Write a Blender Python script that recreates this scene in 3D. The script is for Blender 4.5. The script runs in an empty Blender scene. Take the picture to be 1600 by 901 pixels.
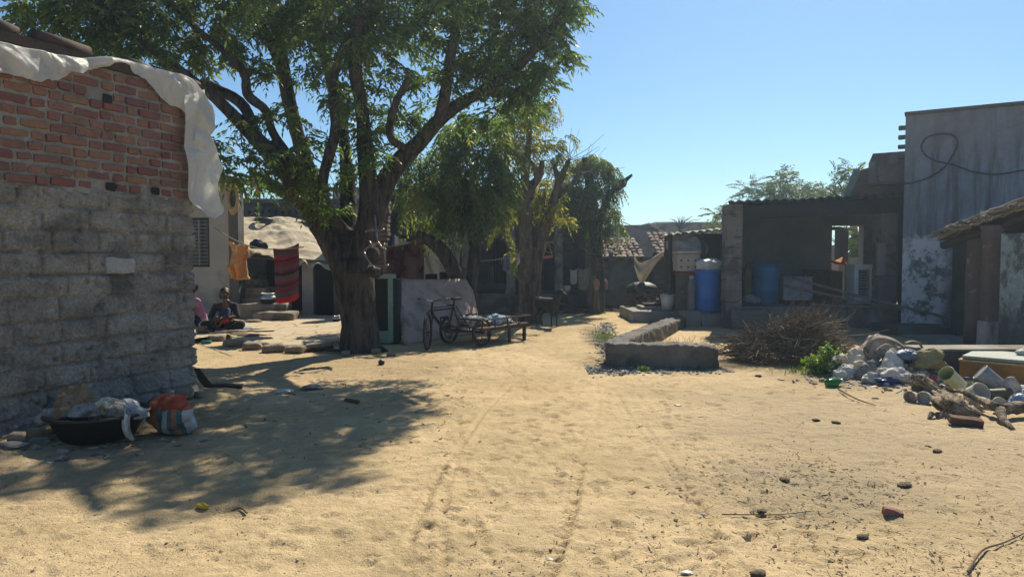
import bpy, bmesh, math, random
import numpy as np
from mathutils import Vector, Matrix
R = math.radians
rnd = random.Random(7)
rng = np.random.default_rng(11)
SC = bpy.context.scene
COL = SC.collection

# ------------------------------------------------------------------ camera
F, CX, CY, H = 1110.0, 800.0, 450.5, 1.5
PIT = math.atan(48.5 / F)
cam_d = bpy.data.cameras.new('camera')
cam = bpy.data.objects.new('camera', cam_d)
COL.objects.link(cam)
cam.location = (0, 0, H)
cam.rotation_euler = (R(90) - PIT, 0, 0)
cam_d.sensor_width = 36
cam_d.lens = F / 1600 * 36
cam_d.clip_start = 0.05
cam_d.clip_end = 3000
SC.camera = cam

def ray(px, py):
    a, b = (px - CX) / F, (CY - py) / F
    return np.array([a, math.cos(PIT) + b * math.sin(PIT), -math.sin(PIT) + b * math.cos(PIT)])
def at(px, py, d):
    r = ray(px, py)
    return np.array([0, 0, H]) + r * (d / r[1])
def gp(px, py, z=0.0):
    r = ray(px, py)
    return np.array([0, 0, H]) + r * ((z - H) / r[2])
def onplane(px, py, p0, n):
    r = ray(px, py); o = np.array([0, 0, H])
    return o + r * (np.dot(np.array(p0) - o, n) / np.dot(r, n))

# ------------------------------------------------------------------ noise
def _h(i, j, k, s):
    n = (i * 374761393 + j * 668265263 + k * 2147483647 + s * 974711) & 0xFFFFFFFF
    n = ((n ^ (n >> 13)) * 1274126177) & 0xFFFFFFFF
    n = (n ^ (n >> 16)) & 0xFFFFFFFF
    return n.astype(np.float64) / 4294967295.0
def vn(p, s=0):
    p = np.atleast_2d(np.asarray(p, float))
    i = np.floor(p).astype(np.int64); f = p - i; f = f * f * (3 - 2 * f)
    o = 0
    for a in (0, 1):
        for b in (0, 1):
            for c in (0, 1):
                w = (f[:, 0] if a else 1 - f[:, 0]) * (f[:, 1] if b else 1 - f[:, 1]) * (f[:, 2] if c else 1 - f[:, 2])
                o = o + w * _h(i[:, 0] + a, i[:, 1] + b, i[:, 2] + c, s)
    return o * 2 - 1
_RT = np.array(Matrix.Rotation(.9, 3, 'X') @ Matrix.Rotation(.7, 3, 'Z') @ Matrix.Rotation(.4, 3, 'Y'))
def fbm(p, sc=1.0, oc=4, s=0):
    p = np.atleast_2d(np.asarray(p, float)) @ _RT * sc
    o = 0; a = 1.0; t = 0
    for q in range(oc):
        o = o + a * vn(p * (2.03 ** q) + q * 17.3, s + q); t += a; a *= .5; p = p @ _RT
    return o / t

# ------------------------------------------------------------------ materials
def nd(t, k, **kw):
    n = t.nodes.new(k)
    for a, b in kw.items():
        setattr(n, a, b)
    return n
def rgb(c): return (c[0], c[1], c[2], 1.0)
def mixc(t, fac, a, b, mode='MIX'):
    n = nd(t, 'ShaderNodeMix', data_type='RGBA', blend_type=mode)
    for s, v in ((0, fac), (6, a), (7, b)):
        if isinstance(v, (int, float)): n.inputs[s].default_value = v
        elif isinstance(v, tuple): n.inputs[s].default_value = rgb(v)
        else: t.links.new(v, n.inputs[s])
    return n.outputs[2]
def math_(t, op, a, b=0.0, clamp=False):
    n = nd(t, 'ShaderNodeMath', operation=op, use_clamp=clamp)
    for s, v in ((0, a), (1, b)):
        if isinstance(v, (int, float)): n.inputs[s].default_value = v
        else: t.links.new(v, n.inputs[s])
    return n.outputs[0]
def noise_(t, vec, scale, detail=6, rough=.6, dist=0.0):
    n = nd(t, 'ShaderNodeTexNoise')
    n.inputs['Scale'].default_value = scale; n.inputs['Detail'].default_value = detail
    n.inputs['Roughness'].default_value = rough; n.inputs['Distortion'].default_value = dist
    t.links.new(vec, n.inputs['Vector'])
    return n.outputs['Fac']
def ramp_(t, fac, stops, interp='LINEAR'):
    n = nd(t, 'ShaderNodeValToRGB'); r = n.color_ramp; r.interpolation = interp
    while len(r.elements) < len(stops): r.elements.new(.5)
    for e, (p, c) in zip(r.elements, stops):
        e.position = p; e.color = rgb(c) if isinstance(c, tuple) else (c, c, c, 1)
    t.links.new(fac, n.inputs['Fac'])
    return n.outputs['Color']
MATS = {}
def new_mat(name):
    m = bpy.data.materials.new(name); m.use_nodes = True
    t = m.node_tree
    b = t.nodes['Principled BSDF']
    MATS[name] = m
    return m, t, b
def vec_(t, stretch=None, kind='Object'):
    tc = nd(t, 'ShaderNodeTexCoord')
    if stretch is None: return tc.outputs[kind]
    mp = nd(t, 'ShaderNodeMapping'); mp.inputs['Scale'].default_value = stretch
    t.links.new(tc.outputs[kind], mp.inputs['Vector'])
    return mp.outputs[0]
def M(name, c, c2=None, sc=3.0, rough=.9, bump=.3, bsc=40.0, bdist=.01, metal=0.0, spec=.25, stain=None, ssc=1.5, slo=.5, shi=.6,
      island=0.0, fine=.25, stretch=None, transl=0.0, stops=None, axis=1, ramp_noise=0.0, subsurf=0.0):
    if name in MATS: return MATS[name]
    m, t, b = new_mat(name)
    v = vec_(t, stretch)
    if stops:
        uv = nd(t, 'ShaderNodeTexCoord').outputs['UV']
        sp = nd(t, 'ShaderNodeSeparateXYZ'); t.links.new(uv, sp.inputs[0])
        val = sp.outputs[axis]
        if ramp_noise:
            val = math_(t, 'ADD', val, math_(t, 'MULTIPLY', math_(t, 'SUBTRACT', noise_(t, v, 9), .5), ramp_noise))
        col = ramp_(t, val, stops, 'CONSTANT')
    else:
        n1 = noise_(t, v, sc)
        col = mixc(t, ramp_(t, n1, [(.34, 0.0), (.66, 1.0)]), c, c2 or tuple(x * .75 for x in c))
    n2 = noise_(t, v, bsc, 5, .7)
    if stain:
        n3 = noise_(t, v, ssc, 7, .65, .4)
        col = mixc(t, ramp_(t, n3, [(slo, 0.0), (shi, 1.0)]), col, stain)
    if fine:
        col = mixc(t, 1.0, col, ramp_(t, n2, [(.25, 1 - fine), (.75, 1 + fine * .6)]), 'MULTIPLY')
    if island:
        g = nd(t, 'ShaderNodeNewGeometry')
        hs = nd(t, 'ShaderNodeHueSaturation'); t.links.new(col, hs.inputs['Color'])
        t.links.new(math_(t, 'ADD', math_(t, 'MULTIPLY', g.outputs['Random Per Island'], island * 2), 1 - island), hs.inputs['Value'])
        t.links.new(math_(t, 'ADD', math_(t, 'MULTIPLY', g.outputs['Random Per Island'], .04), .48), hs.inputs['Hue'])
        col = hs.outputs['Color']
    t.links.new(col, b.inputs['Base Color'])
    b.inputs['Roughness'].default_value = rough; b.inputs['Metallic'].default_value = metal
    b.inputs['Specular IOR Level'].default_value = spec
    if bump:
        bp = nd(t, 'ShaderNodeBump'); bp.inputs['Strength'].default_value = bump; bp.inputs['Distance'].default_value = bdist
        t.links.new(n2, bp.inputs['Height']); t.links.new(bp.outputs[0], b.inputs['Normal'])
    if transl:
        tr = nd(t, 'ShaderNodeBsdfTranslucent'); t.links.new(col, tr.inputs['Color'])
        mx = nd(t, 'ShaderNodeMixShader'); mx.inputs[0].default_value = transl
        t.links.new(b.outputs[0], mx.inputs[1]); t.links.new(tr.outputs[0], mx.inputs[2])
        t.links.new(mx.outputs[0], t.nodes['Material Output'].inputs['Surface'])
    return m
def leaf_mat(name, dark, light, yellow, ysc=.8, ylo=.58, yhi=.7, tr=.45):
    m, t, b = new_mat(name)
    v = vec_(t)
    g = nd(t, 'ShaderNodeNewGeometry').outputs['Random Per Island']
    col = mixc(t, g, dark, light)
    yy = math_(t, 'ADD', noise_(t, v, ysc, 3), math_(t, 'MULTIPLY', math_(t, 'SUBTRACT', g, .5), .25))
    col = mixc(t, ramp_(t, yy, [(ylo, 0.0), (yhi, 1.0)]), col, yellow)
    t.links.new(col, b.inputs['Base Color']); b.inputs['Roughness'].default_value = .45
    b.inputs['Specular IOR Level'].default_value = .35
    trn = nd(t, 'ShaderNodeBsdfTranslucent')
    t.links.new(mixc(t, 1.0, col, (1.7, 1.75, .75), 'MULTIPLY'), trn.inputs['Color'])
    mx = nd(t, 'ShaderNodeMixShader'); mx.inputs[0].default_value = tr
    t.links.new(b.outputs[0], mx.inputs[1]); t.links.new(trn.outputs[0], mx.inputs[2])
    t.links.new(mx.outputs[0], t.nodes['Material Output'].inputs['Surface'])
    return m

# ------------------------------------------------------------------ mesh helpers
def nrm(v):
    v = np.asarray(v, float); return v / (np.linalg.norm(v) + 1e-9)
_tc = {}
def cube_grid(n):
    if n in _tc: return _tc[n]
    bm = bmesh.new(); bmesh.ops.create_cube(bm, size=2.0)
    if n > 1: bmesh.ops.subdivide_edges(bm, edges=bm.edges[:], cuts=n - 1, use_grid_fill=True)
    V = np.array([v.co[:] for v in bm.verts]); bm.verts.index_update()
    Fc = [tuple(v.index for v in f.verts) for f in bm.faces]; bm.free()
    _tc[n] = (V, Fc); return _tc[n]
def ico(n):
    k = ('i', n)
    if k in _tc: return _tc[k]
    bm = bmesh.new(); bmesh.ops.create_icosphere(bm, subdivisions=n, radius=1.0)
    V = np.array([v.co[:] for v in bm.verts]); bm.verts.index_update()
    Fc = [tuple(v.index for v in f.verts) for f in bm.faces]; bm.free()
    _tc[k] = (V, Fc); return _tc[k]
def rotm(rx=0, ry=0, rz=0):
    return np.array(Matrix.Rotation(rz, 3, 'Z') @ Matrix.Rotation(ry, 3, 'Y') @ Matrix.Rotation(rx, 3, 'X'))
class MB:
    def __init__(s): s.V = []; s.F = []; s.n = 0
    def add(s, V, Fc):
        V = np.asarray(V, float); o = s.n
        s.V.append(V); s.F += [tuple(i + o for i in f) for f in Fc]; s.n += len(V); return s
    def box(s, c, size, rot=None, r=0.0, n=1, amp=0.0, nsc=8.0, seed=0):
        """box centred on c, optionally rounded (r), subdivided n and roughened"""
        if r and n < 3: n = 3
        V, Fc = cube_grid(n); h = np.array(size, float) / 2
        P = V * h
        if r:
            U = np.sign(V) * np.where(np.abs(V) > .99, 1, np.abs(V))
            rr = min(r, h.min() * .98); inner = h - rr
            # pull the outer ring of grid lines to the fillet
            Q = np.clip(P, -inner, inner)
            D = P - Q; L = np.linalg.norm(D, axis=1, keepdims=True)
            P = np.where(L > 1e-9, Q + D / np.maximum(L, 1e-9) * np.minimum(L, rr), P)
        if amp:
            P = P + np.stack([fbm(P + np.asarray(c), nsc, 3, seed + 5 * k) for k in range(3)], 1) * amp
        if rot is not None: P = P @ np.asarray(rot).T
        return s.add(P + np.asarray(c, float), Fc)
    def bx(s, lo, hi, **k):
        lo = np.asarray(lo, float); hi = np.asarray(hi, float)
        return s.box((lo + hi) / 2, np.abs(hi - lo), **k)
    def pbox(s, x0, y0, x1, y1, d, dep, **k):
        a = at(x0, y1, d); b = at(x1, y0, d)
        return s.bx((a[0], d, a[2]), (b[0], d + dep, b[2]), **k)
    def tube(s, pts, rad, seg=8, cap=True, amp=0.0, nsc=6.0, seed=0, flat=1.0, fib=0.0):
        P = np.asarray(pts, float); m = len(P)
        rad = np.full(m, rad) if np.isscalar(rad) else np.asarray(rad, float)
        T = np.gradient(P, axis=0); T /= (np.linalg.norm(T, axis=1, keepdims=True) + 1e-9)
        up = np.array([0, 0, 1.0]) if abs(T[0][2]) < .9 else np.array([1.0, 0, 0])
        A = nrm(np.cross(T[0], up)); V = []
        for i in range(m):
            A = nrm(A - T[i] * np.dot(A, T[i])); B = np.cross(T[i], A)
            a = np.arange(seg) / seg * 2 * math.pi
            rk = rad[i] * (1 + (fib * fbm(np.c_[np.cos(a) * 3, np.sin(a) * 3, a * 0 + i * .22], 1.6, 3, seed) if fib else 0 * a))
            V.append(P[i] + (rk * np.cos(a))[:, None] * A + (rk * np.sin(a))[:, None] * B * flat)
        V = np.concatenate(V)
        if amp: V = V + np.stack([fbm(V, nsc, 3, seed + 7 * k) for k in range(3)], 1) * amp
        Fc = [(i * seg + j, i * seg + (j + 1) % seg, (i + 1) * seg + (j + 1) % seg, (i + 1) * seg + j) for i in range(m - 1) for j in range(seg)]
        if cap: Fc += [tuple(range(seg))[::-1], tuple((m - 1) * seg + j for j in range(seg))]
        return s.add(V, Fc)
    def cap(s, p0, p1, r0, r1=None, seg=10):
        """capsule with round ends"""
        p0 = np.asarray(p0, float); p1 = np.asarray(p1, float); r1 = r0 if r1 is None else r1
        d = p1 - p0; L = np.linalg.norm(d)
        d = d / L if L > 1e-6 else np.array([0, 0, 1.0])
        pts = []; rr = []
        for a in (-88, -60, -30): pts.append(p0 + d * r0 * math.sin(R(a))); rr.append(r0 * math.cos(R(a)))
        for k in (0, .5, 1): pts.append(p0 + (p1 - p0) * k); rr.append(r0 + (r1 - r0) * k)
        for a in (30, 60, 88): pts.append(p1 + d * r1 * math.sin(R(a))); rr.append(r1 * math.cos(R(a)))
        return s.tube(pts, rr, seg)
    def ell(s, c, rad, n=2, rot=None, amp=0.0, nsc=5.0, seed=0, ridge=False, flat=None):
        V, Fc = ico(n); P = V * np.asarray(rad, float)
        if amp:
            if ridge:                                   # cloth or film: flat facets meeting in sharp folds
                g = np.random.default_rng(seed + 900); W = V + np.stack([fbm(V, 1.2, 2, seed + 50 + k) for k in range(3)], 1) * .25
                q = 0
                for k in range(26):
                    n_ = g.normal(size=3); n_ /= np.linalg.norm(n_); c_ = g.uniform(-.75, .75); a_ = g.choice((-1, 1)) * (1.0 if k < 9 else .5)
                    d_ = np.abs(W @ n_ - c_); q = q + a_ * np.minimum(d_, .55 if k < 9 else .25)
                q = q - q.mean(); q = 1.5 * q / (np.abs(q).max() + 1e-6)
            else: q = fbm(V, nsc, 4, seed)
            q2 = np.stack([fbm(V, nsc * 1.7, 3, seed + 31 + k) for k in range(3)], 1)
            P = P * (1 + amp * q)[:, None] + q2 * amp * .5 * np.mean(rad) * (.12 if ridge else 1)
        if flat is not None: P[:, 2] = np.maximum(P[:, 2], -flat)
        if rot is not None: P = P @ np.asarray(rot).T
        return s.add(P + np.asarray(c, float), Fc)
    def lathe(s, c, prof, seg=20, rot=None, sx=1.0, sy=1.0):
        """profile of (r, z); open where r does not reach 0"""
        a = np.arange(seg) / seg * 2 * math.pi; V = []
        for r, z in prof: V.append(np.stack([np.cos(a) * r * sx, np.sin(a) * r * sy, np.full(seg, z)], 1))
        V = np.concatenate(V); m = len(prof)
        Fc = [(i * seg + j, i * seg + (j + 1) % seg, (i + 1) * seg + (j + 1) % seg, (i + 1) * seg + j) for i in range(m - 1) for j in range(seg)]
        if rot is not None: V = V @ np.asarray(rot).T
        return s.add(V + np.asarray(c, float), Fc)
    def torus(s, c, r, t, rot=None, seg=28, sec=8, a0=0.0, a1=2 * math.pi):
        full = abs(a1 - a0 - 2 * math.pi) < 1e-3
        n = seg if full else seg + 1
        V = []
        for i in range(n):
            a = a0 + (a1 - a0) * i / seg
            for j in range(sec):
                b = j / sec * 2 * math.pi
                q = r + t * math.cos(b); V.append((q * math.cos(a), t * math.sin(b), q * math.sin(a)))
        V = np.array(V)
        Fc = [(i * sec + j, i * sec + (j + 1) % sec, ((i + 1) % n) * sec + (j + 1) % sec, ((i + 1) % n) * sec + j) for i in range(n if full else n - 1) for j in range(sec)]
        if rot is not None: V = V @ np.asarray(rot).T
        return s.add(V + np.asarray(c, float), Fc)
    def prism(s, poly, z0, z1):
        """vertical prism over an xy polygon"""
        m = len(poly); V = [(p[0], p[1], z0) for p in poly] + [(p[0], p[1], z1) for p in poly]
        Fc = [tuple(range(m))[::-1], tuple(range(m, 2 * m))] + [(i, (i + 1) % m, m + (i + 1) % m, m + i) for i in range(m)]
        return s.add(V, Fc)
    def slab(s, pts, off):
        """a flat polygon of 3-D points given a thickness vector"""
        m = len(pts); P = np.asarray(pts, float); V = np.concatenate([P, P + np.asarray(off, float)])
        Fc = [tuple(range(m))[::-1], tuple(range(m, 2 * m))] + [(i, (i + 1) % m, m + (i + 1) % m, m + i) for i in range(m)]
        return s.add(V, Fc)
    def build(s, name, mat, parent=None, org=None, local=False, smooth=False, bevel=0.0, uv=None):
        V = np.concatenate(s.V); o = np.zeros(3)
        if org is not None: o = np.asarray(org, float)
        elif parent is not None and not local: o = world_loc(parent)
        me = bpy.data.meshes.new(name)
        me.from_pydata((V - o).tolist(), [], s.F)
        ob = bpy.data.objects.new(name, me); COL.objects.link(ob)
        if parent is not None: ob.parent = parent
        else: ob.location = o
        me.materials.append(mat)
        bm = bmesh.new(); bm.from_mesh(me); bmesh.ops.recalc_face_normals(bm, faces=bm.faces[:]); bm.to_mesh(me); bm.free()
        if smooth: me.shade_smooth()
        if bevel:
            b = ob.modifiers.new('bevel', 'BEVEL'); b.width = bevel; b.segments = 2; b.limit_method = 'ANGLE'
        return ob
def world_loc(o):
    v = np.zeros(3)
    while o is not None: v = v + np.array(o.location[:]); o = o.parent
    return v
def tag(o, label, cat, group=None):
    o['label'] = label; o['category'] = cat
    if group: o['group'] = group
    return o
def T(name, label, cat, loc, rz=0.0, group=None):
    o = bpy.data.objects.new(name, None); COL.objects.link(o)
    o.empty_display_size = .1
    o.location = [float(x) for x in loc]; o.rotation_euler = (0, 0, rz)
    return tag(o, label, cat, group)
def kind(o, k): o['kind'] = k; return o
def solidify(o, th, off=0.0):
    m = o.modifiers.new('thickness', 'SOLIDIFY'); m.thickness = th; m.offset = off; return o
def organic(mb, name, mat, parent=None, org=None, voxel=.02, it=4, local=False):
    o = mb.build(name, mat, parent, org, local, smooth=True)
    m = o.modifiers.new('skin', 'REMESH'); m.mode = 'VOXEL'; m.voxel_size = voxel; m.use_smooth_shade = True
    s = o.modifiers.new('soften', 'SMOOTH'); s.factor = .5; s.iterations = it
    return o
def sheet(name, fn, nu, nv, mat, parent=None, org=None, th=.004, local=False, smooth=True):
    """cloth: fn(u, v) -> points for arrays in 0..1; with UVs"""
    u, v = np.meshgrid(np.linspace(0, 1, nu), np.linspace(0, 1, nv))
    u = u.ravel(); v = v.ravel()
    P = np.asarray(fn(u, v), float)
    o = np.zeros(3)
    if org is not None: o = np.asarray(org, float)
    elif parent is not None and not local: o = world_loc(parent)
    Fc = [(j * nu + i, j * nu + i + 1, (j + 1) * nu + i + 1, (j + 1) * nu + i) for j in range(nv - 1) for i in range(nu - 1)]
    me = bpy.data.meshes.new(name); me.from_pydata((P - o).tolist(), [], Fc)
    uvl = me.uv_layers.new(name='UVMap')
    li = np.zeros(len(me.loops), int); me.loops.foreach_get('vertex_index', li)
    uvl.data.foreach_set('uv', np.stack([u[li], v[li]], 1).astype(np.float32).ravel())
    ob = bpy.data.objects.new(name, me); COL.objects.link(ob); me.materials.append(mat)
    if parent is not None: ob.parent = parent
    else: ob.location = o
    if smooth: me.shade_smooth()
    if th: solidify(ob, th)
    return ob
def dup(root, loc=None, rz=None, scale=None, label=None, parent=None):
    c = root.copy(); COL.objects.link(c)
    if parent is not None: c.parent = parent
    if loc is not None: c.location = [float(x) for x in loc]
    if rz is not None: c.rotation_euler = (0, 0, rz)
    if scale is not None: c.scale = (scale,) * 3
    if label: c['label'] = label
    for ch in list(root.children): dup(ch, parent=c)
    return c
def path(pts, n):
    """Catmull-Rom through points (any dimension) -> n samples"""
    P = np.asarray(pts, float); P = np.vstack([2 * P[0] - P[1], P, 2 * P[-1] - P[-2]])
    m = len(P) - 3; out = []
    for k in range(n):
        t = k / (n - 1) * m; i = min(int(t), m - 1); t -= i
        a, b, c, d = P[i], P[i + 1], P[i + 2], P[i + 3]
        out.append(.5 * (2 * b + (c - a) * t + (2 * a - 5 * b + 4 * c - d) * t * t + (3 * b - a - 3 * c + d) * t ** 3))
    return np.array(out)

def crease(P, n, seed, w=.25, dirs=None):
    """sum of sharp straight folds through random planes, about -1..1"""
    g = np.random.default_rng(seed); c0 = P.mean(0); R0 = np.abs(P - c0).max(); q = 0
    W = P + np.stack([fbm(P, 1.4 / R0, 2, seed + k) for k in range(3)], 1) * .12 * R0
    for k in range(n):
        d = g.normal(size=3) if dirs is None else np.asarray(dirs, float) + g.normal(size=3) * .45
        d /= np.linalg.norm(d); q = q + g.choice((-1, 1)) * np.minimum(np.abs((W - c0) @ d - g.uniform(-.9, .9) * R0), w * R0 * g.uniform(.3, 1))
    q = q - q.mean(); return q / (np.abs(q).max() + 1e-9)
# ------------------------------------------------------------------ foliage
def rosettes(C, D, nleaf, L, pairs, ll, lw, droop, r, spread=1.0):
    """pinnate leaves radiating from twig tips C pointing along D: one quad per leaflet"""
    N = len(C); m = N * nleaf
    c = np.repeat(C, nleaf, 0); d = np.repeat(D, nleaf, 0)
    q = r.normal(size=(m, 3)) * spread; q[:, 2] *= .7
    d = d + q; d /= np.linalg.norm(d, axis=1, keepdims=True) + 1e-9
    c = c - np.repeat(D, nleaf, 0) * (r.random((m, 1)) * .5 * L)
    Ls = L * (.7 + .5 * r.random((m, 1)))
    side = np.cross(d, np.array([0, 0, 1.0]) + r.normal(size=(m, 3)) * .35); side /= np.linalg.norm(side, axis=1, keepdims=True) + 1e-9
    K = pairs * 2 + 1
    out = np.zeros((m, K, 4, 3))
    dn = np.array([0, 0, -1.0])
    for k in range(K):
        t = .25 + .75 * ((k // 2) / pairs)
        sg = 0 if k == K - 1 else (1 if k % 2 else -1)
        p = c + d * Ls * t + dn * droop * Ls * t * t
        tg = d + dn * droop * 2 * t
        tg /= np.linalg.norm(tg, axis=1, keepdims=True)
        v = side * sg * .95 + tg * (.55 if sg else 1) + dn * .28 + r.normal(size=(m, 3)) * .16
        v /= np.linalg.norm(v, axis=1, keepdims=True)
        nn = np.cross(v, tg * .6 + side * .4 + r.normal(size=(m, 3)) * .3); nn /= np.linalg.norm(nn, axis=1, keepdims=True) + 1e-9
        l = ll * (.75 + .5 * r.random((m, 1))) * (1 - .25 * abs(t - .5))
        w = nn * lw * .5
        out[:, k, 0] = p; out[:, k, 1] = p + v * l * .42 + w; out[:, k, 2] = p + v * l + dn * l * .12; out[:, k, 3] = p + v * l * .42 - w
    return out.reshape(-1, 4, 3)
def quads(name, Q, mat, parent=None, org=None):
    Q = np.asarray(Q); n = len(Q); o = world_loc(parent) if parent is not None else np.asarray(org if org is not None else (0, 0, 0), float)
    V = (Q.reshape(-1, 3) - o).astype(np.float32)
    me = bpy.data.meshes.new(name)
    me.vertices.add(n * 4); me.vertices.foreach_set('co', V.ravel())
    me.loops.add(n * 4); me.loops.foreach_set('vertex_index', np.arange(n * 4, dtype=np.int32))
    me.polygons.add(n); me.polygons.foreach_set('loop_start', np.arange(0, n * 4, 4, dtype=np.int32))
    me.update(calc_edges=True); me.validate()
    ob = bpy.data.objects.new(name, me); COL.objects.link(ob); me.materials.append(mat)
    if parent is not None: ob.parent = parent
    else: ob.location = o
    return ob
def blob_tips(blobs, dens, r, up=.25):
    """twig tips in a list of (centre, radius, weight) clumps"""
    C = []; D = []
    for c, rad, w in blobs:
        n = max(3, int(dens * w * rad ** 2))
        v = r.normal(size=(n, 3)); v /= np.linalg.norm(v, axis=1, keepdims=True)
        rr = rad * (.35 + .65 * r.random((n, 1)) ** .6)
        p = np.asarray(c) + v * rr * np.array([1, 1, .8])
        C.append(p); dd = v + np.array([0, 0, up]); D.append(dd / np.linalg.norm(dd, axis=1, keepdims=True))
    return np.concatenate(C), np.concatenate(D)

# ================================================================== light and sky
AZ, EL = R(23), R(45)
SUN = np.array([math.sin(AZ) * math.cos(EL), math.cos(AZ) * math.cos(EL), math.sin(EL)])
w = bpy.data.worlds.new('World'); SC.world = w; w.use_nodes = True
wt = w.node_tree
sky = wt.nodes.new('ShaderNodeTexSky'); sky.sky_type = 'NISHITA'; sky.sun_disc = False
sky.sun_elevation = EL; sky.sun_rotation = AZ; sky.altitude = 60; sky.air_density = 1.0; sky.dust_density = .35; sky.ozone_density = 2.0
bg = wt.nodes['Background']; bg.inputs['Strength'].default_value = .064
wt.links.new(mixc(wt, 1.0, sky.outputs[0], (.80, 1.03, 1.16), 'MULTIPLY'), bg.inputs['Color'])
sl = bpy.data.lights.new('sun', 'SUN'); sl.energy = 4.9; sl.angle = R(.53); sl.color = (1.0, .90, .72)
so = bpy.data.objects.new('sun', sl); COL.objects.link(so)
so.rotation_euler = Vector(SUN).to_track_quat('Z', 'Y').to_euler(); so.location = (20, 40, 40)
SC.view_settings.view_transform = 'Standard'; SC.view_settings.look = 'None'
SC.view_settings.exposure = .64; SC.view_settings.gamma = 1.0

# ================================================================== hut frame (used by the ground too)
HC = np.array([-3.285, 7.3]); HW = nrm(np.array([-.406, -.914])); HN = np.array([-HW[1], HW[0]])
HN = HN if HN[0] > 0 else -HN          # outward normal of the wall that faces the yard

# ================================================================== ground
def gz_(x, y):
    x = np.asarray(x, float); y = np.asarray(y, float)
    p = np.stack([x, y, np.zeros_like(x)], -1).reshape(-1, 3)
    z = .03 * fbm(p, .35, 2, 3).reshape(x.shape)
    # soil banked against the hut wall
    dn = (x - HC[0]) * HN[0] + (y - HC[1]) * HN[1]; ds = (x - HC[0]) * HW[0] + (y - HC[1]) * HW[1]
    z = z + .13 * np.exp(-np.clip(dn, 0, 9) ** 2 / .35) * np.exp(-np.clip(-ds, 0, 9) ** 2 / .5) * (1 - .1 * np.clip(ds, 0, 6))
    # mound under the rubbish
    z = z + .10 * np.exp(-(((x - 4.75) / .7) ** 2 + ((y - 8.9) / .7) ** 2))
    far = np.clip((np.hypot(x, y) - 30) / 40, 0, 1)
    return z * (1 - far)
def gz(x, y): return float(gz_(np.array([x]), np.array([y]))[0])
def gpos(px, py):
    p = gp(px, py); 
    for _ in range(4): p = gp(px, py, gz(p[0], p[1]))
    return p

def axis(lo, a, b, hi, step, grow=1.16, stepb=None):
    mid = []; q = a
    while q < b:
        mid.append(q); q += step if stepb is None else step + (stepb - step) * (q - a) / (b - a)
    L = []; s = step * 2; q = a - s
    while q > lo: L.append(q); s *= grow; q -= s
    Rr = []; s = (stepb or step) * 2; q = mid[-1] + s
    while q < hi: Rr.append(q); s *= grow; q += s
    return np.array(L[::-1] + mid + Rr)
xs = axis(-420, -4.3, 5.2, 420, .02)
ys = axis(-60, 3.0, 13.0, 700, .016, 1.16, .05)
XX, YY = np.meshgrid(xs, ys)
ZZ = gz_(XX, YY)
P3 = np.stack([XX, YY, np.zeros_like(XX)], -1).reshape(-1, 3)
near = np.clip(1 - np.clip(np.hypot(XX - .3, YY - 6) - 8, 0, 8) / 8, 0, 1)
ZZ = ZZ + near * (.013 * fbm(P3, 2.3, 3, 21) + .014 * fbm(P3 * np.array([.8, 1.3, 1]), 8, 4, 22) * (.6 + .8 * fbm(P3, .7, 2, 23)) + .006 * fbm(P3, 24, 2, 24)).reshape(XX.shape)
def dent(x, y, a, b, ang, dep, rim=.35):
    rr = max(a, b) * 2.2
    i0, i1 = np.searchsorted(xs, [x - rr, x + rr]); j0, j1 = np.searchsorted(ys, [y - rr, y + rr])
    if i1 <= i0 or j1 <= j0: return
    dx = XX[j0:j1, i0:i1] - x; dy = YY[j0:j1, i0:i1] - y
    u = (dx * math.cos(ang) + dy * math.sin(ang)) / a; v = (-dx * math.sin(ang) + dy * math.cos(ang)) / b
    q = u * u + v * v
    ZZ[j0:j1, i0:i1] += dep * (-np.exp(-q * q) + rim * np.exp(-(np.sqrt(q) - 1.35) ** 2 / .08))
for _ in range(520):
    y = 3.1 + 8.5 * rnd.random() ** 1.3; x = rnd.uniform(-.55, .6) * y + rnd.gauss(0, .3)
    if rnd.random() < .45: x = rnd.gauss(-.1, .8)
    a = rnd.uniform(.05, .11); dent(x, y, a, a * rnd.uniform(.4, .7), rnd.uniform(0, 3.14), rnd.uniform(.006, .016))
for _ in range(1900):
    y = 3.1 + 6 * rnd.random() ** 1.3; x = rnd.uniform(-.75, .75) * y
    a = rnd.uniform(.018, .05); dent(x, y, a, a * rnd.uniform(.5, 1), rnd.uniform(0, 3.14), rnd.uniform(-.012, .011), .2)
# lines of sandal prints
for k in range(5):
    x, y = rnd.uniform(-1.0, 1.6), 3.2; hd = R(90) + rnd.gauss(0, .12)
    for i in range(22):
        x += .34 * math.cos(hd); y += .34 * math.sin(hd); hd += rnd.gauss(0, .04)
        sd = .09 if i % 2 else -.09
        px_, py_ = x + sd * math.sin(hd), y - sd * math.cos(hd)
        dent(px_ + .06 * math.cos(hd), py_ + .06 * math.sin(hd), .06, .04, hd, .013, .5); dent(px_ - .07 * math.cos(hd), py_ - .07 * math.sin(hd), .04, .033, hd, .014, .5)
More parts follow.
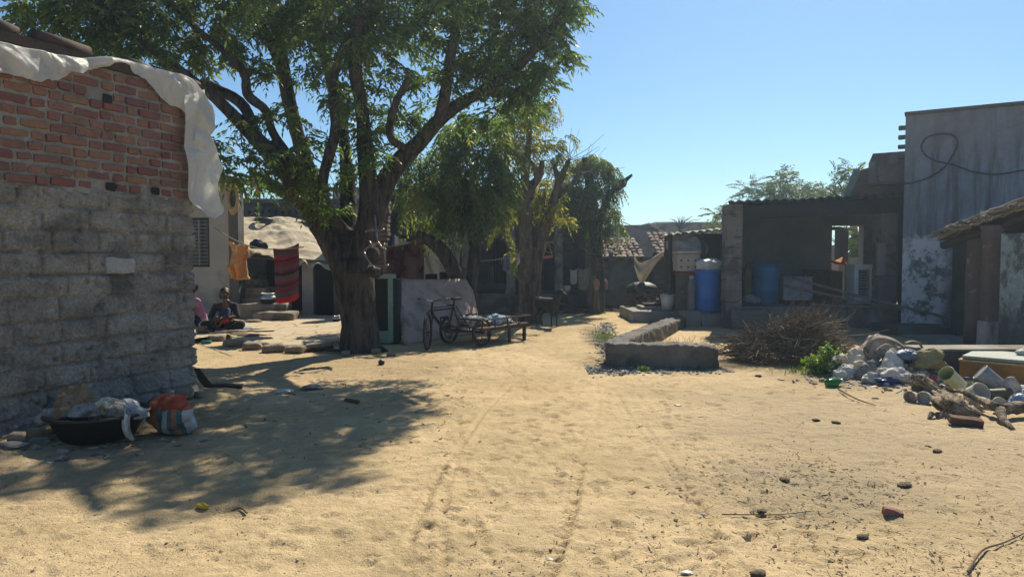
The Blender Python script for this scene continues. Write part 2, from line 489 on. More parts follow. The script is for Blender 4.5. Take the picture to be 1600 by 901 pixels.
# narrow tyre tracks with tread blocks
TR = [[(845, 901), (885, 800), (900, 720), (935, 640), (930, 590)], [(1120, 901), (1085, 800), (1045, 740), (990, 660), (960, 610)],
      [(1135, 901), (1100, 800), (1060, 740), (1005, 660)], [(690, 901), (700, 760), (745, 660), (800, 600)], [(860, 901), (895, 800), (910, 720)],
      [(640, 850), (690, 740), (760, 640)]]
for tr in TR:
    pp = path([gp(*q)[:2] for q in tr], 260)
    L = 0
    for i in range(len(pp) - 1):
        d = pp[i + 1] - pp[i]; L += np.hypot(*d); hd = math.atan2(d[1], d[0])
        st = np.hypot(*d)
        dent(pp[i][0], pp[i][1], max(st * .8, .02), .032, hd, .0048 * (1.7 if int(L / .045) % 2 else .6), .5)
nx, ny = len(xs), len(ys)
me = bpy.data.meshes.new('ground')
V = np.stack([XX, YY, ZZ], -1).reshape(-1, 3).astype(np.float32)
me.vertices.add(nx * ny); me.vertices.foreach_set('co', V.ravel())
ii, jj = np.meshgrid(np.arange(nx - 1), np.arange(ny - 1)); a = (jj * nx + ii).ravel()
L4 = np.stack([a, a + 1, a + nx + 1, a + nx], 1).astype(np.int32)
me.loops.add(L4.size); me.loops.foreach_set('vertex_index', L4.ravel())
me.polygons.add(len(a)); me.polygons.foreach_set('loop_start', np.arange(0, L4.size, 4, dtype=np.int32))
me.update(calc_edges=True); me.shade_smooth()
ground = bpy.data.objects.new('ground', me); COL.objects.link(ground); kind(ground, 'structure')
m, t, b = new_mat('sandy_soil')
v = vec_(t)
c = mixc(t, ramp_(t, noise_(t, v, .55, 5, .6, .3), [(.40, 0.0), (.60, 1.0)]), (.62, .475, .285), (.47, .365, .212))
c = mixc(t, ramp_(t, noise_(t, v, 5, 6, .7), [(.42, 0.0), (.8, .65)]), c, (.28, .21, .12))
# trodden dirt with straw and ash towards the right
sp = nd(t, 'ShaderNodeSeparateXYZ'); t.links.new(v, sp.inputs[0])
def spot(cx, cy, rx, ry, soft=.5):
    dx = math_(t, 'DIVIDE', math_(t, 'SUBTRACT', sp.outputs[0], cx), rx); dy = math_(t, 'DIVIDE', math_(t, 'SUBTRACT', sp.outputs[1], cy), ry)
    q = math_(t, 'ADD', math_(t, 'MULTIPLY', dx, dx), math_(t, 'MULTIPLY', dy, dy))
    n = math_(t, 'MULTIPLY', math_(t, 'SUBTRACT', noise_(t, v, 3.2, 5, .7), .5), 2.2)
    return math_(t, 'SUBTRACT', 1.0, math_(t, 'ADD', q, n), True)
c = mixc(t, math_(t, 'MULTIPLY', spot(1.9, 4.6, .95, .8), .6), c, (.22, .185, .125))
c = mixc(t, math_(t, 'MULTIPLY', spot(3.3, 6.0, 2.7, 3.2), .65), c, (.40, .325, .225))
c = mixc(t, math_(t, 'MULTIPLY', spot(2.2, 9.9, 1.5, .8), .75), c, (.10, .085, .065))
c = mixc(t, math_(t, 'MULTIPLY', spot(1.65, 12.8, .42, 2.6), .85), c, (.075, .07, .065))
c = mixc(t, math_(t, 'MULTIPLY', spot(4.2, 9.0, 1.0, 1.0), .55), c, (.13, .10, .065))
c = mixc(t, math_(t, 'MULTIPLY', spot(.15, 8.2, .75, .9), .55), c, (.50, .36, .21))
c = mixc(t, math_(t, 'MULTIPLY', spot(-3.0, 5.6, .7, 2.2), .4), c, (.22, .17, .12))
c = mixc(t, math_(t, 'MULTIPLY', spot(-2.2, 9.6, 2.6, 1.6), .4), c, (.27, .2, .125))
fn = noise_(t, v, 130, 4, .75)
c = mixc(t, 1.0, c, ramp_(t, fn, [(.25, .66), (.75, 1.22)]), 'MULTIPLY')
vo = nd(t, 'ShaderNodeTexVoronoi'); vo.inputs['Scale'].default_value = 26; t.links.new(v, vo.inputs['Vector'])
c = mixc(t, ramp_(t, vo.outputs['Distance'], [(.06, .75), (.13, 0.0)]), c, (.2, .145, .085))
t.links.new(c, b.inputs['Base Color']); b.inputs['Roughness'].default_value = 1.0; b.inputs['Specular IOR Level'].default_value = .05
hsum = math_(t, 'ADD', math_(t, 'ADD', math_(t, 'MULTIPLY', noise_(t, v, 14, 6, .7), 1.0), math_(t, 'MULTIPLY', fn, .3)), math_(t, 'MULTIPLY', noise_(t, v, 46, 4, .7), .55))
bp = nd(t, 'ShaderNodeBump'); bp.inputs['Strength'].default_value = .75; bp.inputs['Distance'].default_value = .032
t.links.new(hsum, bp.inputs['Height']); t.links.new(bp.outputs[0], b.inputs['Normal'])
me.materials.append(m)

def chips(name, n, fx, size, mat, asp=(.4, 1), zf=.35, lift=.3):
    mb = MB()
    for i in range(n):
        x, y = fx(); s = size * rnd.uniform(.4, 1.3) * (1 if rnd.random() < .9 else 1.6)
        Vv, Fc = cube_grid(1)
        P = Vv * np.array([s, s * rnd.uniform(*asp), s * zf]) * .5 * (1 + rng.normal(size=(8, 3)) * .22)
        P = P @ rotm(rnd.gauss(0, .3), rnd.gauss(0, .3), rnd.uniform(0, 6.3)).T
        mb.add(P + np.array([x, y, gz(x, y) + s * zf * lift]), Fc)
    return mb.build(name, mat)
def fan(x0, x1, y0, y1, pw=1.0):
    def f():
        py = y0 + (y1 - y0) * rnd.random() ** pw; px = rnd.uniform(x0, x1); p = gp(px, py); return p[0], p[1]
    return f
kind(chips('pebbles', 2600, fan(0, 1600, 560, 901, .45), .007, M('pebble', (.42, .34, .22), (.30, .24, .16), 5, island=.4)), 'stuff')
kind(chips('dirt_clods', 200, fan(700, 1600, 590, 901, .4), .012, M('clod', (.30, .235, .15), (.2, .155, .1), 5, island=.4), zf=.4), 'stuff')
kind(chips('straw', 1500, fan(980, 1600, 590, 901, .7), .028, M('straw', (.42, .33, .17), (.25, .19, .1), 5, island=.4), (.06, .14), .06, 1.2), 'stuff')
def ashf():
    a = rnd.gauss(0, 1); return 1.95 + a * .42, 4.6 + rnd.gauss(0, .4)
kind(chips('straw_and_ash', 800, ashf, .026, M('straw_dark', (.36, .30, .19), (.15, .13, .1), 7, island=.5), (.08, .3), .08, 1.2), 'stuff')
def gravf():
    if rnd.random() < .55: x = 1.0 + 1.9 * rnd.random() ** 1.5; return x, 9.38 + rnd.gauss(0, .16) * (1.1 - .3 * (x - 1))
    y = rnd.uniform(9.6, 16.2); return .118 * y + .22 + rnd.gauss(0, .10), y
kind(chips('gravel', 2600, gravf, .034, M('gravel', (.26, .25, .235), (.12, .118, .112), 6, island=.5), (.5, 1), .35, 0), 'stuff')
kind(chips('leaf_litter', 300, fan(250, 760, 545, 720), .035, M('dry_leaf', (.26, .19, .09), (.15, .11, .06), 6, island=.5), (.2, .4), .06, 1), 'stuff')

# ================================================================== common materials
CEM = M('cement_render', (.20, .185, .16), (.13, .12, .105), 2.2, bump=.6, bsc=55, bdist=.012, stain=(.085, .078, .07), ssc=1.3, slo=.5, shi=.72)
MORTAR = M('mortar', (.36, .345, .315), (.23, .22, .20), 6, bump=.8, bsc=60, bdist=.015)
BRICK = M('fired_brick', (.275, .135, .10), (.20, .105, .083), 7, bump=.7, bsc=60, bdist=.012, stain=(.17, .11, .095), ssc=3, slo=.5, shi=.75, island=.14)
DARKW = M('soot_and_shade_dark', (.035, .034, .034), (.02, .02, .02), 3)  # near-black for real soot, and for shade painted into holes and interiors
WOOD = M('grey_wood', (.19, .135, .085), (.11, .08, .055), 4, bump=.5, bsc=30, stretch=(1, 1, .2))
DWOOD = M('dark_wood', (.07, .05, .038), (.04, .03, .024), 4, bump=.4, bsc=30)
METAL = M('dark_metal', (.035, .033, .032), (.05, .03, .022), 14, rough=.55, metal=.5, bump=.1)
RUST = M('rusty_iron', (.07, .042, .032), (.04, .03, .027), 18, rough=.75, metal=.2, bump=.3)
ALU = M('dented_aluminium', (.62, .62, .62), (.45, .45, .46), 9, rough=.35, metal=.9, bump=.15, fine=.1)
ROPE = M('rope', (.32, .27, .19), None, 30)
STONE = M('rough_stone', (.33, .27, .2), (.22, .18, .135), 4, bump=.7, bsc=30, bdist=.02, stain=(.13, .11, .09), ssc=2.5)
PLASTER = M('old_plaster', (.46, .42, .36), (.37, .335, .285), 1.6, bump=.4, bsc=45, stain=(.16, .14, .12), ssc=.9, slo=.52, shi=.75)

# ================================================================== brick hut
hut = T('brick_hut', 'small hut at left with red brick upper wall over grey rough block base', 'hut', (HC[0], HC[1], 0))
ZB, ZT = 2.09, 3.22
def wp(s, z, off=0.0):
    """point on the yard wall: s metres from the corner (negative runs round the corner), z up, off outward"""
    s = np.asarray(s, float); z = np.asarray(z, float); off = np.asarray(off, float) + 0 * s
    p = np.where((s >= 0)[..., None], HC + HW * np.maximum(s, 0)[..., None], HC - HN * np.maximum(-s, 0)[..., None])
    n = np.where((s >= 0)[..., None], HN, -HW)
    c = np.clip(1 - np.abs(s) / .05, 0, 1)[..., None]
    n = n * (1 - c) + nrm(HN - HW) * c
    q = p + n * off[..., None]
    return np.stack([q[..., 0], q[..., 1], z + 0 * s], -1)
s_ = np.concatenate([np.linspace(-.5, -.03, 20), np.arange(0, 2.25, .0135), np.linspace(2.3, 4.2, 40)]); z_ = np.arange(-.05, ZB + .001, .0135)
S, Zg = np.meshgrid(s_, z_)
def block_off(S, Z):
    row = np.floor(Z / .193 + .35 * 0).astype(int)
    fz = Z / .193 - row
    o = _h(row, row * 0, row * 0, 5) * .4
    cw = .40
    col = np.floor((S + o) / cw).astype(int); fs = (S + o) / cw - col
    r = _h(row, col, col * 0 + 3, 9)
    P = np.stack([S, Z, 0 * S], -1).reshape(-1, 3)
    n1 = fbm(P, 2.2, 3, 41).reshape(S.shape); n2 = fbm(P, 11, 3, 42).reshape(S.shape); n3 = fbm(P, 38, 3, 43).reshape(S.shape)
    jw = .05 + .05 * n2
    dz = np.minimum(fz, 1 - fz) * .193; dsx = np.minimum(fs, 1 - fs) * cw
    wz = .008 * fbm(P, 5, 3, 49).reshape(S.shape)
    dz = np.abs(dz + wz * 1.4); dsx = np.abs(dsx + wz * 2)
    joint = np.exp(-(np.minimum(dz, dsx * 1.1) / .013) ** 2) * np.clip(.82 + 1.0 * n1 + .5 * n2, 0, 1)
    off = .02 + (r - .5) * .022 - .052 * joint + .014 * n1 + .013 * n2 + .016 * n3 + .012 * fbm(P, 60, 2, 48).reshape(S.shape)
    off += np.clip(.34 - Z, 0, 1) * .13 * (1 + .9 * n1 + .5 * n2)
    pit = fbm(P, 16, 2, 47).reshape(S.shape); off -= .06 * np.clip(pit - .3, 0, 1) * 2
    return off
OF = block_off(S, Zg)
PW = wp(S, Zg, OF).reshape(-1, 3)
nu_, nv_ = len(s_), len(z_)
FW = [(j * nu_ + i, j * nu_ + i + 1, (j + 1) * nu_ + i + 1, (j + 1) * nu_ + i) for j in range(nv_ - 1) for i in range(nu_ - 1)]
blockm = M('cement_block', (.42, .395, .35), (.26, .245, .215), 3.2, bump=1.0, bsc=42, bdist=.022, stain=(.14, .13, .118), ssc=1.5, slo=.46, shi=.64, fine=.5)
lb = onplane(185, 415, (*HC, 0), (*HN, 0)); LBs = float(np.dot(lb[:2] - HC, HW))
mb = MB(); q_ = HC + HW * LBs + HN * -.018; mb.box((q_[0], q_[1], lb[2]), (.30, .12, .15), rot=np.stack([np.append(HW, 0), np.append(HN, 0), np.array([0, 0, 1.0])], 1), r=.012, n=7, amp=.02, nsc=9); mb.build('pale_block', M('pale_block', (.40, .395, .38), (.33, .32, .31), 6, bump=.6), hut)
wm = MB().add(PW, FW)
wm.build('block_wall', blockm, hut, smooth=True)
# body of the hut behind the wall sheets
core = MB()
q = [HC - HN * .06 + HW * .06, HC - HN * .06 + HW * 4.2, HC - HN * 3.2 + HW * 4.2, HC - HN * 3.2 + HW * .06]
core.prism([tuple(p) for p in q], -.1, ZT - .03); core.build('rear_wall', CEM, hut)
# mortar behind the bricks
s2 = np.concatenate([np.linspace(-.5, -.03, 8), np.arange(0, 2.6, .02), np.linspace(2.65, 4.2, 20)]); z2 = np.arange(ZB - .03, ZT, .02)
S2, Z2 = np.meshgrid(s2, z2); P2 = np.stack([S2, Z2, 0 * S2], -1).reshape(-1, 3)
off2 = .004 + .014 * fbm(P2, 9, 3, 51) + .010 * fbm(P2, 30, 2, 52)
holes = [onplane(165, 155, (*HC, 0), (*HN, 0)), onplane(170, 292, (*HC, 0), (*HN, 0)), onplane(240, 299, (*HC, 0), (*HN, 0))]
hs = [(float(np.dot(h[:2] - HC, HW)), h[2]) for h in holes]
off2 = off2.reshape(S2.shape)
bw = MB().add(wp(S2, Z2, off2).reshape(-1, 3), [(j * len(s2) + i, j * len(s2) + i + 1, (j + 1) * len(s2) + i + 1, (j + 1) * len(s2) + i) for j in range(len(z2) - 1) for i in range(len(s2) - 1)])
brick_wall = bw.build('mortar', MORTAR, hut, smooth=True)
br = MB(); z = ZB + .045; k = 0
RW = np.stack([np.append(HW, 0), np.append(HN, 0), np.array([0, 0, 1.0])], 1)
while z < ZT - .02:
    s = .003 + rnd.uniform(0, .02) + (.0 if k % 2 else 0); full = k % 2 == 0
    if k % 2: s += 0
    while s < 3.4:
        wd = (.215 if full else .105) * rnd.uniform(.93, 1.06); 
        if rnd.random() < .12: full = not full
        hgt = .066 * rnd.uniform(.86, 1.08)
        c = s + wd / 2
        if not any(abs(c - hs_) < wd / 2 + .045 and abs(z - hz_) < .06 for hs_, hz_ in hs):
            pr = rnd.uniform(.016, .032)
            p = HC + HW * c + HN * (pr - .05)
            br.box((p[0], p[1], z + rnd.gauss(0, .003)), (wd, .1, hgt), rot=RW @ rotm(0, rnd.gauss(0, .018), rnd.gauss(0, .02)), r=.009, n=5, amp=.013, nsc=15, seed=k)
        s += wd + rnd.uniform(.014, .034); full = not full
    z += .0905; k += 1
br.build('brick', BRICK, hut)
# putlog holes: dark blocks on the wall face, hole shade put into their colour
for hs_, hz_ in hs:
    p = HC + HW * hs_ + HN * .0262
    mb = MB(); mb.box((p[0], p[1], hz_), (.085, .02, .075), rot=RW, r=.008, n=4, amp=.012, nsc=20); mb.build('vent_hole', DARKW, hut)
roofm = M('old_tile', (.085, .06, .05), (.05, .04, .036), 8, bump=.5, island=.3)
rf = MB(); q = [HC + HN * .05 - HW * .12, HC + HN * .05 + HW * 4.3, HC - HN * 3.3 + HW * 4.3, HC - HN * 3.3 - HW * .12]
rf.prism([tuple(p) for p in q], ZT - .028, ZT + .05); rf.build('roof', roofm, hut)
for a, b2, dz in ((1.87, 1.66, .04), (1.53, 1.05, .045), (.70, .42, .03), (.40, .12, .02), (.1, -.14, .01)):
    p0 = HC + HW * a - HN * .04; p1 = HC + HW * b2 - HN * .04
    tb = MB(); tb.tube([(p0[0], p0[1], ZT + .05 + dz), ((p0[0] + p1[0]) / 2, (p0[1] + p1[1]) / 2, ZT + .055 + dz), (p1[0], p1[1], ZT + .04 + dz)], [.075, .07, .062], 10, amp=.01, flat=.8)
    tb.build('roof_tile', roofm, hut, smooth=True)

# plastic sheet draped over the wall head and hanging past the corner
top = path([(-60, 45), (0, 66), (60, 79), (110, 88), (190, 91), (250, 108), (300, 124), (333, 168), (336, 200)], 180)
bot = path([(-60, 130), (0, 118), (45, 120), (82, 126), (130, 112), (196, 100), (212, 112), (250, 146), (299, 186), (300, 225), (301, 262)], 180)
def plast(u, v):
    iu = np.clip((u * 179).round().astype(int), 0, 179)
    pts = []
    for a, vv in zip(iu, v):
        if vv < .25:
            q = top[a]; p = onplane(q[0], q[1], (*(HC + HN * .09), 0), (*HN, 0)); p = p - np.append(HN, 0) * (.25 - vv) * 1.6; p[2] += (.25 - vv) * .12
        else:
            t = (vv - .25) / .75; q = top[a] * (1 - t) + bot[a] * t; p = onplane(q[0], q[1], (*(HC + HN * (.09 + .02 * math.sin(t * 3))), 0), (*HN, 0))
        pts.append(p)
    P = np.array(pts); n = crease(P, 60, 61, .16, (.2, .3, 1)); n2 = fbm(P, 1.6, 2, 62); P[:, :2] += HN * (n * .05 + n2 * .04)[:, None]; n3 = crease(P, 140, 71, .045); P[:, :2] += HN * (n3 * .03)[:, None]; P[:, 2] += .012 * n + .05 * fbm(P, 7, 3, 66) * np.clip(v - .8, 0, 1) * 5
    return P
plm = M('milky_plastic', (.86, .86, .83), (.76, .755, .72), 4, rough=.35, bump=.4, bsc=26, bdist=.02, stain=(.58, .53, .44), ssc=3, slo=.58, shi=.8, transl=.55, spec=.45, fine=.1)
_t = plm.node_tree; _o = _t.nodes['Material Output']; _src = _o.inputs['Surface'].links[0].from_socket
_tp = nd(_t, 'ShaderNodeBsdfTransparent'); _mx = nd(_t, 'ShaderNodeMixShader'); _mx.inputs[0].default_value = .14
_t.links.new(_src, _mx.inputs[1]); _t.links.new(_tp.outputs[0], _mx.inputs[2]); _t.links.new(_mx.outputs[0], _o.inputs['Surface'])
sheet_t = T('plastic_sheet', 'torn milky plastic sheet draped over the top of the brick wall', 'plastic sheet', (HC[0], HC[1], ZT))
sheet('drape', plast, 180, 50, plm, sheet_t, th=.0015, smooth=False)
hl = path([(286, 150), (287, 200), (289, 255), (294, 312), (318, 332)], 110); hr = path([(320, 140), (333, 180), (333, 214), (341, 245), (349, 262), (338, 288), (342, 312), (348, 330), (333, 341)], 110)
def hang(u, v):
    iv = np.clip((v * 109).round().astype(int), 0, 109); pts = []
    for a, uu in zip(iv, u):
        q = hl[a] * (1 - uu) + hr[a] * uu; pts.append(onplane(q[0], q[1], (*(HC + HN * .10), 0), (*HN, 0)))
    P = np.array(pts); n = crease(P, 46, 63, .16, (.6, -.6, .25)); P[:, :2] += HN * (n * .045 + .03 * np.sin(u * 6 + 2 * v))[:, None]
    return P
sheet('hanging_flap', hang, 30, 110, plm, sheet_t, th=.0015, smooth=False)

# ---- things along the foot of the hut
def crumple(name, label, cat, c, rad, mat, group=None, amp=.35, n=4, seed=0, rz=0, flat=.6, nsc=2.6):
    mb = MB(); mb.ell((0, 0, 0), rad, n, rotm(0, 0, rz), amp, nsc, seed, True, rad[2] * flat)
    V = mb.V[0]; V = V + np.random.default_rng(seed + 5).normal(size=V.shape) * .022 * np.mean(rad); lo = V[:, 2].min(); mb.V[0] = V + np.asarray(c) - np.array([0, 0, lo])
    return tag(mb.build(name, mat, None, org=c, smooth=False), label, cat, group)
bp_ = gpos(128, 690)
bx0, by0 = -3.36, 5.72; bz0 = gz(bx0, by0) + .005
tub = T('plastic_tub', 'wide black plastic tub full of rubbish at the foot of the hut wall', 'tub', (bx0, by0, bz0))
BLK = M('black_plastic', (.022, .023, .025), (.03, .03, .03), 10, rough=.5, bump=.1, spec=.4)
tb = MB(); tb.lathe((bx0, by0, bz0), [(0, .012), (.24, .012), (.355, .205), (.375, .208), (.378, .196), (.36, .19), (.262, 0), (0, 0)], 36); tb.build('basin', BLK, tub, smooth=True)
tb = MB(); tb.lathe((bx0, by0, bz0), [(.345, .19), (.36, .204), (.372, .214), (.386, .213), (.392, .2), (.386, .19), (.37, .188)], 36); tb.build('rim', BLK, tub, smooth=True)
WHT = M('white_sack', (.56, .53, .48), (.40, .38, .34), 6, rough=.7, bump=.3, stain=(.25, .21, .16), ssc=5)
GREYS = M('grey_sack', (.30, .285, .265), (.2, .19, .18), 6, rough=.75, bump=.3, stain=(.14, .12, .1), ssc=4)
BRN = M('brown_card', (.26, .19, .12), (.18, .13, .085), 6, bump=.3)
crumple('paper_sack', 'crumpled brown paper sack standing at the left end of the black tub', 'sack', (bx0 - .16, by0 - .02, bz0 + .12), (.15, .14, .17), BRN, seed=3, amp=.4)
crumple('plastic_bag', 'dirty white plastic bag in the middle of the black tub', 'bag', (bx0 + .07, by0 + .02, bz0 + .15), (.14, .13, .11), M('cream_bag', (.60, .55, .42), (.42, .36, .26), 8, bump=.3, stain=(.24, .18, .1), ssc=8), seed=5)
crumple('plastic_bag', 'blue grey plastic bag at the back right of the black tub', 'bag', (bx0 + .24, by0 + .0, bz0 + .15), (.14, .12, .08), M('blue_grey_bag', (.42, .43, .44), (.28, .29, .31), 8, bump=.3, rough=.5), seed=6)
crumple('plastic_bag', 'clear plastic bag spilling over the left rim of the black tub', 'bag', (bx0 - .30, by0 - .10, bz0 + .14), (.13, .11, .07), M('clear_bag', (.34, .34, .33), (.22, .22, .21), 9, rough=.4), seed=8)
crumple('food_packet', 'small yellow packet in the black tub', 'packet', (bx0 - .05, by0 - .16, bz0 + .19), (.03, .03, .03), M('yellow_pack', (.6, .4, .04), None, 9), n=2, seed=4)
def strip(u, v):
    x = bx0 + .33 + .055 * (u - .5) + .03 * v; y = by0 - .19 - .04 * np.sin(v * 3) + .02 * np.sin(u * 9); z = bz0 + .235 - .2 * v + .02 * np.sin(u * 6)
    return np.stack([x, y, z], 1)
tag(sheet('cloth_rag', strip, 9, 12, WHT, None, org=(bx0 + .33, by0 - .2, bz0), th=.006), 'dirty white rag hanging over the right rim of the black tub', 'rag')
sx, sy = -2.86, 5.95; sz = gz(sx, sy)
sbag = T('striped_bag', 'orange, teal and white striped woven bag slumped beside the black tub', 'bag', (sx, sy, sz))
m, t, b = new_mat('striped_weave'); v = vec_(t)
sp = nd(t, 'ShaderNodeSeparateXYZ'); t.links.new(v, sp.inputs[0])
xx = math_(t, 'ADD', math_(t, 'MULTIPLY', sp.outputs[0], 2.3), math_(t, 'ADD', .5, math_(t, 'MULTIPLY', math_(t, 'SUBTRACT', noise_(t, v, 5), .5), .12)))
c1 = ramp_(t, xx, [(0, (.34, .13, .06)), (.26, (.04, .11, .12)), (.38, (.40, .385, .36)), (.52, (.04, .11, .12)), (.62, (.34, .13, .06)), (.70, (.04, .12, .13)), (.80, (.42, .41, .39))], 'CONSTANT')
c1 = mixc(t, ramp_(t, noise_(t, v, 8, 6, .7), [(.5, 0.0), (.7, .7)]), c1, (.16, .14, .12))
zz = math_(t, 'ADD', sp.outputs[2], math_(t, 'MULTIPLY', math_(t, 'SUBTRACT', noise_(t, v, 6), .5), .1))
c2 = ramp_(t, zz, [(0, 0.0), (.215, 1.0)], 'CONSTANT')
col = mixc(t, c2, c1, mixc(t, ramp_(t, noise_(t, v, 7), [(.5, 0.0), (.62, 1.0)]), (.36, .10, .045), (.30, .035, .03)))
t.links.new(col, b.inputs['Base Color']); b.inputs['Roughness'].default_value = .7
mb = MB(); mb.ell((sx, sy, sz + .165), (.18, .15, .17), 5, rotm(0, R(12), 0), .3, 2.2, 12, True, .15); mb.build('sack_body', m, sbag, smooth=True)
mb = MB(); mb.ell((sx + .03, sy - .06, sz + .27), (.12, .09, .06), 4, rotm(0, R(-20), 0), .3, 3, 15, True); mb.build('folded_mouth', M('red_weave', (.33, .05, .04), (.35, .13, .06), 12, stain=(.5, .47, .45), ssc=8, slo=.62, shi=.66), sbag, smooth=True)
# foundation stones and loose blocks by the corner
for i, (px, py, s, lab) in enumerate(((288, 622, .17, 'grey stone half buried at the right corner of the hut, beside the bag'), (312, 620, .10, 'small round stone off the corner of the brick hut'),
        (256, 640, .22, 'grey block fragment behind the striped bag'), (30, 690, .12, 'pale stone left of the black tub by the wall'), (66, 650, .15, 'grey stone behind the left end of the black tub'))):
    p = gpos(px, py); mb = MB(); mb.box((p[0], p[1], p[2] + s * .28), (s, s * .8, s * .7), rot=rotm(rnd.gauss(0, .2), rnd.gauss(0, .2), rnd.uniform(0, 3)), r=s * .2, n=6, amp=s * .16, nsc=9, seed=i)
    tag(mb.build('loose_stone', STONE if i != 2 else CEM, None, org=p, smooth=True), lab, 'stone', 'stones along the foot of the hut')
p = gpos(325, 606); q = at(303, 578, p[1] + .12)
mb = MB(); d = nrm(q - p); mb.slab([p + [-.03, 0, 0], p + [.06, -.02, 0], q + [.05, 0, 0], q + [-.04, 0, 0]], (0, .02, .02))
bd = tag(mb.build('wooden_board', DWOOD, None, org=p), 'dark board with pale edge leaning beside the hut corner', 'board')
p = gpos(352, 606); mb = MB(); mb.box(p + [0, 0, .025], (.36, .12, .04), rot=rotm(0, R(3), R(12)), r=.006, n=3)
tag(mb.build('wooden_board', DWOOD, None, org=p), 'dark plank lying flat on the sand by the hut corner', 'board')
for i, (px, py) in enumerate(((15, 700), (60, 690))):
    crumple('plastic_scrap', ['grey plastic scrap in the lower left corner against the wall', 'thin pale scrap just left of the black tub'][i], 'scrap', gpos(px, py) + [0, 0, .0], (.10, .07, .025), GREYS, seed=20 + i, n=3)

# ================================================================== plastered house and courtyard
pav_poly = [gp(*q)[:2] for q in ((255, 545), (312, 528), (345, 526), (375, 540), (420, 546), (470, 547), (520, 541), (560, 530), (575, 510), (560, 499), (300, 498), (230, 505))]
pav = MB(); inn = []
N = 60
bo = path(np.array(pav_poly + [pav_poly[0]]), 240)[:-1]
bo = bo + np.stack([fbm(np.c_[bo, bo[:, 0] * 0], 2.5, 3, 70), fbm(np.c_[bo, bo[:, 0] * 0], 2.5, 3, 71)], 1) * .13
cen = bo.mean(0); rings = []
for f, zz in ((1.0, -.05), (1.0, .06), (.992, .085), (.97, .095), (.9, .10), (.8, .1), (.65, .1), (.5, .1), (.3, .1), (.12, .1)):
    rp = cen + (bo - cen) * f; h = zz + (.022 * fbm(np.c_[rp, rp[:, 0] * 0], 3.0, 3, 73) if f < .99 else .012 * fbm(np.c_[rp, rp[:, 0] * 0], 3, 2, 74))
    rings.append(np.c_[rp, h])
Vp = np.concatenate(rings); nn_ = len(bo)
Fp = [(r * nn_ + i, r * nn_ + (i + 1) % nn_, (r + 1) * nn_ + (i + 1) % nn_, (r + 1) * nn_ + i) for r in range(len(rings) - 1) for i in range(nn_)] + [tuple((len(rings) - 1) * nn_ + i for i in range(nn_))]
pav.add(Vp, Fp)
m, t, b = new_mat('stone_paving'); v = vec_(t)
vo = nd(t, 'ShaderNodeTexVoronoi', feature='DISTANCE_TO_EDGE'); vo.inputs['Scale'].default_value = 1.5; t.links.new(v, vo.inputs['Vector'])
c = mixc(t, noise_(t, v, 2.5), (.50, .40, .26), (.38, .30, .19))
c = mixc(t, ramp_(t, vo.outputs['Distance'], [(.0, .8), (.035, 0.0)]), c, (.17, .13, .085))
c = mixc(t, ramp_(t, noise_(t, v, 8), [(.5, 0.0), (.8, .5)]), c, (.22, .17, .11))
t.links.new(c, b.inputs['Base Color']); b.inputs['Roughness'].default_value = .95
bp = nd(t, 'ShaderNodeBump'); bp.inputs['Distance'].default_value = .02; t.links.new(noise_(t, v, 22), bp.inputs['Height']); t.links.new(bp.outputs[0], b.inputs['Normal'])
kind(pav.build('courtyard_paving', m, smooth=True), 'structure')
PZ = .10

PH = 16.4
c0 = at(360, 498, PH); XR = float(c0[0]); ztop = float(at(360, 286, PH)[2])
house = T('plastered_house', 'grey beige plastered house behind the hut with a barred window', 'house', (XR - 2, PH, 0))
wx0 = float(at(285, 400, PH)[0]); wx1 = float(at(327.5, 400, PH)[0]); wz0 = float(at(300, 417, PH)[2]); wz1 = float(at(300, 340, PH)[2])
mb = MB()
mb.bx((XR - 5.5, PH, -.1), (wx0, PH + .25, ztop)); mb.bx((wx1, PH, -.1), (XR, PH + .25, ztop)); mb.bx((wx0 + .001, PH + .002, -.1), (wx1 - .001, PH + .248, wz0)); mb.bx((wx0 + .001, PH + .002, wz1), (wx1 - .001, PH + .248, ztop))
mb.build('front_wall', PLASTER, house)
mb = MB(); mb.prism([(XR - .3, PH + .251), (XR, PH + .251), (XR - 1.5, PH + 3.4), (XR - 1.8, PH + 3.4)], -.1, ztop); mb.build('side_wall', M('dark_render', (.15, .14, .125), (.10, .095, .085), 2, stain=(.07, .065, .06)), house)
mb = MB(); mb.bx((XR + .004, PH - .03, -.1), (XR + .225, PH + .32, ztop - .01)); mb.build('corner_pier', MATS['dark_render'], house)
mb = MB(); mb.prism([(XR - 5.5, PH + .3), (XR - .4, PH + .3), (XR - 1.85, PH + 3.2), (XR - 5.5, PH + 3.2)], 0, ztop - .05); mb.build('inner_room', DARKW, house)
win = MB()
for a, b2 in (((wx0, wz0), (wx0 + .05, wz1)), ((wx1 - .05, wz0), (wx1, wz1)), ((wx0 + .05, wz0), (wx1 - .05, wz0 + .05)), ((wx0 + .05, wz1 - .05), (wx1 - .05, wz1))):
    win.bx((a[0], PH + .03, a[1]), (b2[0], PH + .09, b2[1]))
wo = win.build('window', DWOOD, house)
barm = M('pale_bar', (.30, .28, .25), None, 9, rough=.6)
mb = MB()
for k in range(13):
    z = wz0 + .07 + (wz1 - wz0 - .14) * k / 12; mb.tube([(wx0 + .04, PH + .05, z), (wx1 - .04, PH + .05, z)], .013, 6)
for px in (311,):
    x = float(at(px, 400, PH)[0]); mb.tube([(x, PH + .03, wz0 + .04), (x, PH + .03, wz1 - .04)], .02, 6)
mb.build('bars', barm, wo)
mb = MB(); mb.bx((wx0 + .051, PH + .12, wz0 + .051), (wx1 - .051, PH + .13, wz1 - .051)); mb.build('pane', M('dark_glass', (.02, .022, .025), None, 5, rough=.2, bump=0, spec=.5), wo)
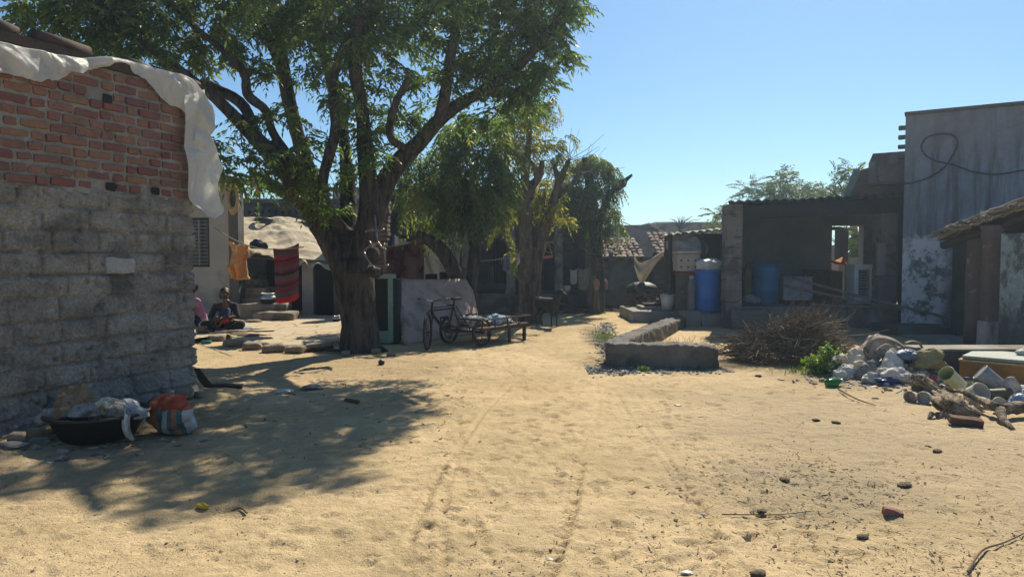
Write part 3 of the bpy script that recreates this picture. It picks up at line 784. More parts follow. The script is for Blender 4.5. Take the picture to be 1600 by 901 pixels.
mb = MB(); mb.prism([(XR - 5.6, PH - .3), (XR + .32, PH - .3), (XR - 1.2, PH + 3.5), (XR - 5.6, PH + 3.5)], ztop + .003, ztop + .12); mb.build('roof_slab', M('roof_concrete', (.22, .2, .17), (.14, .125, .11), 2), house)
p0 = at(338, 277, PH - .1); p1 = at(424, 292, PH - .6)
mb = MB(); mb.tube([p0, (p0 + p1) / 2 + [0, 0, .02], p1], [.085, .075, .06], 8, amp=.02); mb.build('roof_beam', WOOD, house, smooth=True)
mb = MB(); a = at(372, 281, PH - .35); b2 = at(389, 312, PH - .5); mb.tube([a, b2], .035, 7); mb.build('hanging_pole', WOOD, house, smooth=True)
mb = MB(); a = at(378, 281, PH - .25); b2 = at(386, 318, PH - .35); mb.tube([a, b2], .022, 7); mb.build('hanging_pole', WOOD, house, smooth=True)
c = at(364, 310, PH - .12)
rg = T('cane_ring', 'tan oval basket ring hung under the roof edge of the plastered house', 'basket', c)
mb = MB(); mb.torus(c, .2, .065, rot=np.diag([.55, 1, 1.45]) , seg=30); mb.build('hoop', M('cane', (.52, .38, .18), (.40, .28, .13), 14, bump=.5), rg, smooth=True)
mb = MB(); mb.tube([c + [0, 0, .3], at(366, 284, PH - .12)], .008, 5); mb.build('loop', ROPE, rg)

# stairs
st = T('stone_steps', 'worn masonry steps climbing beside the plastered house', 'steps', at(405, 490, 16.6) * [1, 1, 0])
for i, (x0, x1, y0, y1, d) in enumerate(((376, 408, 466, 477, 16.5), (376, 416, 450, 466, 16.75), (376, 404, 437, 450, 17.0), (376, 395, 427, 437, 17.25))):
    a = at(x0, y1, d); b2 = at(x1, y0, d); mb = MB(); mb.bx((a[0], d, .0), (b2[0], d + 1.2 - .25 * i, b2[2]), r=.02, n=7, amp=.018, nsc=5, seed=i); mb.build('step', STONE, st, smooth=False)
for (x0, x1, y0, y1, d, lab) in ((370, 446, 474, 490, 16.15, 'thick rough stone slab carrying the metal pot'), (393, 457, 488, 499, 15.75, 'lowest rough stone slab before the steps')):
    a = at(x0, y1, d); b2 = at(x1, y0, d); mb = MB(); mb.bx((a[0], d, PZ - .04 if y1 > 495 else .06), (b2[0], d + .5, b2[2]), r=.05, n=9, amp=.035, nsc=4, seed=int(x0))
    tag(mb.build('stone_slab', STONE, None, org=((a[0] + b2[0]) / 2, d + .25, PZ), smooth=True), lab, 'stone slab')
zs = float(at(400, 474, 16.15)[2])
def pot(c, r, label, name='metal_pot'):
    o = T(name, label, 'pot', c)
    pr = [(0, 0), (.45, .02), (.82, .22), (1, .58), (.93, .86), (.62, 1.08), (.60, 1.14), (.82, 1.24), (.80, 1.26), (.57, 1.16), (.58, 1.06), (.88, .85), (.94, .6), (.76, .25), (.4, .06), (0, .05)]
    mb = MB(); mb.lathe(c, [(a * r, z * r) for a, z in pr], 26); mb.build('vessel', ALU, o, smooth=True)
    mb = MB(); mb.torus(c + np.array([0, 0, 1.24 * r]), .82 * r, .03 * r, rot=rotm(R(90), 0, 0), seg=24, sec=6); mb.build('rim', ALU, o, smooth=True)
    mb = MB(); mb.lathe(c, [(a * r * 1.012, z * r) for a, z in pr[:4]], 26); mb.build('sooty_base', DARKW, o, smooth=True)
pc = at(419, 476, 16.3); pot(np.array([pc[0], 16.3, zs - .01]), .19, 'round aluminium water pot with sooty base on the stone slab')
pc = gp(526, 502, PZ); pot(np.array([pc[0], pc[1], PZ]), .10, 'small metal pot standing by the left side of the big tree trunk', 'small_pot')
pc = gp(396, 503, PZ); mb = MB(); mb.ell(pc + [0, 0, .02], (.18, .12, .04), 3, None, .2, 3); tag(mb.build('flat_stone', STONE, None, org=pc, smooth=True), 'flat stone lying on the sunlit courtyard before the steps', 'stone')

# tarp-covered lean-to
TD = 17.3
lt = T('lean_to', 'low lean-to roofed with a beige tarpaulin, dark inside', 'lean-to', at(450, 495, 17.6) * [1, 1, 0])
tarp = M('beige_tarp', (.50, .43, .31), (.42, .35, .25), 2.5, rough=.85, bump=.5, bsc=9, bdist=.03, stain=(.3, .25, .17), ssc=2, slo=.52, shi=.7)
e0 = path([(372, 394), (400, 398), (440, 404), (480, 407), (520, 412), (546, 424)], 110); e1 = path([(368, 338), (400, 340), (440, 338), (475, 344), (505, 360), (530, 372)], 110)
def tarpf(u, v):
    iu = np.clip((u * 109).round().astype(int), 0, 109); pts = []
    for a, vv in zip(iu, v):
        p = at(*e0[a], TD - .1); q = at(*e1[a], 20.3); pts.append(p * (1 - vv) + q * vv)
    P = np.array(pts)
    P[:, 2] += .05 * fbm(P * np.array([.5, 1.1, 1]), 1.2, 3, 81) + .07 * crease(P, 70, 82, .10) + .02 * np.sin(v * 9 + u * 5)
    P[:, 2] -= .07 * np.clip(.06 - v, 0, 1) / .06 * (1 + np.sin(u * 40 + 3 * np.sin(u * 11)))
    return P
sheet('tarpaulin', tarpf, 110, 80, tarp, lt, th=.008, smooth=False)
mb = MB()
for a, b2 in (((374, 340), (470, 352)), ((480, 352), (545, 420))): pass
x0 = float(at(470, 440, TD)[0]); x1 = float(at(487, 440, TD)[0])
mb.bx((x0, TD + .1, 0), (x1, TD + .35, 1.42)); mb.build('front_pier', PLASTER, lt)
mb = MB(); xa = float(at(376, 440, TD)[0]); xb = float(at(548, 440, 18)[0])
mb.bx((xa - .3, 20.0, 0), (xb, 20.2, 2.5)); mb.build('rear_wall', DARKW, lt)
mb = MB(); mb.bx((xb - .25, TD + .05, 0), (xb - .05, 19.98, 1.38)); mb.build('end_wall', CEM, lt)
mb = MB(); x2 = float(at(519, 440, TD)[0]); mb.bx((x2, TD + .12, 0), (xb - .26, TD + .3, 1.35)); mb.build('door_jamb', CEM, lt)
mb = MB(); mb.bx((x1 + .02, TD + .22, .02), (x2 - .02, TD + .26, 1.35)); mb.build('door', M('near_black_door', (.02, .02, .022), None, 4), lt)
mb = MB(); mb.tube([(xa - .2, TD + .05, 1.52), ((xa + xb) / 2, TD + .05, 1.45), (xb, TD + .05, 1.32)], .05, 7); mb.build('eave_pole', WOOD, lt)
c = at(412, 346, 19.7) + [0, 0, .05]; mb = MB(); mb.torus(c, .2, .055, rot=rotm(R(90), 0, 0) , seg=24); tag(mb.build('old_tyre', BLK, None, org=c, smooth=True), 'old black tyre ring lying on the tarpaulin roof', 'tyre')
c = at(404, 389, TD - .1); crumple('dark_bundle', 'dark blue bundle tucked at the front edge of the tarpaulin roof', 'bundle', c, (.17, .14, .13), M('navy_cloth', (.02, .025, .05), None, 6), seed=31, n=3)

# long parapet house behind
PD = 21.5
bh = T('parapet_house', 'long low house with a weathered parapet behind the lean-to', 'house', (-6, PD, 0))
x0 = float(at(330, 320, PD)[0]); x1 = float(at(580, 320, PD)[0]); zt = float(at(450, 318, PD)[2])
mb = MB(); mb.bx((x0, PD, 0), (x1, PD + 4, zt)); mb.build('wall', M('weathered_wall', (.20, .19, .175), (.13, .125, .115), 1.5, stain=(.07, .065, .06), ssc=1.2), bh)
mb = MB(); mb.bx((x0 - .1, PD - .12, zt + .003), (x1 + .1, PD + 4.1, zt + .14), n=6, amp=.03); mb.build('coping', MATS['roof_concrete'], bh)
v0 = MB().bx((x0 + .3, PD - .012, zt - .32), (x0 + .39, PD + .02, zt - .2)).build('vent_opening', DARKW, bh)  # dark block on the wall, shade of the opening put into its colour
for i in range(1, 22): dup(v0, loc=(i * (x1 - x0 - .6) / 21, 0, 0), parent=bh)
# far painted parapet seen between the limbs, with prayer flags beyond
ub = T('upper_storey', 'pale rooftop room seen between the limbs of the big tree', 'rooftop room', (-5, 26, 0))
a = at(520, 330, 26); b2 = at(606, 298, 26); mb = MB(); mb.bx((a[0], 26, 0), (b2[0], 29, b2[2])); mb.build('wall', M('pale_wall', (.45, .43, .40), (.33, .31, .29), 1.5, stain=(.2, .19, .18)), ub)
mb = MB(); mb.bx((a[0] - .15, 25.85, b2[2] + .003), (b2[0] + .15, 29.1, b2[2] + .12)); mb.build('roof_edge', CEM, ub)
FLAG = M('red_flag', (.42, .035, .03), (.5, .3, .28), 3, transl=.3)
for i, (px, y0, y1, lab) in enumerate(((400, 262, 316, 'tall red and white temple flag above the parapet'), (406, 288, 318, 'short red temple flag beside the taller one'))):
    p = at(px, y1, 30 - i); q = at(px, y0, 30 - i)
    fl = T('temple_flag', lab, 'flag', p, group='temple flags beyond the roofs')
    mb = MB(); mb.tube([p - [0, 0, 2.6], q], .03, 6); mb.build('staff', WOOD, fl)
    def ff(u, v, p=p, q=q, i=i): return np.stack([q[0] - .28 * u * (1 - .3 * i) + .05 * np.sin(v * 8), q[1] + .08 * np.sin(u * 7 + v * 5), q[2] - .05 - v * (.8 - .3 * i)], 1)
    sheet('cloth', ff, 8, 10, FLAG, fl, th=.005)

# washing on a rope from the house to the tree
ra = at(334, 355, 16.35); rb = at(474, 386, 12.2)
rp = np.array([ra + (rb - ra) * k / 16 - [0, 0, .22 * math.sin(k / 16 * math.pi)] for k in range(17)])
tag(MB().tube(rp, .011, 6).build('washing_line', ROPE, None, org=ra), 'rope strung from the plastered house to the big tree', 'rope')
def hung(name, label, cat, P00, P10, drop, mat, sag=.05, fold=.05, nf=3, slope=0.0, seed=0, nu=26, nv=30, th=.006, gather=0.0):
    P00 = np.asarray(P00, float); P10 = np.asarray(P10, float)
    dr = nrm((P10 - P00) * [1, 1, 0]); nn = np.array([-dr[1], dr[0], 0])
    def f(u, v):
        uu = .5 + (u - .5) * (1 - gather * v)
        P = P00 + (P10 - P00) * uu[:, None]; P[:, 2] -= sag * np.sin(u * math.pi) + v * (drop + slope * (u - .5))
        w_ = np.sin(u * nf * 6.28 + seed + 1.5 * v) * fold * (.3 + .7 * v) + fold * 1.2 * fbm(np.stack([u * 3, v * 2, u * 0 + seed], 1), 1.3, 3, 5)
        return P + nn * w_[:, None]
    return tag(sheet(name, f, nu, nv, mat, None, org=(P00 + P10) / 2, th=th), label, cat)
RED = M('red_striped', (0, 0, 0), rough=.95, bump=.2, stops=[(0, (.16, .03, .05)), (.06, (.10, .07, .09)), (.14, (.30, .03, .05)), (.2, (.055, .03, .04)), (.24, (.22, .03, .05)), (.33, (.12, .09, .1)), (.4, (.25, .025, .04)), (.44, (.05, .03, .035)), (.5, (.14, .1, .11)), (.6, (.28, .03, .045)), (.64, (.07, .04, .05)), (.7, (.18, .04, .06)), (.8, (.11, .085, .1)), (.9, (.46, .025, .045))], ramp_noise=.05, transl=.25)
hung('striped_shawl', 'red striped woollen shawl hanging from the rope before the lean-to', 'shawl', at(429, 388, 13.2), at(466, 379, 12.9), 1.0, RED, fold=.045, nf=1.5, slope=-.02, gather=-.12)
hung('orange_cloth', 'orange cloth gathered over the rope by the corner of the plastered house', 'cloth', at(361, 376, 15.3), at(383, 382, 15.0), .74, M('orange_cotton', (.62, .34, .13), (.5, .27, .11), 4, bump=.2, stain=(.6, .44, .26), ssc=4, transl=.4), fold=.14, nf=2.4, gather=.35)

# ================================================================== people and goat
def hand(mb, wrist, direction, side):
    d = nrm(direction); s = nrm(np.cross(d, [0, 0, 1])) * side
    pl = wrist + d * .085
    mb.cap(wrist, pl, .026, .034, 8)
    for k, (o, l) in enumerate(((-.026, .06), (-.009, .074), (.009, .07), (.026, .055))):
        a = pl + s * o; b2 = a + d * l * .55 - np.array([0, 0, .012]); mb.cap(a, b2, .0105, .0095, 6); mb.cap(b2, b2 + d * l * .4 - np.array([0, 0, .022]), .0095, .0085, 6)
    a = wrist + d * .03 - s * .03; mb.cap(a, a - s * .03 + d * .045 - np.array([0, 0, .01]), .012, .0095, 6)
def face(mb, hc, fd, up, sc=1.0):
    """head with brow, nose, chin and ears: hc centre, fd facing"""
    fd = nrm(fd); sd = nrm(np.cross(fd, up)); A = np.stack([sd, fd, nrm(up)], 1)
    mb.ell(hc, (.073 * sc, .092 * sc, .108 * sc), 3, A)
    mb.cap(hc + A @ np.array([0, .088, .012]) * sc, hc + A @ np.array([0, .104, -.022]) * sc, .011 * sc, .017 * sc, 8)
    mb.cap(hc + A @ np.array([-.03, .055, -.07]) * sc, hc + A @ np.array([.03, .055, -.07]) * sc, .03 * sc, None, 8)
    for q in (-1, 1):
        mb.ell(hc + A @ np.array([q * .074, -.005, -.005]) * sc, (.012 * sc, .022 * sc, .03 * sc), 2, A)
        mb.cap(hc + A @ np.array([q * .022, .058, .028]) * sc, hc + A @ np.array([q * .045, .05, .026]) * sc, .03 * sc, None, 8)
    return A
def eyes(hc, A, parent, sc=1.0):
    for q in (-1, 1):
        mb = MB(); mb.ell(hc + A @ np.array([q * .031, .083, .008]) * sc, (.011 * sc, .008 * sc, .007 * sc), 2, A); mb.build('eye', EYE, parent, local=True, smooth=True)
    mb = MB(); mb.cap(hc + A @ np.array([-.02, .087, -.05]) * sc, hc + A @ np.array([.02, .087, -.05]) * sc, .0065 * sc, None, 6); mb.build('mouth', LIP, parent, local=True, smooth=True)
SKIN = M('brown_skin', (.125, .068, .042), (.10, .053, .033), 8, rough=.6, bump=0, fine=.08)
EYE = M('dark_eye', (.015, .012, .01), None, 4, rough=.2, bump=0); LIP = M('lip', (.12, .05, .04), None, 4, bump=0)
HAIR = M('black_hair', (.012, .011, .011), (.02, .018, .017), 30, rough=.5, bump=.3)
def A3(*a): return np.array(a, float)

def sitting(name, label, loc, rz, top_m, leg_m, headdir, pose):
    o = T(name, label, 'person', loc, rz)
    b2 = MB(); cl = MB(); lg = MB()
    pel = A3(0, .03, .12); ch = A3(*pose.get('chest', (0, .02, .43))); nk = A3(*pose.get('neck', (0, 0, .56))); hd = A3(*pose.get('head', (0, -.02, .70)))
    b2.cap(pel, ch, .115, .11, 12); b2.cap(ch, nk, .07, .045, 10); b2.cap(nk, hd, .046, .05, 10)
    A = face(b2, hd, headdir, A3(0, .05, 1))
    cl.ell(pel + [0, 0, .03], (.165, .135, .14), 3); cl.cap(pel + [0, 0, .08], ch + [0, 0, -.02], .135, .13, 12)
    cl.cap(ch + [-.10, 0, .03], ch + [.10, 0, .03], .095, None, 10)
    for q, (sh, el, wr) in zip((-1, 1), pose['arms']):
        sh, el, wr = A3(*sh), A3(*el), A3(*wr)
        b2.cap(ch + [q * .06, 0, .04], sh, .06, .048, 8); b2.cap(sh, el, .045, .036, 8); b2.cap(el, wr, .035, .024, 8)
        hand(b2, wr, wr - el, q)
        cl.cap(ch + [q * .09, 0, .04], sh, .08, .066, 8); cl.cap(sh, el, .063, .055, 8)
        if pose.get('long'): cl.cap(el, wr, .053, .042, 8)
    for q, (hp, kn, an, toe) in zip((-1, 1), pose['legs']):
        hp, kn, an, toe = A3(*hp), A3(*kn), A3(*an), A3(*toe)
        b2.cap(pel, hp, .10, .085, 8); b2.cap(hp, kn, .08, .055, 8); b2.cap(kn, an, .05, .034, 8); b2.cap(an, toe, .034, .026, 8)
        for k in range(5):
            dd = nrm(toe - an); ss = nrm(np.cross(dd, [0, 0, 1])); b2.cap(toe + ss * (k - 2) * .014, toe + ss * (k - 2) * .015 + dd * (.035 - .003 * k), .009, .008, 6)
        lg.cap(pel, hp, .12, .11, 8); lg.cap(hp, kn, .105, .085, 8); lg.cap(kn, kn + (an - kn) * .8, .08, .06, 8)
    organic(b2, 'body', SKIN, o, voxel=.0085, it=3, local=True)
    organic(cl, 'shirt' if pose.get('long') else 'blouse', top_m, o, voxel=.016, it=4, local=True)
    organic(lg, 'trousers' if pose.get('long') else 'skirt', leg_m, o, voxel=.018, it=5, local=True)
    hb = MB(); hb.ell(hd + A @ A3(0, -.03, .032), (.094, .098, .102), 3, A, .05, 6)
    if pose.get('bun'): hb.ell(hd + A @ A3(.02, -.085, .075), (.06, .055, .05), 3); hb.cap(hd + A @ A3(-.075, -.03, .0), hd + A @ A3(-.07, -.05, -.10), .03, .025); hb.cap(hd + A @ A3(.075, -.03, .0), hd + A @ A3(.07, -.05, -.08), .028, .02)
    organic(hb, 'hair', HAIR, o, voxel=.012, it=2, local=True)
    eyes(hd, A, o)
    return o
BLKCL = M('black_cotton', (.03, .028, .032), (.045, .04, .045), 9, bump=.3)
w0 = gp(349, 517, PZ)
wom = sitting('person', 'woman in dark clothes sitting on the courtyard with a small child in her lap', (w0[0], w0[1] + .12, PZ), R(8), BLKCL, M('dark_skirt', (.022, .022, .026), None, 9, bump=.3), (.35, -1, .05),
    dict(bun=True, arms=[((-.18, 0, .47), (-.245, -.10, .27), (-.19, -.25, .14)), ((.18, 0, .47), (.25, -.12, .28), (.11, -.27, .27))],
         legs=[((-.11, -.02, .10), (-.33, -.20, .13), (-.07, -.34, .055), (.02, -.36, .04)), ((.11, -.02, .10), (.33, -.22, .13), (.08, -.30, .065), (-.02, -.31, .05))]))
chl = T('person', 'small child in dark blue held in the lap of the seated woman', 'person', (w0[0] + .09, w0[1] - .07, PZ + .20), R(-30))
cb = MB(); cb.cap((0, 0, .02), (0, .01, .2), .065, .06); cb.cap((0, .01, .22), (0, 0, .27), .03, .03); A = face(cb, A3(0, -.005, .325), (.2, -1, -.1), A3(0, 0, 1), .78)
for q in (-1, 1):
    cb.cap((q * .05, 0, .19), (q * .10, -.06, .10), .028, .022); cb.cap((q * .10, -.06, .10), (q * .06, -.13, .08), .021, .016); hand(cb, A3(q * .06, -.13, .08), A3(-q * .3, -1, -.2) , q)
    cb.cap((q * .04, 0, .0), (q * .10, -.15, .03), .04, .03); cb.cap((q * .10, -.15, .03), (q * .05, -.2, -.08), .028, .02); cb.cap((q * .05, -.2, -.08), (q * .05, -.26, -.085), .018, .015)
organic(cb, 'body', SKIN, chl, voxel=.008, it=2, local=True)
cb = MB(); cb.cap((0, 0, .03), (0, .01, .19), .08, .075)
for q in (-1, 1): cb.cap((q * .05, 0, .19), (q * .10, -.06, .10), .042, .036)
organic(cb, 'top', M('blue_cotton', (.03, .045, .10), None, 8, bump=.2), chl, voxel=.011, it=3, local=True)
cb = MB(); cb.ell((0, 0, .0), (.085, .08, .06), 3)
for q in (-1, 1): cb.cap((q * .04, 0, .0), (q * .09, -.13, .025), .052, .046)
organic(cb, 'shorts', M('red_cotton', (.42, .035, .04), None, 8, bump=.2), chl, voxel=.011, it=3, local=True)
cb = MB(); cb.ell((0, .015, .35), (.064, .068, .065), 3); cb.build('hair', HAIR, chl, local=True, smooth=True); eyes(A3(0, -.005, .325), A, chl, .78)
m0 = gp(309, 514, .05)
PINK = M('pink_shirt', (.40, .20, .29), (.33, .16, .24), 6, bump=.3, bsc=20, fine=.15)
man = sitting('person', 'man in a pink shirt squatting half hidden behind the hut corner', (m0[0] - .02, m0[1] + .12, .07), R(-75), PINK, M('navy_trousers', (.025, .026, .036), None, 8, bump=.3), (0, -1, -.15),
    dict(long=True, chest=(0, -.06, .48), neck=(0, -.10, .62), head=(0, -.13, .765), arms=[((-.19, -.07, .54), (-.24, -.20, .34), (-.10, -.38, .34)), ((.19, -.07, .54), (.25, -.18, .33), (.08, -.38, .33))],
         legs=[((-.10, -.02, .14), (-.17, -.36, .38), (-.14, -.20, .05), (-.15, -.33, .025)), ((.10, -.02, .14), (.18, -.36, .38), (.14, -.20, .05), (.15, -.33, .025))]))
# what lies around them
papm = [M('grey_card', (.36, .37, .40), (.28, .29, .31), 6), M('tan_card', (.40, .31, .18), None, 6), M('blue_card', (.22, .28, .40), None, 6), WOOD, DWOOD]
ITEMS = [(352, 519, .32, .2, 0, 12, 'grey flattened carton in the pile beside the seated woman'), (372, 520, .34, .16, 1, -10, 'tan flattened carton in the pile beside the seated woman'), (380, 517, .32, .2, 2, 20, 'blue grey flattened carton on top of the pile'),
         (398, 523, .5, .10, 4, 4, 'dark thin board at the right end of the carton pile'), (384, 525, .5, .12, 3, -6, 'grey wooden slat at the front of the carton pile'), (345, 523, .4, .10, 4, 10, 'dark wooden slat in front of the seated woman'), (413, 522, .35, .06, 4, -3, 'dark pointed stick at the far right of the pile')]
for i, (px, py, a, b2, mi, rz, lab) in enumerate(ITEMS):
    p = gp(px, py, PZ); mb = MB(); mb.box(p + [0, 0, .03 + .012 * (i % 4)], (a, b2, .02), rot=rotm(R(rnd.gauss(0, 6)), R(rnd.gauss(0, 4)), R(rz)), r=.004, n=3, amp=.008)
    tag(mb.build('flat_carton' if mi < 3 else 'wood_strip', papm[mi], None, org=p), lab, 'carton' if mi < 3 else 'slat')
for i, (px, py, r, mm, lab) in enumerate(((322, 512, .11, M('cream_cloth', (.52, .44, .32), (.35, .27, .18), 6), 'cream bundle between the two seated people'), (316, 520, .09, BRN, 'brown crumpled bundle by the squatting man'), (332, 516, .08, GREYS, 'grey bundle touching the seated woman'))):
    crumple('cloth_bundle', lab, 'bundle', gp(px, py, PZ), (r, r * .8, r * .9), mm, seed=40 + i, n=3)
for i, (px, py) in enumerate(((303, 533), (311, 530))):
    p = gpos(px, py); mb = MB(); mb.cap(p + [-.06, 0, .035], p + [.1, -.02, .03], .035, .04); mb.ell(p + [.0, 0, .055], (.06, .035, .035), 2)
    tag(mb.build('shoe', BLK, None, org=p, smooth=True), ['black shoe at the hut corner edge of the courtyard', 'black shoe nearer the courtyard stones'][i], 'shoe', 'pair of shoes left by the courtyard')
p = gpos(322, 537); mb = MB(); mb.cap(p + [-.06, 0, .03], p + [.06, .02, .03], .035, .03); tag(mb.build('plastic_scrap', M('teal_plastic', (.03, .25, .2), None, 4, rough=.4), None, org=p, smooth=True), 'teal plastic piece on the sand before the courtyard', 'plastic')

# goat
g0 = gpos(857, 510)
goat = T('goat', 'black goat standing beside the pruned tree with its head raised', 'goat', g0, R(-50))
GOAT = M('black_coat', (.018, .017, .018), (.028, .026, .026), 12, rough=.75, bump=.5, bsc=60)
gb = MB()
gb.cap((-.26, 0, .50), (.18, 0, .50), .125, .13, 12); gb.cap((-.05, 0, .46), (.14, 0, .45), .14, .135, 12); gb.ell((-.28, 0, .51), (.12, .10, .13), 3)
gb.cap((.2, 0, .53), (.36, 0, .72), .095, .062, 10); gb.ell((.385, 0, .765), (.075, .052, .062), 3); gb.cap((.40, 0, .755), (.53, 0, .695), .048, .032, 10); gb.cap((.49, 0, .69), (.45, 0, .60), .012, .006, 6)
for q in (-1, 1):
    gb.cap((.36, q * .045, .79), (.31, q * .13, .70), .022, .014, 6)
    gb.cap((.17, q * .07, .45), (.18, q * .075, .26), .052, .03, 8); gb.cap((.18, q * .075, .26), (.17, q * .075, .05), .024, .018, 8); gb.cap((.17, q * .075, .05), (.19, q * .075, .018), .022, .02, 8)
    gb.cap((-.27, q * .06, .48), (-.20, q * .08, .33), .08, .05, 8); gb.cap((-.20, q * .08, .33), (-.33, q * .08, .22), .04, .024, 8); gb.cap((-.33, q * .08, .22), (-.31, q * .08, .05), .022, .018, 8); gb.cap((-.31, q * .08, .05), (-.29, q * .08, .018), .022, .02, 8)
gb.cap((-.38, 0, .57), (-.46, 0, .63), .024, .012, 6)
organic(gb, 'body', GOAT, goat, voxel=.011, it=3, local=True)
for q in (-1, 1):
    mb = MB(); mb.tube(path([(.37, q * .03, .815), (.33, q * .045, .89), (.27, q * .06, .92)], 8), np.linspace(.016, .004, 8), 7); mb.build('horn', M('horn', (.12, .10, .08), None, 20), goat, local=True, smooth=True)
    mb = MB(); mb.ell((.415, q * .045, .775), (.01, .007, .01), 2); mb.build('eye', M('amber_eye', (.25, .15, .04), None, 4, rough=.2, bump=0), goat, local=True, smooth=True)

# ================================================================== trees
def bark_mat(name, c1, c2, st=(1, 1, .18), bump=.9):
    m, t, b = new_mat(name)
    v = vec_(t, st)
    n1 = noise_(t, v, 9, 8, .7, .6); n2 = noise_(t, vec_(t), 5, 4)
    c = mixc(t, ramp_(t, n1, [(.40, 0.0), (.60, 1.0)]), c2, c1)
    c = mixc(t, ramp_(t, n2, [(.5, 0.0), (.75, .5)]), c, tuple(x * 1.35 for x in c1))
    t.links.new(c, b.inputs['Base Color']); b.inputs['Roughness'].default_value = .95; b.inputs['Specular IOR Level'].default_value = .15
    bp = nd(t, 'ShaderNodeBump'); bp.inputs['Strength'].default_value = bump; bp.inputs['Distance'].default_value = .05
    t.links.new(n1, bp.inputs['Height']); t.links.new(bp.outputs[0], b.inputs['Normal'])
    return m
BARK = bark_mat('neem_bark', (.095, .082, .074), (.022, .019, .018))
BARK2 = bark_mat('brown_bark', (.165, .128, .108), (.042, .033, .03))
ctex = bpy.data.textures.new('bark_lumps', 'CLOUDS'); ctex.noise_scale = .12; ctex.noise_depth = 3
def limb(mb, pts, d0, n=14, seg=12, amp=.0):
    """pts of (px, py, pixel radius, depth offset): a limb through those image points at real depths"""
    Q = []
    for q in pts:
        d = d0 + (q[3] if len(q) > 3 else 0); p = at(q[0], q[1], d); Q.append((*p, q[2] / F * d))
    Q = path(Q, n); mb.tube(Q[:, :3], np.maximum(Q[:, 3], .006), seg, amp=amp, nsc=2.5)
    return Q
def wood(mb, name, mat, parent, voxel, disp=.05):
    disp *= .6
    o = organic(mb, name, mat, parent, voxel=voxel, it=3)
    d = o.modifiers.new('lumps', 'DISPLACE'); d.texture = ctex; d.strength = disp; d.mid_level = .5; d.texture_coords = 'LOCAL'
    return o
def grow(tips, skel, r, mb, frac=.3, rad=.012):
    """thin branchlets from the nearest limb point to some of the twig tips"""
    S = np.concatenate([q[len(q) // 3:, :3] for q in skel])
    for p in tips[r.random(len(tips)) < frac]:
        dd = np.linalg.norm(S - p, axis=1); s = S[np.argmin(dd)]
        L = np.linalg.norm(p - s)
        if L < .15 or L > 3.2: continue
        mid = (s + p) / 2 + np.array([0, 0, .12 * L]) + r.normal(size=3) * .08 * L
        mb.tube(path([s, mid, p], 6), np.linspace(rad * (.6 + L * .5), .004, 6), 4, cap=False)

# ---- the big neem
TD0 = 11.3
tb_ = gpos(562, 548)
big = T('neem_tree', 'big dark many-limbed neem tree with a thick trunk in the middle of the yard', 'tree', tb_)
tr = MB(); sk = []
limb(tr, [(562, 562, 40), (563, 548, 34), (562, 510, 29), (557, 470, 29), (553, 435, 32), (548, 405, 30)], TD0, 16, 18, .02)
for dx, dy in ((-34, 6), (36, 10), (52, 3), (-24, 12), (15, 14)): limb(tr, [(562 + dx * .3, 535, 13), (562 + dx * .65, 548 + dy * .4, 9), (562 + dx, 552 + dy, 3)], TD0 - .05 * dy / 4, 8, 8)
limb(tr, [(545, 425, 24), (520, 380, 21), (492, 332, 19, -.1), (464, 290, 17, -.2), (430, 248, 14, -.4), (396, 212, 12, -.6)], TD0, 16, 14, .015)
tr_o = wood(tr, 'trunk', BARK, big, .03, .05)
l2 = MB()
sk.append(limb(l2, [(470, 298, 16), (432, 250, 14, -.3), (396, 212, 12, -.6), (362, 178, 10, -.8), (335, 152, 9, -1), (310, 133, 8, -1.1), (275, 105, 7, -1.2), (225, 70, 6, -1.3), (150, 35, 4, -1.5)], TD0, 26))
sk.append(limb(l2, [(400, 215, 9, -.6), (380, 165, 9, -.4), (340, 140, 8, -.4), (318, 128, 7)], TD0, 14))
sk.append(limb(l2, [(500, 345, 13), (470, 312, 12, .3), (440, 297, 11, .6), (412, 283, 10, .7), (402, 270, 9, .7)], TD0, 14))
sk.append(limb(l2, [(525, 385, 15), (500, 320, 14, .2), (478, 255, 12, .3), (462, 200, 11, .3), (450, 150, 11, .3), (440, 95, 11, .2), (432, 40, 10), (425, -40, 11), (410, -130, 8)], TD0, 28))
sk.append(limb(l2, [(445, 120, 9, .2), (420, 60, 8, -.2), (385, 10, 7, -.6), (345, -60, 5, -1)], TD0, 14))
sk.append(limb(l2, [(470, 272, 8), (440, 228, 7, -.3), (425, 205, 7, -.4), (415, 172, 7, -.5), (388, 150, 8, -.6), (383, 118, 7, -.7), (366, 95, 7, -.8), (345, 76, 6, -.9), (300, 40, 5, -1)], TD0, 26))
sk.append(limb(l2, [(546, 400, 17), (545, 335, 14, .3), (543, 280, 12, .5), (538, 225, 9, .6), (530, 170, 11, .7), (512, 100, 10, .8), (490, 30, 9, 1), (470, -50, 7, 1.2)], TD0, 24))
sk.append(limb(l2, [(540, 365, 11), (510, 325, 10, -.2), (505, 280, 8, -.4), (515, 240, 9, -.5), (524, 200, 8, -.6), (520, 130, 7, -.8), (545, 50, 6, -1)], TD0, 20))
sk.append(limb(l2, [(558, 410, 22), (574, 345, 16, -.1), (576, 290, 15, -.1), (570, 230, 13, -.2), (566, 170, 10, -.3), (555, 110, 11, -.5), (560, 40, 9, -.7), (575, -40, 7, -1), (590, -120, 5, -1.2)], TD0, 24))
sk.append(limb(l2, [(556, 410, 24), (580, 345, 19, .1), (600, 290, 17, .2), (622, 255, 15, .2), (652, 226, 13, .2), (688, 186, 11, .2), (720, 162, 10, .1), (755, 142, 8), (800, 112, 9, -.2), (850, 60, 7, -.5), (885, 10, 5, -.7)], TD0, 26))
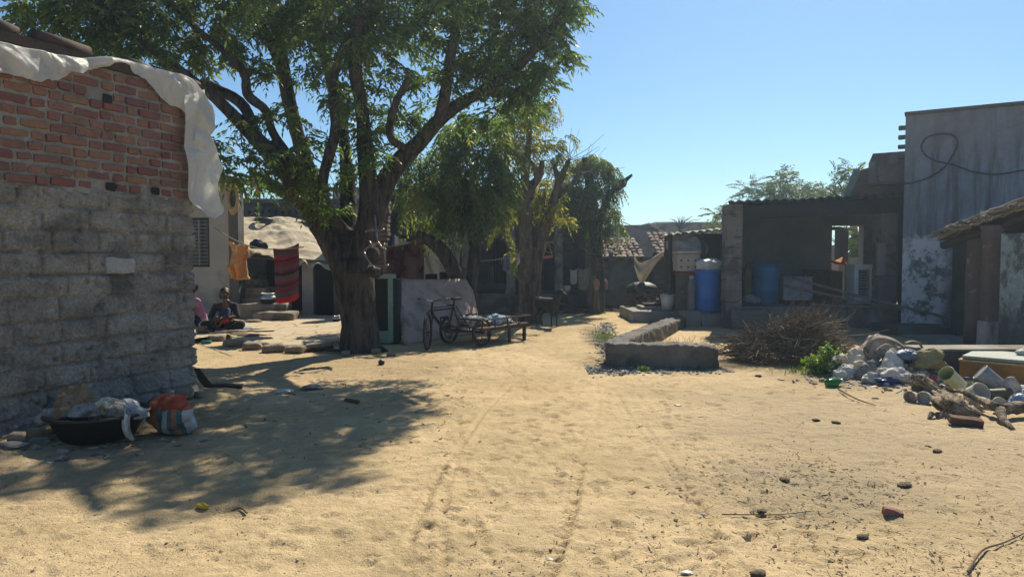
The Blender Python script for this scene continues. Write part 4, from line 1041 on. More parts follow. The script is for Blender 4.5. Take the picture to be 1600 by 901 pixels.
sk.append(limb(l2, [(686, 188, 10), (697, 140, 9, -.2), (704, 90, 8, -.4), (715, 30, 7, -.6), (730, -40, 6, -.8), (750, -120, 5, -1)], TD0, 16))
sk.append(limb(l2, [(640, 235, 7), (610, 215, 6, -.4), (615, 170, 6, -.6), (640, 120, 5, -.8)], TD0, 12))
sk.append(limb(l2, [(755, 142, 8), (800, 145, 7, .2), (850, 120, 5, .3), (890, 80, 4, .3)], TD0, 12))
sk.append(limb(l2, [(432, 40, 11), (500, -40, 10, -.6), (600, -130, 9, -1.2), (700, -230, 7, -1.4), (760, -320, 5, -1.4)], TD0, 16))
sk.append(limb(l2, [(490, 30, 9, 1), (620, -60, 9, .6), (760, -150, 7, .2), (860, -230, 5)], TD0, 14))
lo = wood(l2, 'branching', BARK, tr_o, .024, .03)
r = np.random.default_rng(5)
B = []
def bl(px, py, rad, w=1.0, dd=0.0, d0=TD0): B.append((at(px, py, d0 + dd), rad, w))
# left arm of the crown above the hut
for q in ((70, 18, .5, .9, -1.5), (120, 45, .55, 1, -1.4), (185, 40, .6, 1, -1.3), (150, -10, .7, .9, -1.5), (235, 20, .6, 1, -1.1), (240, 75, .5, .9, -1.2), (290, 40, .55, .8, -.9), (330, 20, .6, .8, -.7),
          (215, 90, .35, .8, -1), (270, 95, .35, .7, -1.2), (100, -60, .8, .7, -1.4), (230, -50, .9, .7, -1), (395, 25, .6, 1, -.3), (360, 60, .45, .7, -.6), (330, 95, .35, .5, -.6), (395, 90, .4, .6, -.3), (60, 25, .35, .6, -1.5)): bl(*q)
# middle
for q in ((450, 30, .75, 1, .2), (510, 20, .75, 1, -.2), (470, 70, .5, .9, -.8), (560, 40, .75, 1, -.6), (540, 95, .5, .9, .6), (610, 30, .7, 1, .4), (600, 90, .5, .8, -.3), (520, 140, .38, .7, -.8), (560, 150, .42, .8, .3), (490, 110, .35, .5, .3), (590, 150, .35, .6, 0),
          (640, 60, .5, .6, .6), (655, 20, .6, .8, -.3), (425, 120, .3, .4, -.5), (575, 200, .42, .8, -.3), (610, 190, .4, .7, .2), (540, 205, .35, .5, .4), (600, 235, .35, .6, -.4), (560, 250, .35, .5, .3), (640, 185, .3, .5, 0)): bl(*q)
# right
for q in ((720, 20, .65, 1.1, -.4), (780, 30, .7, 1.1, -.2), (840, 20, .6, 1.1, -.4), (745, 75, .55, 1.1, 0), (800, 85, .6, 1.1, -.2), (840, 80, .48, 1.1, -.3), (868, 100, .32, 1, -.3), (700, 75, .4, .8, -.4), (690, 130, .4, .8, -.3), (820, 130, .45, 1, 0), (770, 120, .4, 1, .2), (855, 135, .28, .9, 0),
          (680, 165, .3, .6, .4), (740, 180, .35, .8, .3), (780, 175, .38, .9, .2), (868, 50, .3, 1, -.4), (820, 175, .3, .8, .4), (845, 15, .4, 1, -.6), (655, 110, .3, .5, .2)): bl(*q)
# small sprays low on the left limbs
for q in ((470, 225, .34, .8, -.5), (430, 240, .36, .8, -.8), (490, 265, .42, .9, -.5), (450, 290, .3, .7, -.6), (400, 260, .3, .6, -.5), (520, 280, .3, .7, -.5), (365, 250, .33, .8, -.9), (345, 215, .28, .7, -.9), (380, 190, .22, .4, -.7), (355, 270, .25, .7, -1), (455, 175, .22, .4, -.4), (500, 230, .25, .6, .2), (405, 290, .22, .6, -.4), (480, 310, .28, .6, -.6), (530, 330, .22, .4, -.3), (330, 240, .2, .5, -.9),(420,180,.2,.4,-.6)): bl(q[0], q[1], q[2] * .9, q[3] * .55, q[4])
# crown above the picture (its shadow lies across the yard)
for q in ((.35, 11.0, 6.2, .8, .8), (.9, 11.0, 6.0, .7, .9), (.85, 10.9, 6.9, .7, .9), (.9, 10.9, 7.2, .5, .9), (-.6, 11.0, 6.3, .8, .7), (-1.3, 10.8, 6.2, .9, .7), (-2.2, 10.4, 6.3, 1, .9), (-3.2, 10.6, 6.2, 1, .8), (-.5, 10.2, 5.5, .6, .8), (-1.4, 10.0, 5.4, .7, .7), (-2.6, 9.6, 5.3, .8, .8),
          (-1.6, 11.6, 6.6, 1, .7), (.2, 12.0, 6.4, .9, .8), (-4.4, 10.3, 5.9, 1, .7), (-5.6, 10.2, 5.6, .9, .6), (.2, 10.3, 5.7, .5, .8), (-.9, 9.7, 4.9, .35, .8), (-.2, 9.9, 5.2, .35, .8), (.85, 11.0, 5.2, .42, 1), (.7, 10.4, 5.5, .55, 1.1), (-3.6,9.3,5.0,.6,.8), (1.0, 11.1, 7.6, .35, .8), (.9, 10.9, 6.5, .45, .9)): B.append((np.array(q[:3]), q[3], q[4] * .52))
C, D = blob_tips(B, 56, r)
NEEM = leaf_mat('neem_leaf', (.055, .10, .04), (.12, .17, .055), (.22, .22, .05), .8, .58, .78, .52)
tw = MB(); grow(C, sk, r, tw, .30, .011)
tw.build('twig_crown', BARK, tr_o)
Q = rosettes(C, D, 8, .29, 5, .105, .031, .42, r)
crown = quads('crown', Q, NEEM, big)
print('neem leaflets', len(Q), 'tips', len(C))
# cut ends on the trunk
p = at(583, 398, TD0 - .45); mb = MB(); mb.ell(p, (.10, .10, .13), 3, None, .25, 3); mb.build('burl', BARK, tr_o, smooth=True)
p = at(540, 455, TD0 - .4)

# ---- drooping dark tree behind the leaning slab
d2 = 14.8
t2 = T('leaning_tree', 'dark leafy tree with a bent bare trunk behind the leaning slab', 'tree', gpos(733, 512))
mb = MB(); sk2 = []
sk2.append(limb(mb, [(733, 516, 12), (734, 480, 10), (738, 430, 10), (742, 390, 10), (738, 350, 9), (728, 310, 10), (712, 270, 8), (690, 230, 6)], d2, 20, 12))
sk2.append(limb(mb, [(740, 380, 10), (758, 340, 8, .3), (775, 300, 6, .4), (790, 250, 4, .4)], d2, 12))
sk2.append(limb(mb, [(716, 460, 12), (712, 432, 12), (700, 405, 12, -.2), (684, 385, 11, -.3), (668, 374, 9, -.4), (650, 366, 7, -.4)], d2, 14))
sk2.append(limb(mb, [(722, 520, 13), (718, 480, 12), (716, 450, 12)], d2, 8))
sk2.append(limb(mb, [(735, 340, 8), (700, 320, 6, -.3), (660, 300, 5, -.5), (630, 290, 3, -.6)], d2, 12))
wo = wood(mb, 'trunk', BARK, t2, .022, .03)
B = []
for q in ((640, 275, .38, 1), (680, 260, .5, 1), (720, 250, .5, 1), (760, 255, .5, 1), (665, 310, .42, 1.1), (705, 305, .5, 1.1), (745, 310, .5, 1), (780, 290, .4, .9), (720, 195, .4, .8), (760, 200, .45, .9), (690, 340, .35, 1), (730, 340, .32, .9), (655, 250, .35, .8), (700, 220, .4, .8), (740, 215, .45, .8), (785, 240, .35, .8), (630, 310, .28, .8), (770, 330, .28, .8), (790,200,.35,.7), (665, 335, .22, .9)): bl(q[0], q[1], q[2], q[3], rnd.uniform(-.5, .5), d2)
C, D = blob_tips(B, 60, r, -.5); D[:, 2] -= .5
DROOP = leaf_mat('drooping_leaf', (.06, .10, .045), (.12, .165, .055), (.20, .22, .05), .7, .52, .70, .52)
Q = rosettes(C, D, 6, .40, 6, .145, .036, .8, r, .6); quads('crown', Q, DROOP, t2)
tw = MB(); grow(C, sk2, r, tw, .2, .008); tw.build('twig_crown', BARK2, wo)

# ---- pruned tree with yellowing leaves
d3 = 16.0
t3 = T('pruned_tree', 'twin-trunked pruned tree with bare stubs and yellowing leaves beside the goat', 'tree', gpos(826, 506))
mb = MB(); sk3 = []
sk3.append(limb(mb, [(822, 510, 14), (821, 500, 11), (820, 450, 10), (820, 400, 11), (820, 350, 11), (818, 300, 8), (821, 270, 6), (818, 252, 2.5), (817, 240, 1)], d3, 20, 12))
sk3.append(limb(mb, [(838, 508, 9), (838, 470, 8), (838, 420, 8), (847, 375, 9), (858, 340, 9), (868, 305, 7), (875, 280, 6), (884, 262, 4.5), (889, 250, 4)], d3, 20, 12))
sk3.append(limb(mb, [(824, 310, 9), (832, 290, 7), (842, 277, 6), (846, 262, 4.5), (847, 252, 4)], d3, 10))
sk3.append(limb(mb, [(842, 280, 6), (834, 262, 5), (826, 248, 3), (822, 236, 2)], d3, 10))
sk3.append(limb(mb, [(874, 285, 6), (868, 266, 4), (866, 256, 3.6)], d3, 6))
sk3.append(limb(mb, [(866, 310, 6), (884, 296, 5), (900, 280, 3), (908, 262, 2)], d3, 10))
sk3.append(limb(mb, [(820, 300, 6), (828, 200, 4, -.2), (832, 165, 3, -.2)], d3, 10))
wo = wood(mb, 'trunk', BARK2, t3, .022, .03)
tw = MB()
for k in range(60):
    a = rnd.choice([(846, 252), (888, 250), (868, 262), (905, 268), (826, 250), (880, 275)]); p = at(a[0], a[1], d3)
    e = p + np.array([rnd.gauss(.15, .45), rnd.gauss(0, .4), rnd.uniform(.1, .75)]); tw.tube(path([p, (p + e) / 2 + [0, 0, -.06], e], 5), np.linspace(.008, .003, 5), 4, cap=False)
for k in range(14):
    p = at(rnd.uniform(815, 860), rnd.uniform(330, 400), d3 - .15); e = p + np.array([rnd.gauss(0, .25), -rnd.uniform(0, .3), rnd.gauss(0, .25)]); tw.tube([p, (p + e) / 2 + [0, 0, .04], e], [.009, .006, .003], 4, cap=False)
tw.build('twig_crown', MATS['grey_wood'], wo)
B = []
for q in ((800, 300, .35, .9), (815, 185, .35, .9), (850, 175, .3, .9), (785, 225, .35, .8), (870, 160, .2, .7), (800, 210, .35, .9),  (790, 335, .30, .9), (785, 365, .22, .9), (795, 395, .2, .7), (780, 320, .25, .8), (840, 300, .26, 1), (852, 315, .24, 1), (858, 290, .26, 1), (838, 330, .2, .9), (862, 335, .2, .8), (800, 265, .35, .8), (835, 215, .28, .8), (850, 225, .2, .6), (810, 235, .3, .8), (870, 320, .14, .4), (880, 345, .14, .4), (830, 190, .22, .6), (845, 195, .2, .6), (805, 410, .12, .6), (815, 150, .25, .8), (830, 245, .3, .9), (860, 235, .3, .9), (875, 260, .28, .8), (800, 175, .35, .9), (880, 215, .22, .6), (790, 280, .3, .9)): bl(q[0], q[1], q[2], q[3], rnd.uniform(-.3, .6), d3)
C, D = blob_tips(B, 125, r, -.3)
YEL = leaf_mat('yellowing_leaf', (.08, .11, .03), (.17, .18, .035), (.32, .28, .05), 1.1, .45, .62, .45)
quads('crown', rosettes(C, D, 6, .26, 5, .09, .028, .5, r, .8), YEL, t3)

# ---- lopped tree by the path
d4 = 19.2
t4 = T('lopped_tree', 'dark lopped tree with hanging foliage and one broken bare branch beside the path', 'tree', gpos(938, 486))
mb = MB(); sk4 = []
sk4.append(limb(mb, [(936, 488, 10), (935, 450, 9), (933, 400, 9), (930, 360, 9), (925, 320, 9), (920, 280, 7), (915, 258, 5), (913, 246, 4.5)], d4, 18, 12))
sk4.append(limb(mb, [(932, 370, 7), (940, 335, 6), (950, 310, 5), (960, 296, 5), (966, 291, 7), (974, 285, 7), (978, 281, 3.5), (988, 273, 2.2)], d4, 14))
wo = wood(mb, 'trunk', DWOOD if False else BARK, t4, .022, .03)
B = []
for q in ((905, 262, .32, 1), (925, 252, .36, 1), (890, 280, .3, 1), (940, 262, .3, 1), (945, 275, .3, 1), (955, 300, .28, 1), (905, 300, .32, 1), (900, 330, .26, 1), (930, 300, .3, 1), (950, 330, .28, 1), (960, 355, .22, .9), (940, 355, .22, .8), (905, 350, .2, .8), (918, 330, .25, .8), (955, 265, .22, .9), (962, 330, .18, .9), (885, 300, .28, .9), (880, 325, .2, .7), (925, 375, .16, .5)): bl(q[0], q[1], q[2], q[3], rnd.uniform(-.4, .4), d4)
C, D = blob_tips(B, 150, r, -.6); D[:, 2] -= .5
LOP = leaf_mat('hanging_leaf', (.055, .095, .03), (.13, .16, .035), (.28, .26, .05), .8, .56, .70, .42)
quads('crown', rosettes(C, D, 6, .34, 5, .11, .03, .8, r, .6), LOP, t4)
s4 = gpos(927, 489); p1 = at(927, 430, s4[1])
mb = MB(); mb.tube([s4 - [0, 0, .1], s4 + [0, 0, .1], (s4 + p1) / 2, p1 - [0, 0, .2], p1], [.23, .19, .175, .18, .17], 14, amp=.02)
so_ = tag(mb.build('tree_stump', BARK2, None, org=s4, smooth=False), 'tall sawn reddish brown stump in front of the lopped tree', 'stump')
mb = MB(); q = at(932, 444, s4[1] - .17); mb.ell(q, (.085, .03, .16), 3, None, .1, 3); mb.build('cut_face', M('cut_wood', (.42, .27, .16), (.3, .18, .1), 9), so_, smooth=True)

# ---- thorn trees beyond the roofs
def thorn(name, label, base, crowns, d, seed, leafm):
    rr = np.random.default_rng(seed); o = T(name, label, 'tree', base); mb = MB()
    top = np.mean([c[0] for c in crowns], 0); sk = []
    sk.append(np.c_[path([base, (base + top) / 2 + [.2, 0, 0], top - [0, 0, .4]], 10), np.linspace(.2, .08, 10)])
    mb.tube(sk[0][:, :3], sk[0][:, 3], 8)
    for c, rad, w in crowns:
        q = path([sk[0][5, :3], (sk[0][6, :3] + c) / 2 + [0, 0, .2], c], 8); sk.append(np.c_[q, q[:, 0] * 0]); mb.tube(q, np.linspace(.08, .02, 8), 6)
    wo = mb.build('trunk', BARK, o, smooth=True)
    C, D = blob_tips(crowns, 16, rr, .3)
    tw = MB(); grow(C, sk, rr, tw, .5, .014); tw.build('twig_crown', BARK, wo)
    quads('crown', rosettes(C, D, 7, .75, 9, .16, .045, .35, rr, .9), leafm, o)
THORN = leaf_mat('thorn_leaf', (.05, .082, .032), (.105, .135, .05), (.16, .17, .06), .5, .58, .72, .45)
dT = 30.0
cr = [(at(px, py, dT + dd), rad, w) for px, py, rad, dd, w in ((1150, 325, .7, 0, .8), (1180, 305, .7, .5, 1), (1210, 290, .75, -.3, 1), (1240, 300, .8, .6, 1), (1215, 310, .8, -.6, 1), (1265, 305, .6, .3, .8), (1130, 340, .6, .2, .6), (1190, 325, .8, 0, .9), (1255, 320, .8, .5, .8), (1115, 335, .35, 0, .5), (1230, 278, .3, 0, .6), (1290, 305, .35, 0, .5))]
thorn('thorn_tree', 'feathery pale green thorn tree rising beyond the open shed roof', at(1200, 440, dT) * [1, 1, 0], cr, dT, 3, THORN)
cr = [(at(px, py, 27), rad, w) for px, py, rad, w in ((1310, 285, .5, .9), (1330, 275, .4, .8), (1290, 292, .35, .6), (1345, 290, .6, .8), (1335, 265, .3, .5))]
thorn('thorn_tree', 'smaller thorn tree spray beside the tall grey building', at(1335, 440, 27) * [1, 1, 0], cr, 27, 4, THORN)
cr = [(at(px, py, 24), rad, w) for px, py, rad, w in ((1335, 370, .5, 1.4), (1345, 385, .45, 1.4), (1330, 395, .4, 1.4), (1355, 365, .5, 1.4))]
thorn('green_bush_tree', 'green tree seen through the back opening of the open shed', at(1340, 440, 24) * [1, 1, 0], cr, 24, 6, THORN)
bt = T('bare_tree', 'small leafless tree above the far parapet walls', 'tree', at(1065, 420, 33) * [1, 1, 0])
mb = MB(); p = at(1062, 352, 33); mb.tube([p * [1, 1, 0], p - [0, 0, .3], p], [.1, .07, .05], 6); 
for k in range(18):
    e = p + np.array([rnd.gauss(.1, .4), rnd.gauss(0, .5), rnd.uniform(.05, .4)]); mb.tube(path([p + [0, 0, -.2], (p + e) / 2 + [0, 0, .05], e], 5), np.linspace(.022, .008, 5), 4, cap=False)
mb.build('trunk', BARK, bt)

# ================================================================== in front of the veranda: slab, cupboard, cart
# leaning slab
BL_, BR_, TL_, TR_ = at(632, 541, 12.05), at(751, 519, 14.1), at(615, 437, 12.85), at(735, 437, 14.85)
slabm = M('stained_board', (.50, .37, .31), (.39, .29, .245), 1.8, bump=.5, bsc=40, stain=(.15, .125, .125), ssc=2.2, slo=.5, shi=.7)
ls = T('leaning_slab', 'large stained grey board leaning behind the cart, one corner sunlit', 'board', (BL_ + BR_) / 2 * [1, 1, 0])
def slf(u, v):
    P = (BL_ * (1 - u)[:, None] + BR_ * u[:, None]) * (1 - v)[:, None] + (TL_ * (1 - u)[:, None] + TR_ * u[:, None]) * v[:, None]
    P[:, 0] += .02 * np.sin(u * 5) + .03 * fbm(P, 1.2, 2, 90); P[:, 2] += .02 * fbm(P, 2, 2, 91) * v
    return P
sheet('panel', slf, 24, 18, slabm, ls, th=.06)
mb = MB()
pr = at(690, 520, 14.2) * [1, 1, 0]; mb.tube([pr + [-.1, .45, 0], (TL_ + TR_) / 2 + [-.03, .06, -.15]], .035, 7); mb.build('prop', WOOD, ls)

# green cupboard
GRN = M('pale_green_paint', (.24, .36, .29), (.19, .29, .23), 6, rough=.6, bump=.15, stain=(.12, .13, .1), ssc=4, slo=.58, shi=.75)
gd = 12.15; a = at(575, 538, gd); b2 = at(618.5, 428, gd)
cb_ = T('green_cupboard', 'pale green metal cupboard frame standing open beside the big trunk', 'cupboard', ((a[0] + b2[0]) / 2, gd, 0))
x0, x1, z1 = a[0], b2[0], b2[2]; w_ = .055
xm = float(at(606, 500, gd)[0])
for nm, lo_, hi_ in (('upright', (x0, gd, .03), (x0 + w_, gd + .04, z1 - .08)), ('upright', (xm - .0, gd, .03), (xm + .09, gd + .04, z1 - .08)), ('top_rail', (x0, gd - .003, z1 - .08), (x1, gd + .045, z1)), ('bottom_rail', (x0 + .001, gd - .002, .03), (xm + .09, gd + .042, .24))):
    MB().bx(lo_, hi_, r=.008, n=3).build(nm, GRN, cb_)
mb = MB(); mb.bx((x0, gd + .046, .03), (xm + .09, gd + .45, z1 - .01)); mb.build('carcass', M('dark_interior', (.03, .035, .034), None, 4), cb_)  # solid block, shade of the open inside put into its colour
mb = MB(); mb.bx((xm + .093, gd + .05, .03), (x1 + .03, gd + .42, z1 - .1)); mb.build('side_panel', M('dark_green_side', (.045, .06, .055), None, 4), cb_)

# pedal cart
ca = gp(667, 548); cz = math.atan2(1.8, 1.35)
cart = T('pedal_cart', 'old dark three-wheeled pedal cart parked in front of the leaning board', 'cart', (ca[0], ca[1], 0), cz)
RUB = M('rubber', (.03, .028, .027), (.05, .045, .04), 12, bump=.3)
def wheel(nm, c, r, n=16, W=np.eye(3)):
    mb = MB(); mb.torus(c, r - .018, .02, rot=W, seg=36, sec=8); wo = mb.build(nm, RUB, cart, local=True, smooth=True)
    mb = MB(); mb.torus(c, r - .045, .011, rot=W, seg=32, sec=6); mb.tube([c + W @ A3(0, -.045, 0), c + W @ A3(0, .045, 0)], .02, 8)
    for k in range(n):
        an = k / n * 2 * math.pi; mb.tube([c + W @ A3(0, .02 * (-1) ** k, 0), c + W @ A3(math.cos(an) * (r - .045), 0, math.sin(an) * (r - .045))], .0035, 4, cap=False)
    mb.build('rim', RUST, wo, local=True); return wo
ST = rotm(0, 0, R(32))
wheel('front_wheel', A3(.02, 0, .33), .33, W=ST)
for q in (-1, 1): wheel('rear_wheel', A3(1.02, q * .40, .26), .26)
mb = MB()
for q in (-1, 1): mb.tube([A3(.02, 0, .33) + ST @ A3(0, q * .055, 0), A3(.09, 0, .66) + ST @ A3(0, q * .05, 0), A3(.115, 0, .70)], .014, 6)
mb.tube([A3(.115, 0, .68), A3(.15, 0, .84)], .02, 7); mb.build('fork', METAL, cart, local=True)
mb = MB()
for q in (-1, 1): mb.tube(path([A3(.15, 0, .84) + ST @ A3(*k) for k in ((0, 0, 0), (-.04, q * .10, .03), (-.03, q * .24, .06), (.11, q * .27, .05))], 10), .013, 7)
hb_ = mb.build('handlebar', M('worn_chrome', (.25, .245, .24), (.10, .08, .07), 14, rough=.35, metal=.8, bump=.1), cart, local=True)
mb = MB()
for q in (-1, 1): mb.tube([A3(.15, 0, .84) + ST @ A3(.07, q * .267, .05), A3(.15, 0, .84) + ST @ A3(.18, q * .272, .045)], .019, 7)
mb.build('grip', RUB, hb_, local=True)
mb = MB()
mb.tube([A3(.125, 0, .74), A3(.72, 0, .76)], .016, 7); mb.tube([A3(.12, 0, .69), A3(.72, 0, .70)], .016, 7); mb.tube([A3(.11, 0, .66), A3(.55, 0, .28)], .018, 7); mb.tube([A3(.12, 0, .62), A3(.48, .0, .28)], .014, 7)
mb.tube([A3(.55, 0, .28), A3(.72, 0, .84)], .018, 7)
for q in (-1, 1): mb.tube([A3(.55, q * .04, .28), A3(1.02, q * .12, .26)], .013, 6); mb.tube([A3(.72, q * .03, .74), A3(1.02, q * .12, .28)], .012, 6)
mb.tube([A3(1.02, -.46, .26), A3(1.02, .46, .26)], .02, 7); mb.build('frame', METAL, cart, local=True)
mb = MB(); mb.box((.74, 0, .87), (.24, .17, .05), r=.022, n=5); mb.build('saddle', RUB, cart, local=True, smooth=True)
mb = MB(); mb.torus((.55, 0, .28), .09, .008, seg=24, sec=5); mb.tube([A3(.55, -.09, .28), A3(.47, -.09, .14)], .01, 5); mb.tube([A3(.55, .09, .28), A3(.63, .09, .42)], .01, 5); mb.box((.46, -.13, .135), (.09, .08, .02)); mb.box((.64, .13, .425), (.09, .08, .02)); mb.build('crank', METAL, cart, local=True)
mb = MB()
for k in range(5): mb.box((1.63, -.40 + k * .2, .335), (1.46, .185, .022), r=.004, n=3, amp=.006)
mb.build('cargo_bed', WOOD, cart, local=True)
mb = MB()
for q in (-1, 1): mb.box((1.63, q * .48, .31), (1.5, .045, .05)); mb.tube([A3(.88, q * .5, .49), A3(2.38, q * .5, .49)], .017, 6)
for x in (.9, 2.36): mb.tube([A3(x, -.5, .49), A3(x, .5, .49)], .017, 6)
for x in (.9, 1.27, 1.64, 2.0, 2.36):
    for q in (-1, 1): mb.tube([A3(x, q * .5, .3), A3(x, q * .5, .49)], .013, 5)
for q in (-1, 1):
    for x in (1.64, 2.0): mb.tube([A3(x, q * .5, .31), A3(x + .18, q * .5, .48), A3(x + .36, q * .5, .31)], .009, 5)
mb.build('bed_rail', RUST, cart, local=True)
for q in (-1, 1):
    mb = MB(); mb.box((2.26, q * .44, .145), (.055, .055, .29), r=.006, n=3); mb.build('leg', DWOOD, cart, local=True)
    mb = MB(); mb.box((1.78, q * .44, .145), (.05, .05, .29), r=.006, n=3); mb.build('leg', DWOOD, cart, local=True)
cart.scale = (.93, .93, .93)
CM = np.array(Matrix.Rotation(cz, 3, 'Z')) * .93
def cw_(p): return CM @ np.array(p, float) + np.array([ca[0], ca[1], 0])
crumple('sack', 'white and grey sack lying on the cart bed', 'sack', cw_((1.22, -.1, .345)), (.22, .17, .10), WHT, seed=51, rz=cz)
crumple('sack', 'blue and white packet sack on the middle of the cart bed', 'sack', cw_((1.6, -.22, .345)), (.16, .12, .11), M('blue_sack', (.13, .3, .46), (.4, .46, .5), 9, rough=.6, bump=.2), seed=52)
crumple('sack', 'pale blue bag at the far end of the cart bed', 'sack', cw_((1.95, -.2, .345)), (.15, .12, .08), M('pale_blue_bag', (.16, .24, .34), (.33, .37, .4), 9, rough=.6, bump=.2), seed=53)
crumple('cloth_heap', 'pale cloth heap at the near end of the cart bed', 'cloth', cw_((1.02, .2, .345)), (.15, .22, .13), GREYS, seed=54)

# old bicycle hung on the trunk
bd = 10.75; c = at(582, 380, bd)
bk = T('hanging_bicycle_frame', 'stripped bicycle frame and half tyre hung on the side of the big trunk', 'bicycle frame', c)
STL = M('bare_steel', (.34, .33, .32), (.16, .12, .1), 12, rough=.4, metal=.7, bump=.1)
mb = MB()
for a in ([(586, 335), (588, 360), (590, 377)], [(571, 362), (580, 359), (592, 361), (600, 358)], [(577, 377), (583, 385), (590, 377)], [(590, 377), (597, 387), (603, 390)], [(568, 393), (580, 382), (590, 380)], [(568, 393), (577, 408), (589, 424)], [(589, 424), (598, 418), (607, 414)], [(600, 380), (602, 420)]):
    mb.tube(path([at(*q, bd - .05 * i) for i, q in enumerate(a)], 8), .016, 7)
mb.build('frame', STL, bk, smooth=True)
mb = MB(); mb.torus(at(578, 345, bd - .05), .165, .028, rot=rotm(0, 0, R(15)) @ np.diag([.75, 1, 1.45]), a0=R(-20), a1=R(215)); mb.build('half_tyre', RUB, bk, smooth=True)
mb = MB(); mb.ell(at(586, 426, bd - .05), (.13, .08, .09), 3, None, .4, 4, 9, True); mb.build('root_knot', BARK, tr_o, smooth=True)
# ball and little things on the sand
p = gpos(596, 570); tag(MB().ell(p + [0, 0, .035], (.045, .045, .045), 3).build('ball', BLK, None, org=p, smooth=True), 'small dark ball on the sand before the big tree', 'ball')
for i, (px, py) in enumerate(((588, 552), (612, 556), (540, 555))):
    p = gpos(px, py); mb = MB(); mb.box(p + [0, 0, .03], (.13, .1, .08), r=.02, n=5, amp=.03, nsc=9, seed=i); tag(mb.build('stone', STONE, None, org=p, smooth=True), ['pale stone at the foot of the big trunk', 'small stone on the root at the right of the big trunk', 'small stone at the left foot of the big trunk'][i], 'stone')
# stone edging lumps at the courtyard
for i, (px, py, s) in enumerate(((338, 533, .3), (365, 541, .34), (395, 546, .3), (428, 550, .36), (462, 551, .3), (492, 548, .3))):
    p = gpos(px, py); mb = MB(); mb.box(p + [0, 0, .05], (s, .2, .13), rot=rotm(0, R(rnd.gauss(0, 5)), R(rnd.gauss(0, 12))), r=.05, n=7, amp=.04, nsc=5, seed=i + 60)
    tag(mb.build('edging_stone', STONE, None, org=p, smooth=True), ['%s edging stone from the hut corner along the front of the courtyard' % k for k in ('first', 'second', 'third', 'fourth', 'fifth', 'sixth')][i], 'stone', 'rough stones edging the courtyard')
for (a, b2, lab) in (((455, 546), (540, 553), 'long dark pole lying on the sand before the courtyard'), ((470, 551), (520, 546), 'thin stick lying across the dark pole')):
    p = gpos(*a); q = gpos(*b2); tag(MB().tube([p + [0, 0, .04], (p + q) / 2 + [0, 0, .05], q + [0, 0, .04]], .028, 7).build('wooden_pole', DWOOD, None, org=p), lab, 'pole')

# ================================================================== veranda house
VD = 19.4
vh = T('veranda_house', 'long low house with a deep dark veranda on round columns', 'house', (-1, VD, 0))
zp = float(at(800, 459, VD)[2]); x0 = float(at(588, 400, VD)[0]); x1 = float(at(916, 400, VD)[0]); zr = float(at(800, 306, VD)[2])
PL = M('plinth_render', (.19, .165, .145), (.13, .115, .10), 2.5, bump=.5, stain=(.075, .065, .06), ssc=1.5)
mb = MB(); mb.bx((x0, VD, -.1), (x1, VD + 5, zp)); mb.build('plinth', PL, vh)
mb = MB(); a = at(740, 476, VD - .35)[2]; mb.bx((x0 + 2, VD - .4, -.1), (x1 - .8, VD - .003, a)); mb.build('step', PL, vh)
mb = MB()
mb.bx((x0, VD + 2.6, zp), (x1, VD + 2.9, zr)); mb.build('rear_wall', M('blue_grey_wall', (.16, .17, .195), (.11, .12, .14), 2, stain=(.07, .07, .08)), vh)
mb = MB(); mb.bx((x0 - .25, VD + .3, 0), (x0 - .003, VD + 3, zr)); mb.build('end_wall', CEM, vh)
mb = MB(); mb.bx((x1 + .003, VD + .3, 0), (x1 + .2, VD + 3, zr)); mb.build('end_wall', CEM, vh)
mb = MB(); mb.bx((x0 - .4, VD - .35, zr + .003), (x1 + .4, VD + 5.2, zr + .16), n=6, amp=.02); mb.build('roof', MATS['roof_concrete'], vh)
mb = MB(); mb.bx((x0, VD + .02, zr - .28), (x1, VD + .3, zr)); mb.build('beam', M('dark_beam', (.06, .055, .055), None, 4), vh)
COLM = M('column_plaster', (.25, .235, .215), (.18, .165, .155), 3, bump=.3, stain=(.10, .095, .09), ssc=1.6)
for px in (660, 728, 798, 873):
    x = float(at(px, 400, VD + .15)[0]); mb = MB()
    mb.lathe((x, VD + .16, 0), [(.0, zp), (.155, zp), (.155, zp + .1), (.125, zp + .14), (.115, 1.3), (.112, 1.93), (.15, 1.96), (.15, 2.04), (.115, 2.08), (.11, zr - .283), (0, zr - .283)], 18); mb.build('column', COLM, vh, smooth=True)
bd_ = VD + 2.58
wn0, wn1 = at(772, 442, bd_), at(800, 372, bd_); mb = MB(); mb.bx((wn0[0], bd_ - .03, wn0[2]), (wn1[0], bd_ + .01, wn1[2])); wo = mb.build('window', DARKW, vh)
mb = MB()
for k in range(5):
    x = wn0[0] + .05 + (wn1[0] - wn0[0] - .1) * k / 4; mb.tube([(x, bd_ - .05, wn0[2]), (x, bd_ - .05, wn1[2])], .012, 5)
mb.build('bars', M('window_bar', (.12, .12, .125), None, 5), wo)
mb = MB(); a = at(850, 459, bd_); b2 = at(866, 380, bd_); mb.bx((a[0], bd_ - .05, zp), (b2[0] + .25, bd_ + .01, b2[2])); mb.build('door', M('dark_door', (.035, .034, .038), (.05, .045, .045), 3), vh)
# brick pier at the left of the veranda
bpx = T('brick_pier', 'rough brick pier between the big trunk and the veranda', 'pier', at(592, 440, 17.5) * [1, 1, 0])
a = at(583, 480, 17.5); b2 = at(606, 318, 17.5); mb = MB(); z = 0
while z < b2[2]:
    mb.box(((a[0] + b2[0]) / 2 + rnd.gauss(0, .012), 17.7, z + .05), (b2[0] - a[0] + rnd.gauss(0, .02), .38, .10), rot=rotm(0, 0, rnd.gauss(0, .03)), r=.015, n=5, amp=.012, nsc=7, seed=int(z * 50)); z += .112
mb.build('brick', M('dull_brick', (.17, .105, .085), (.12, .085, .075), 5, bump=.6, island=.25), bpx)

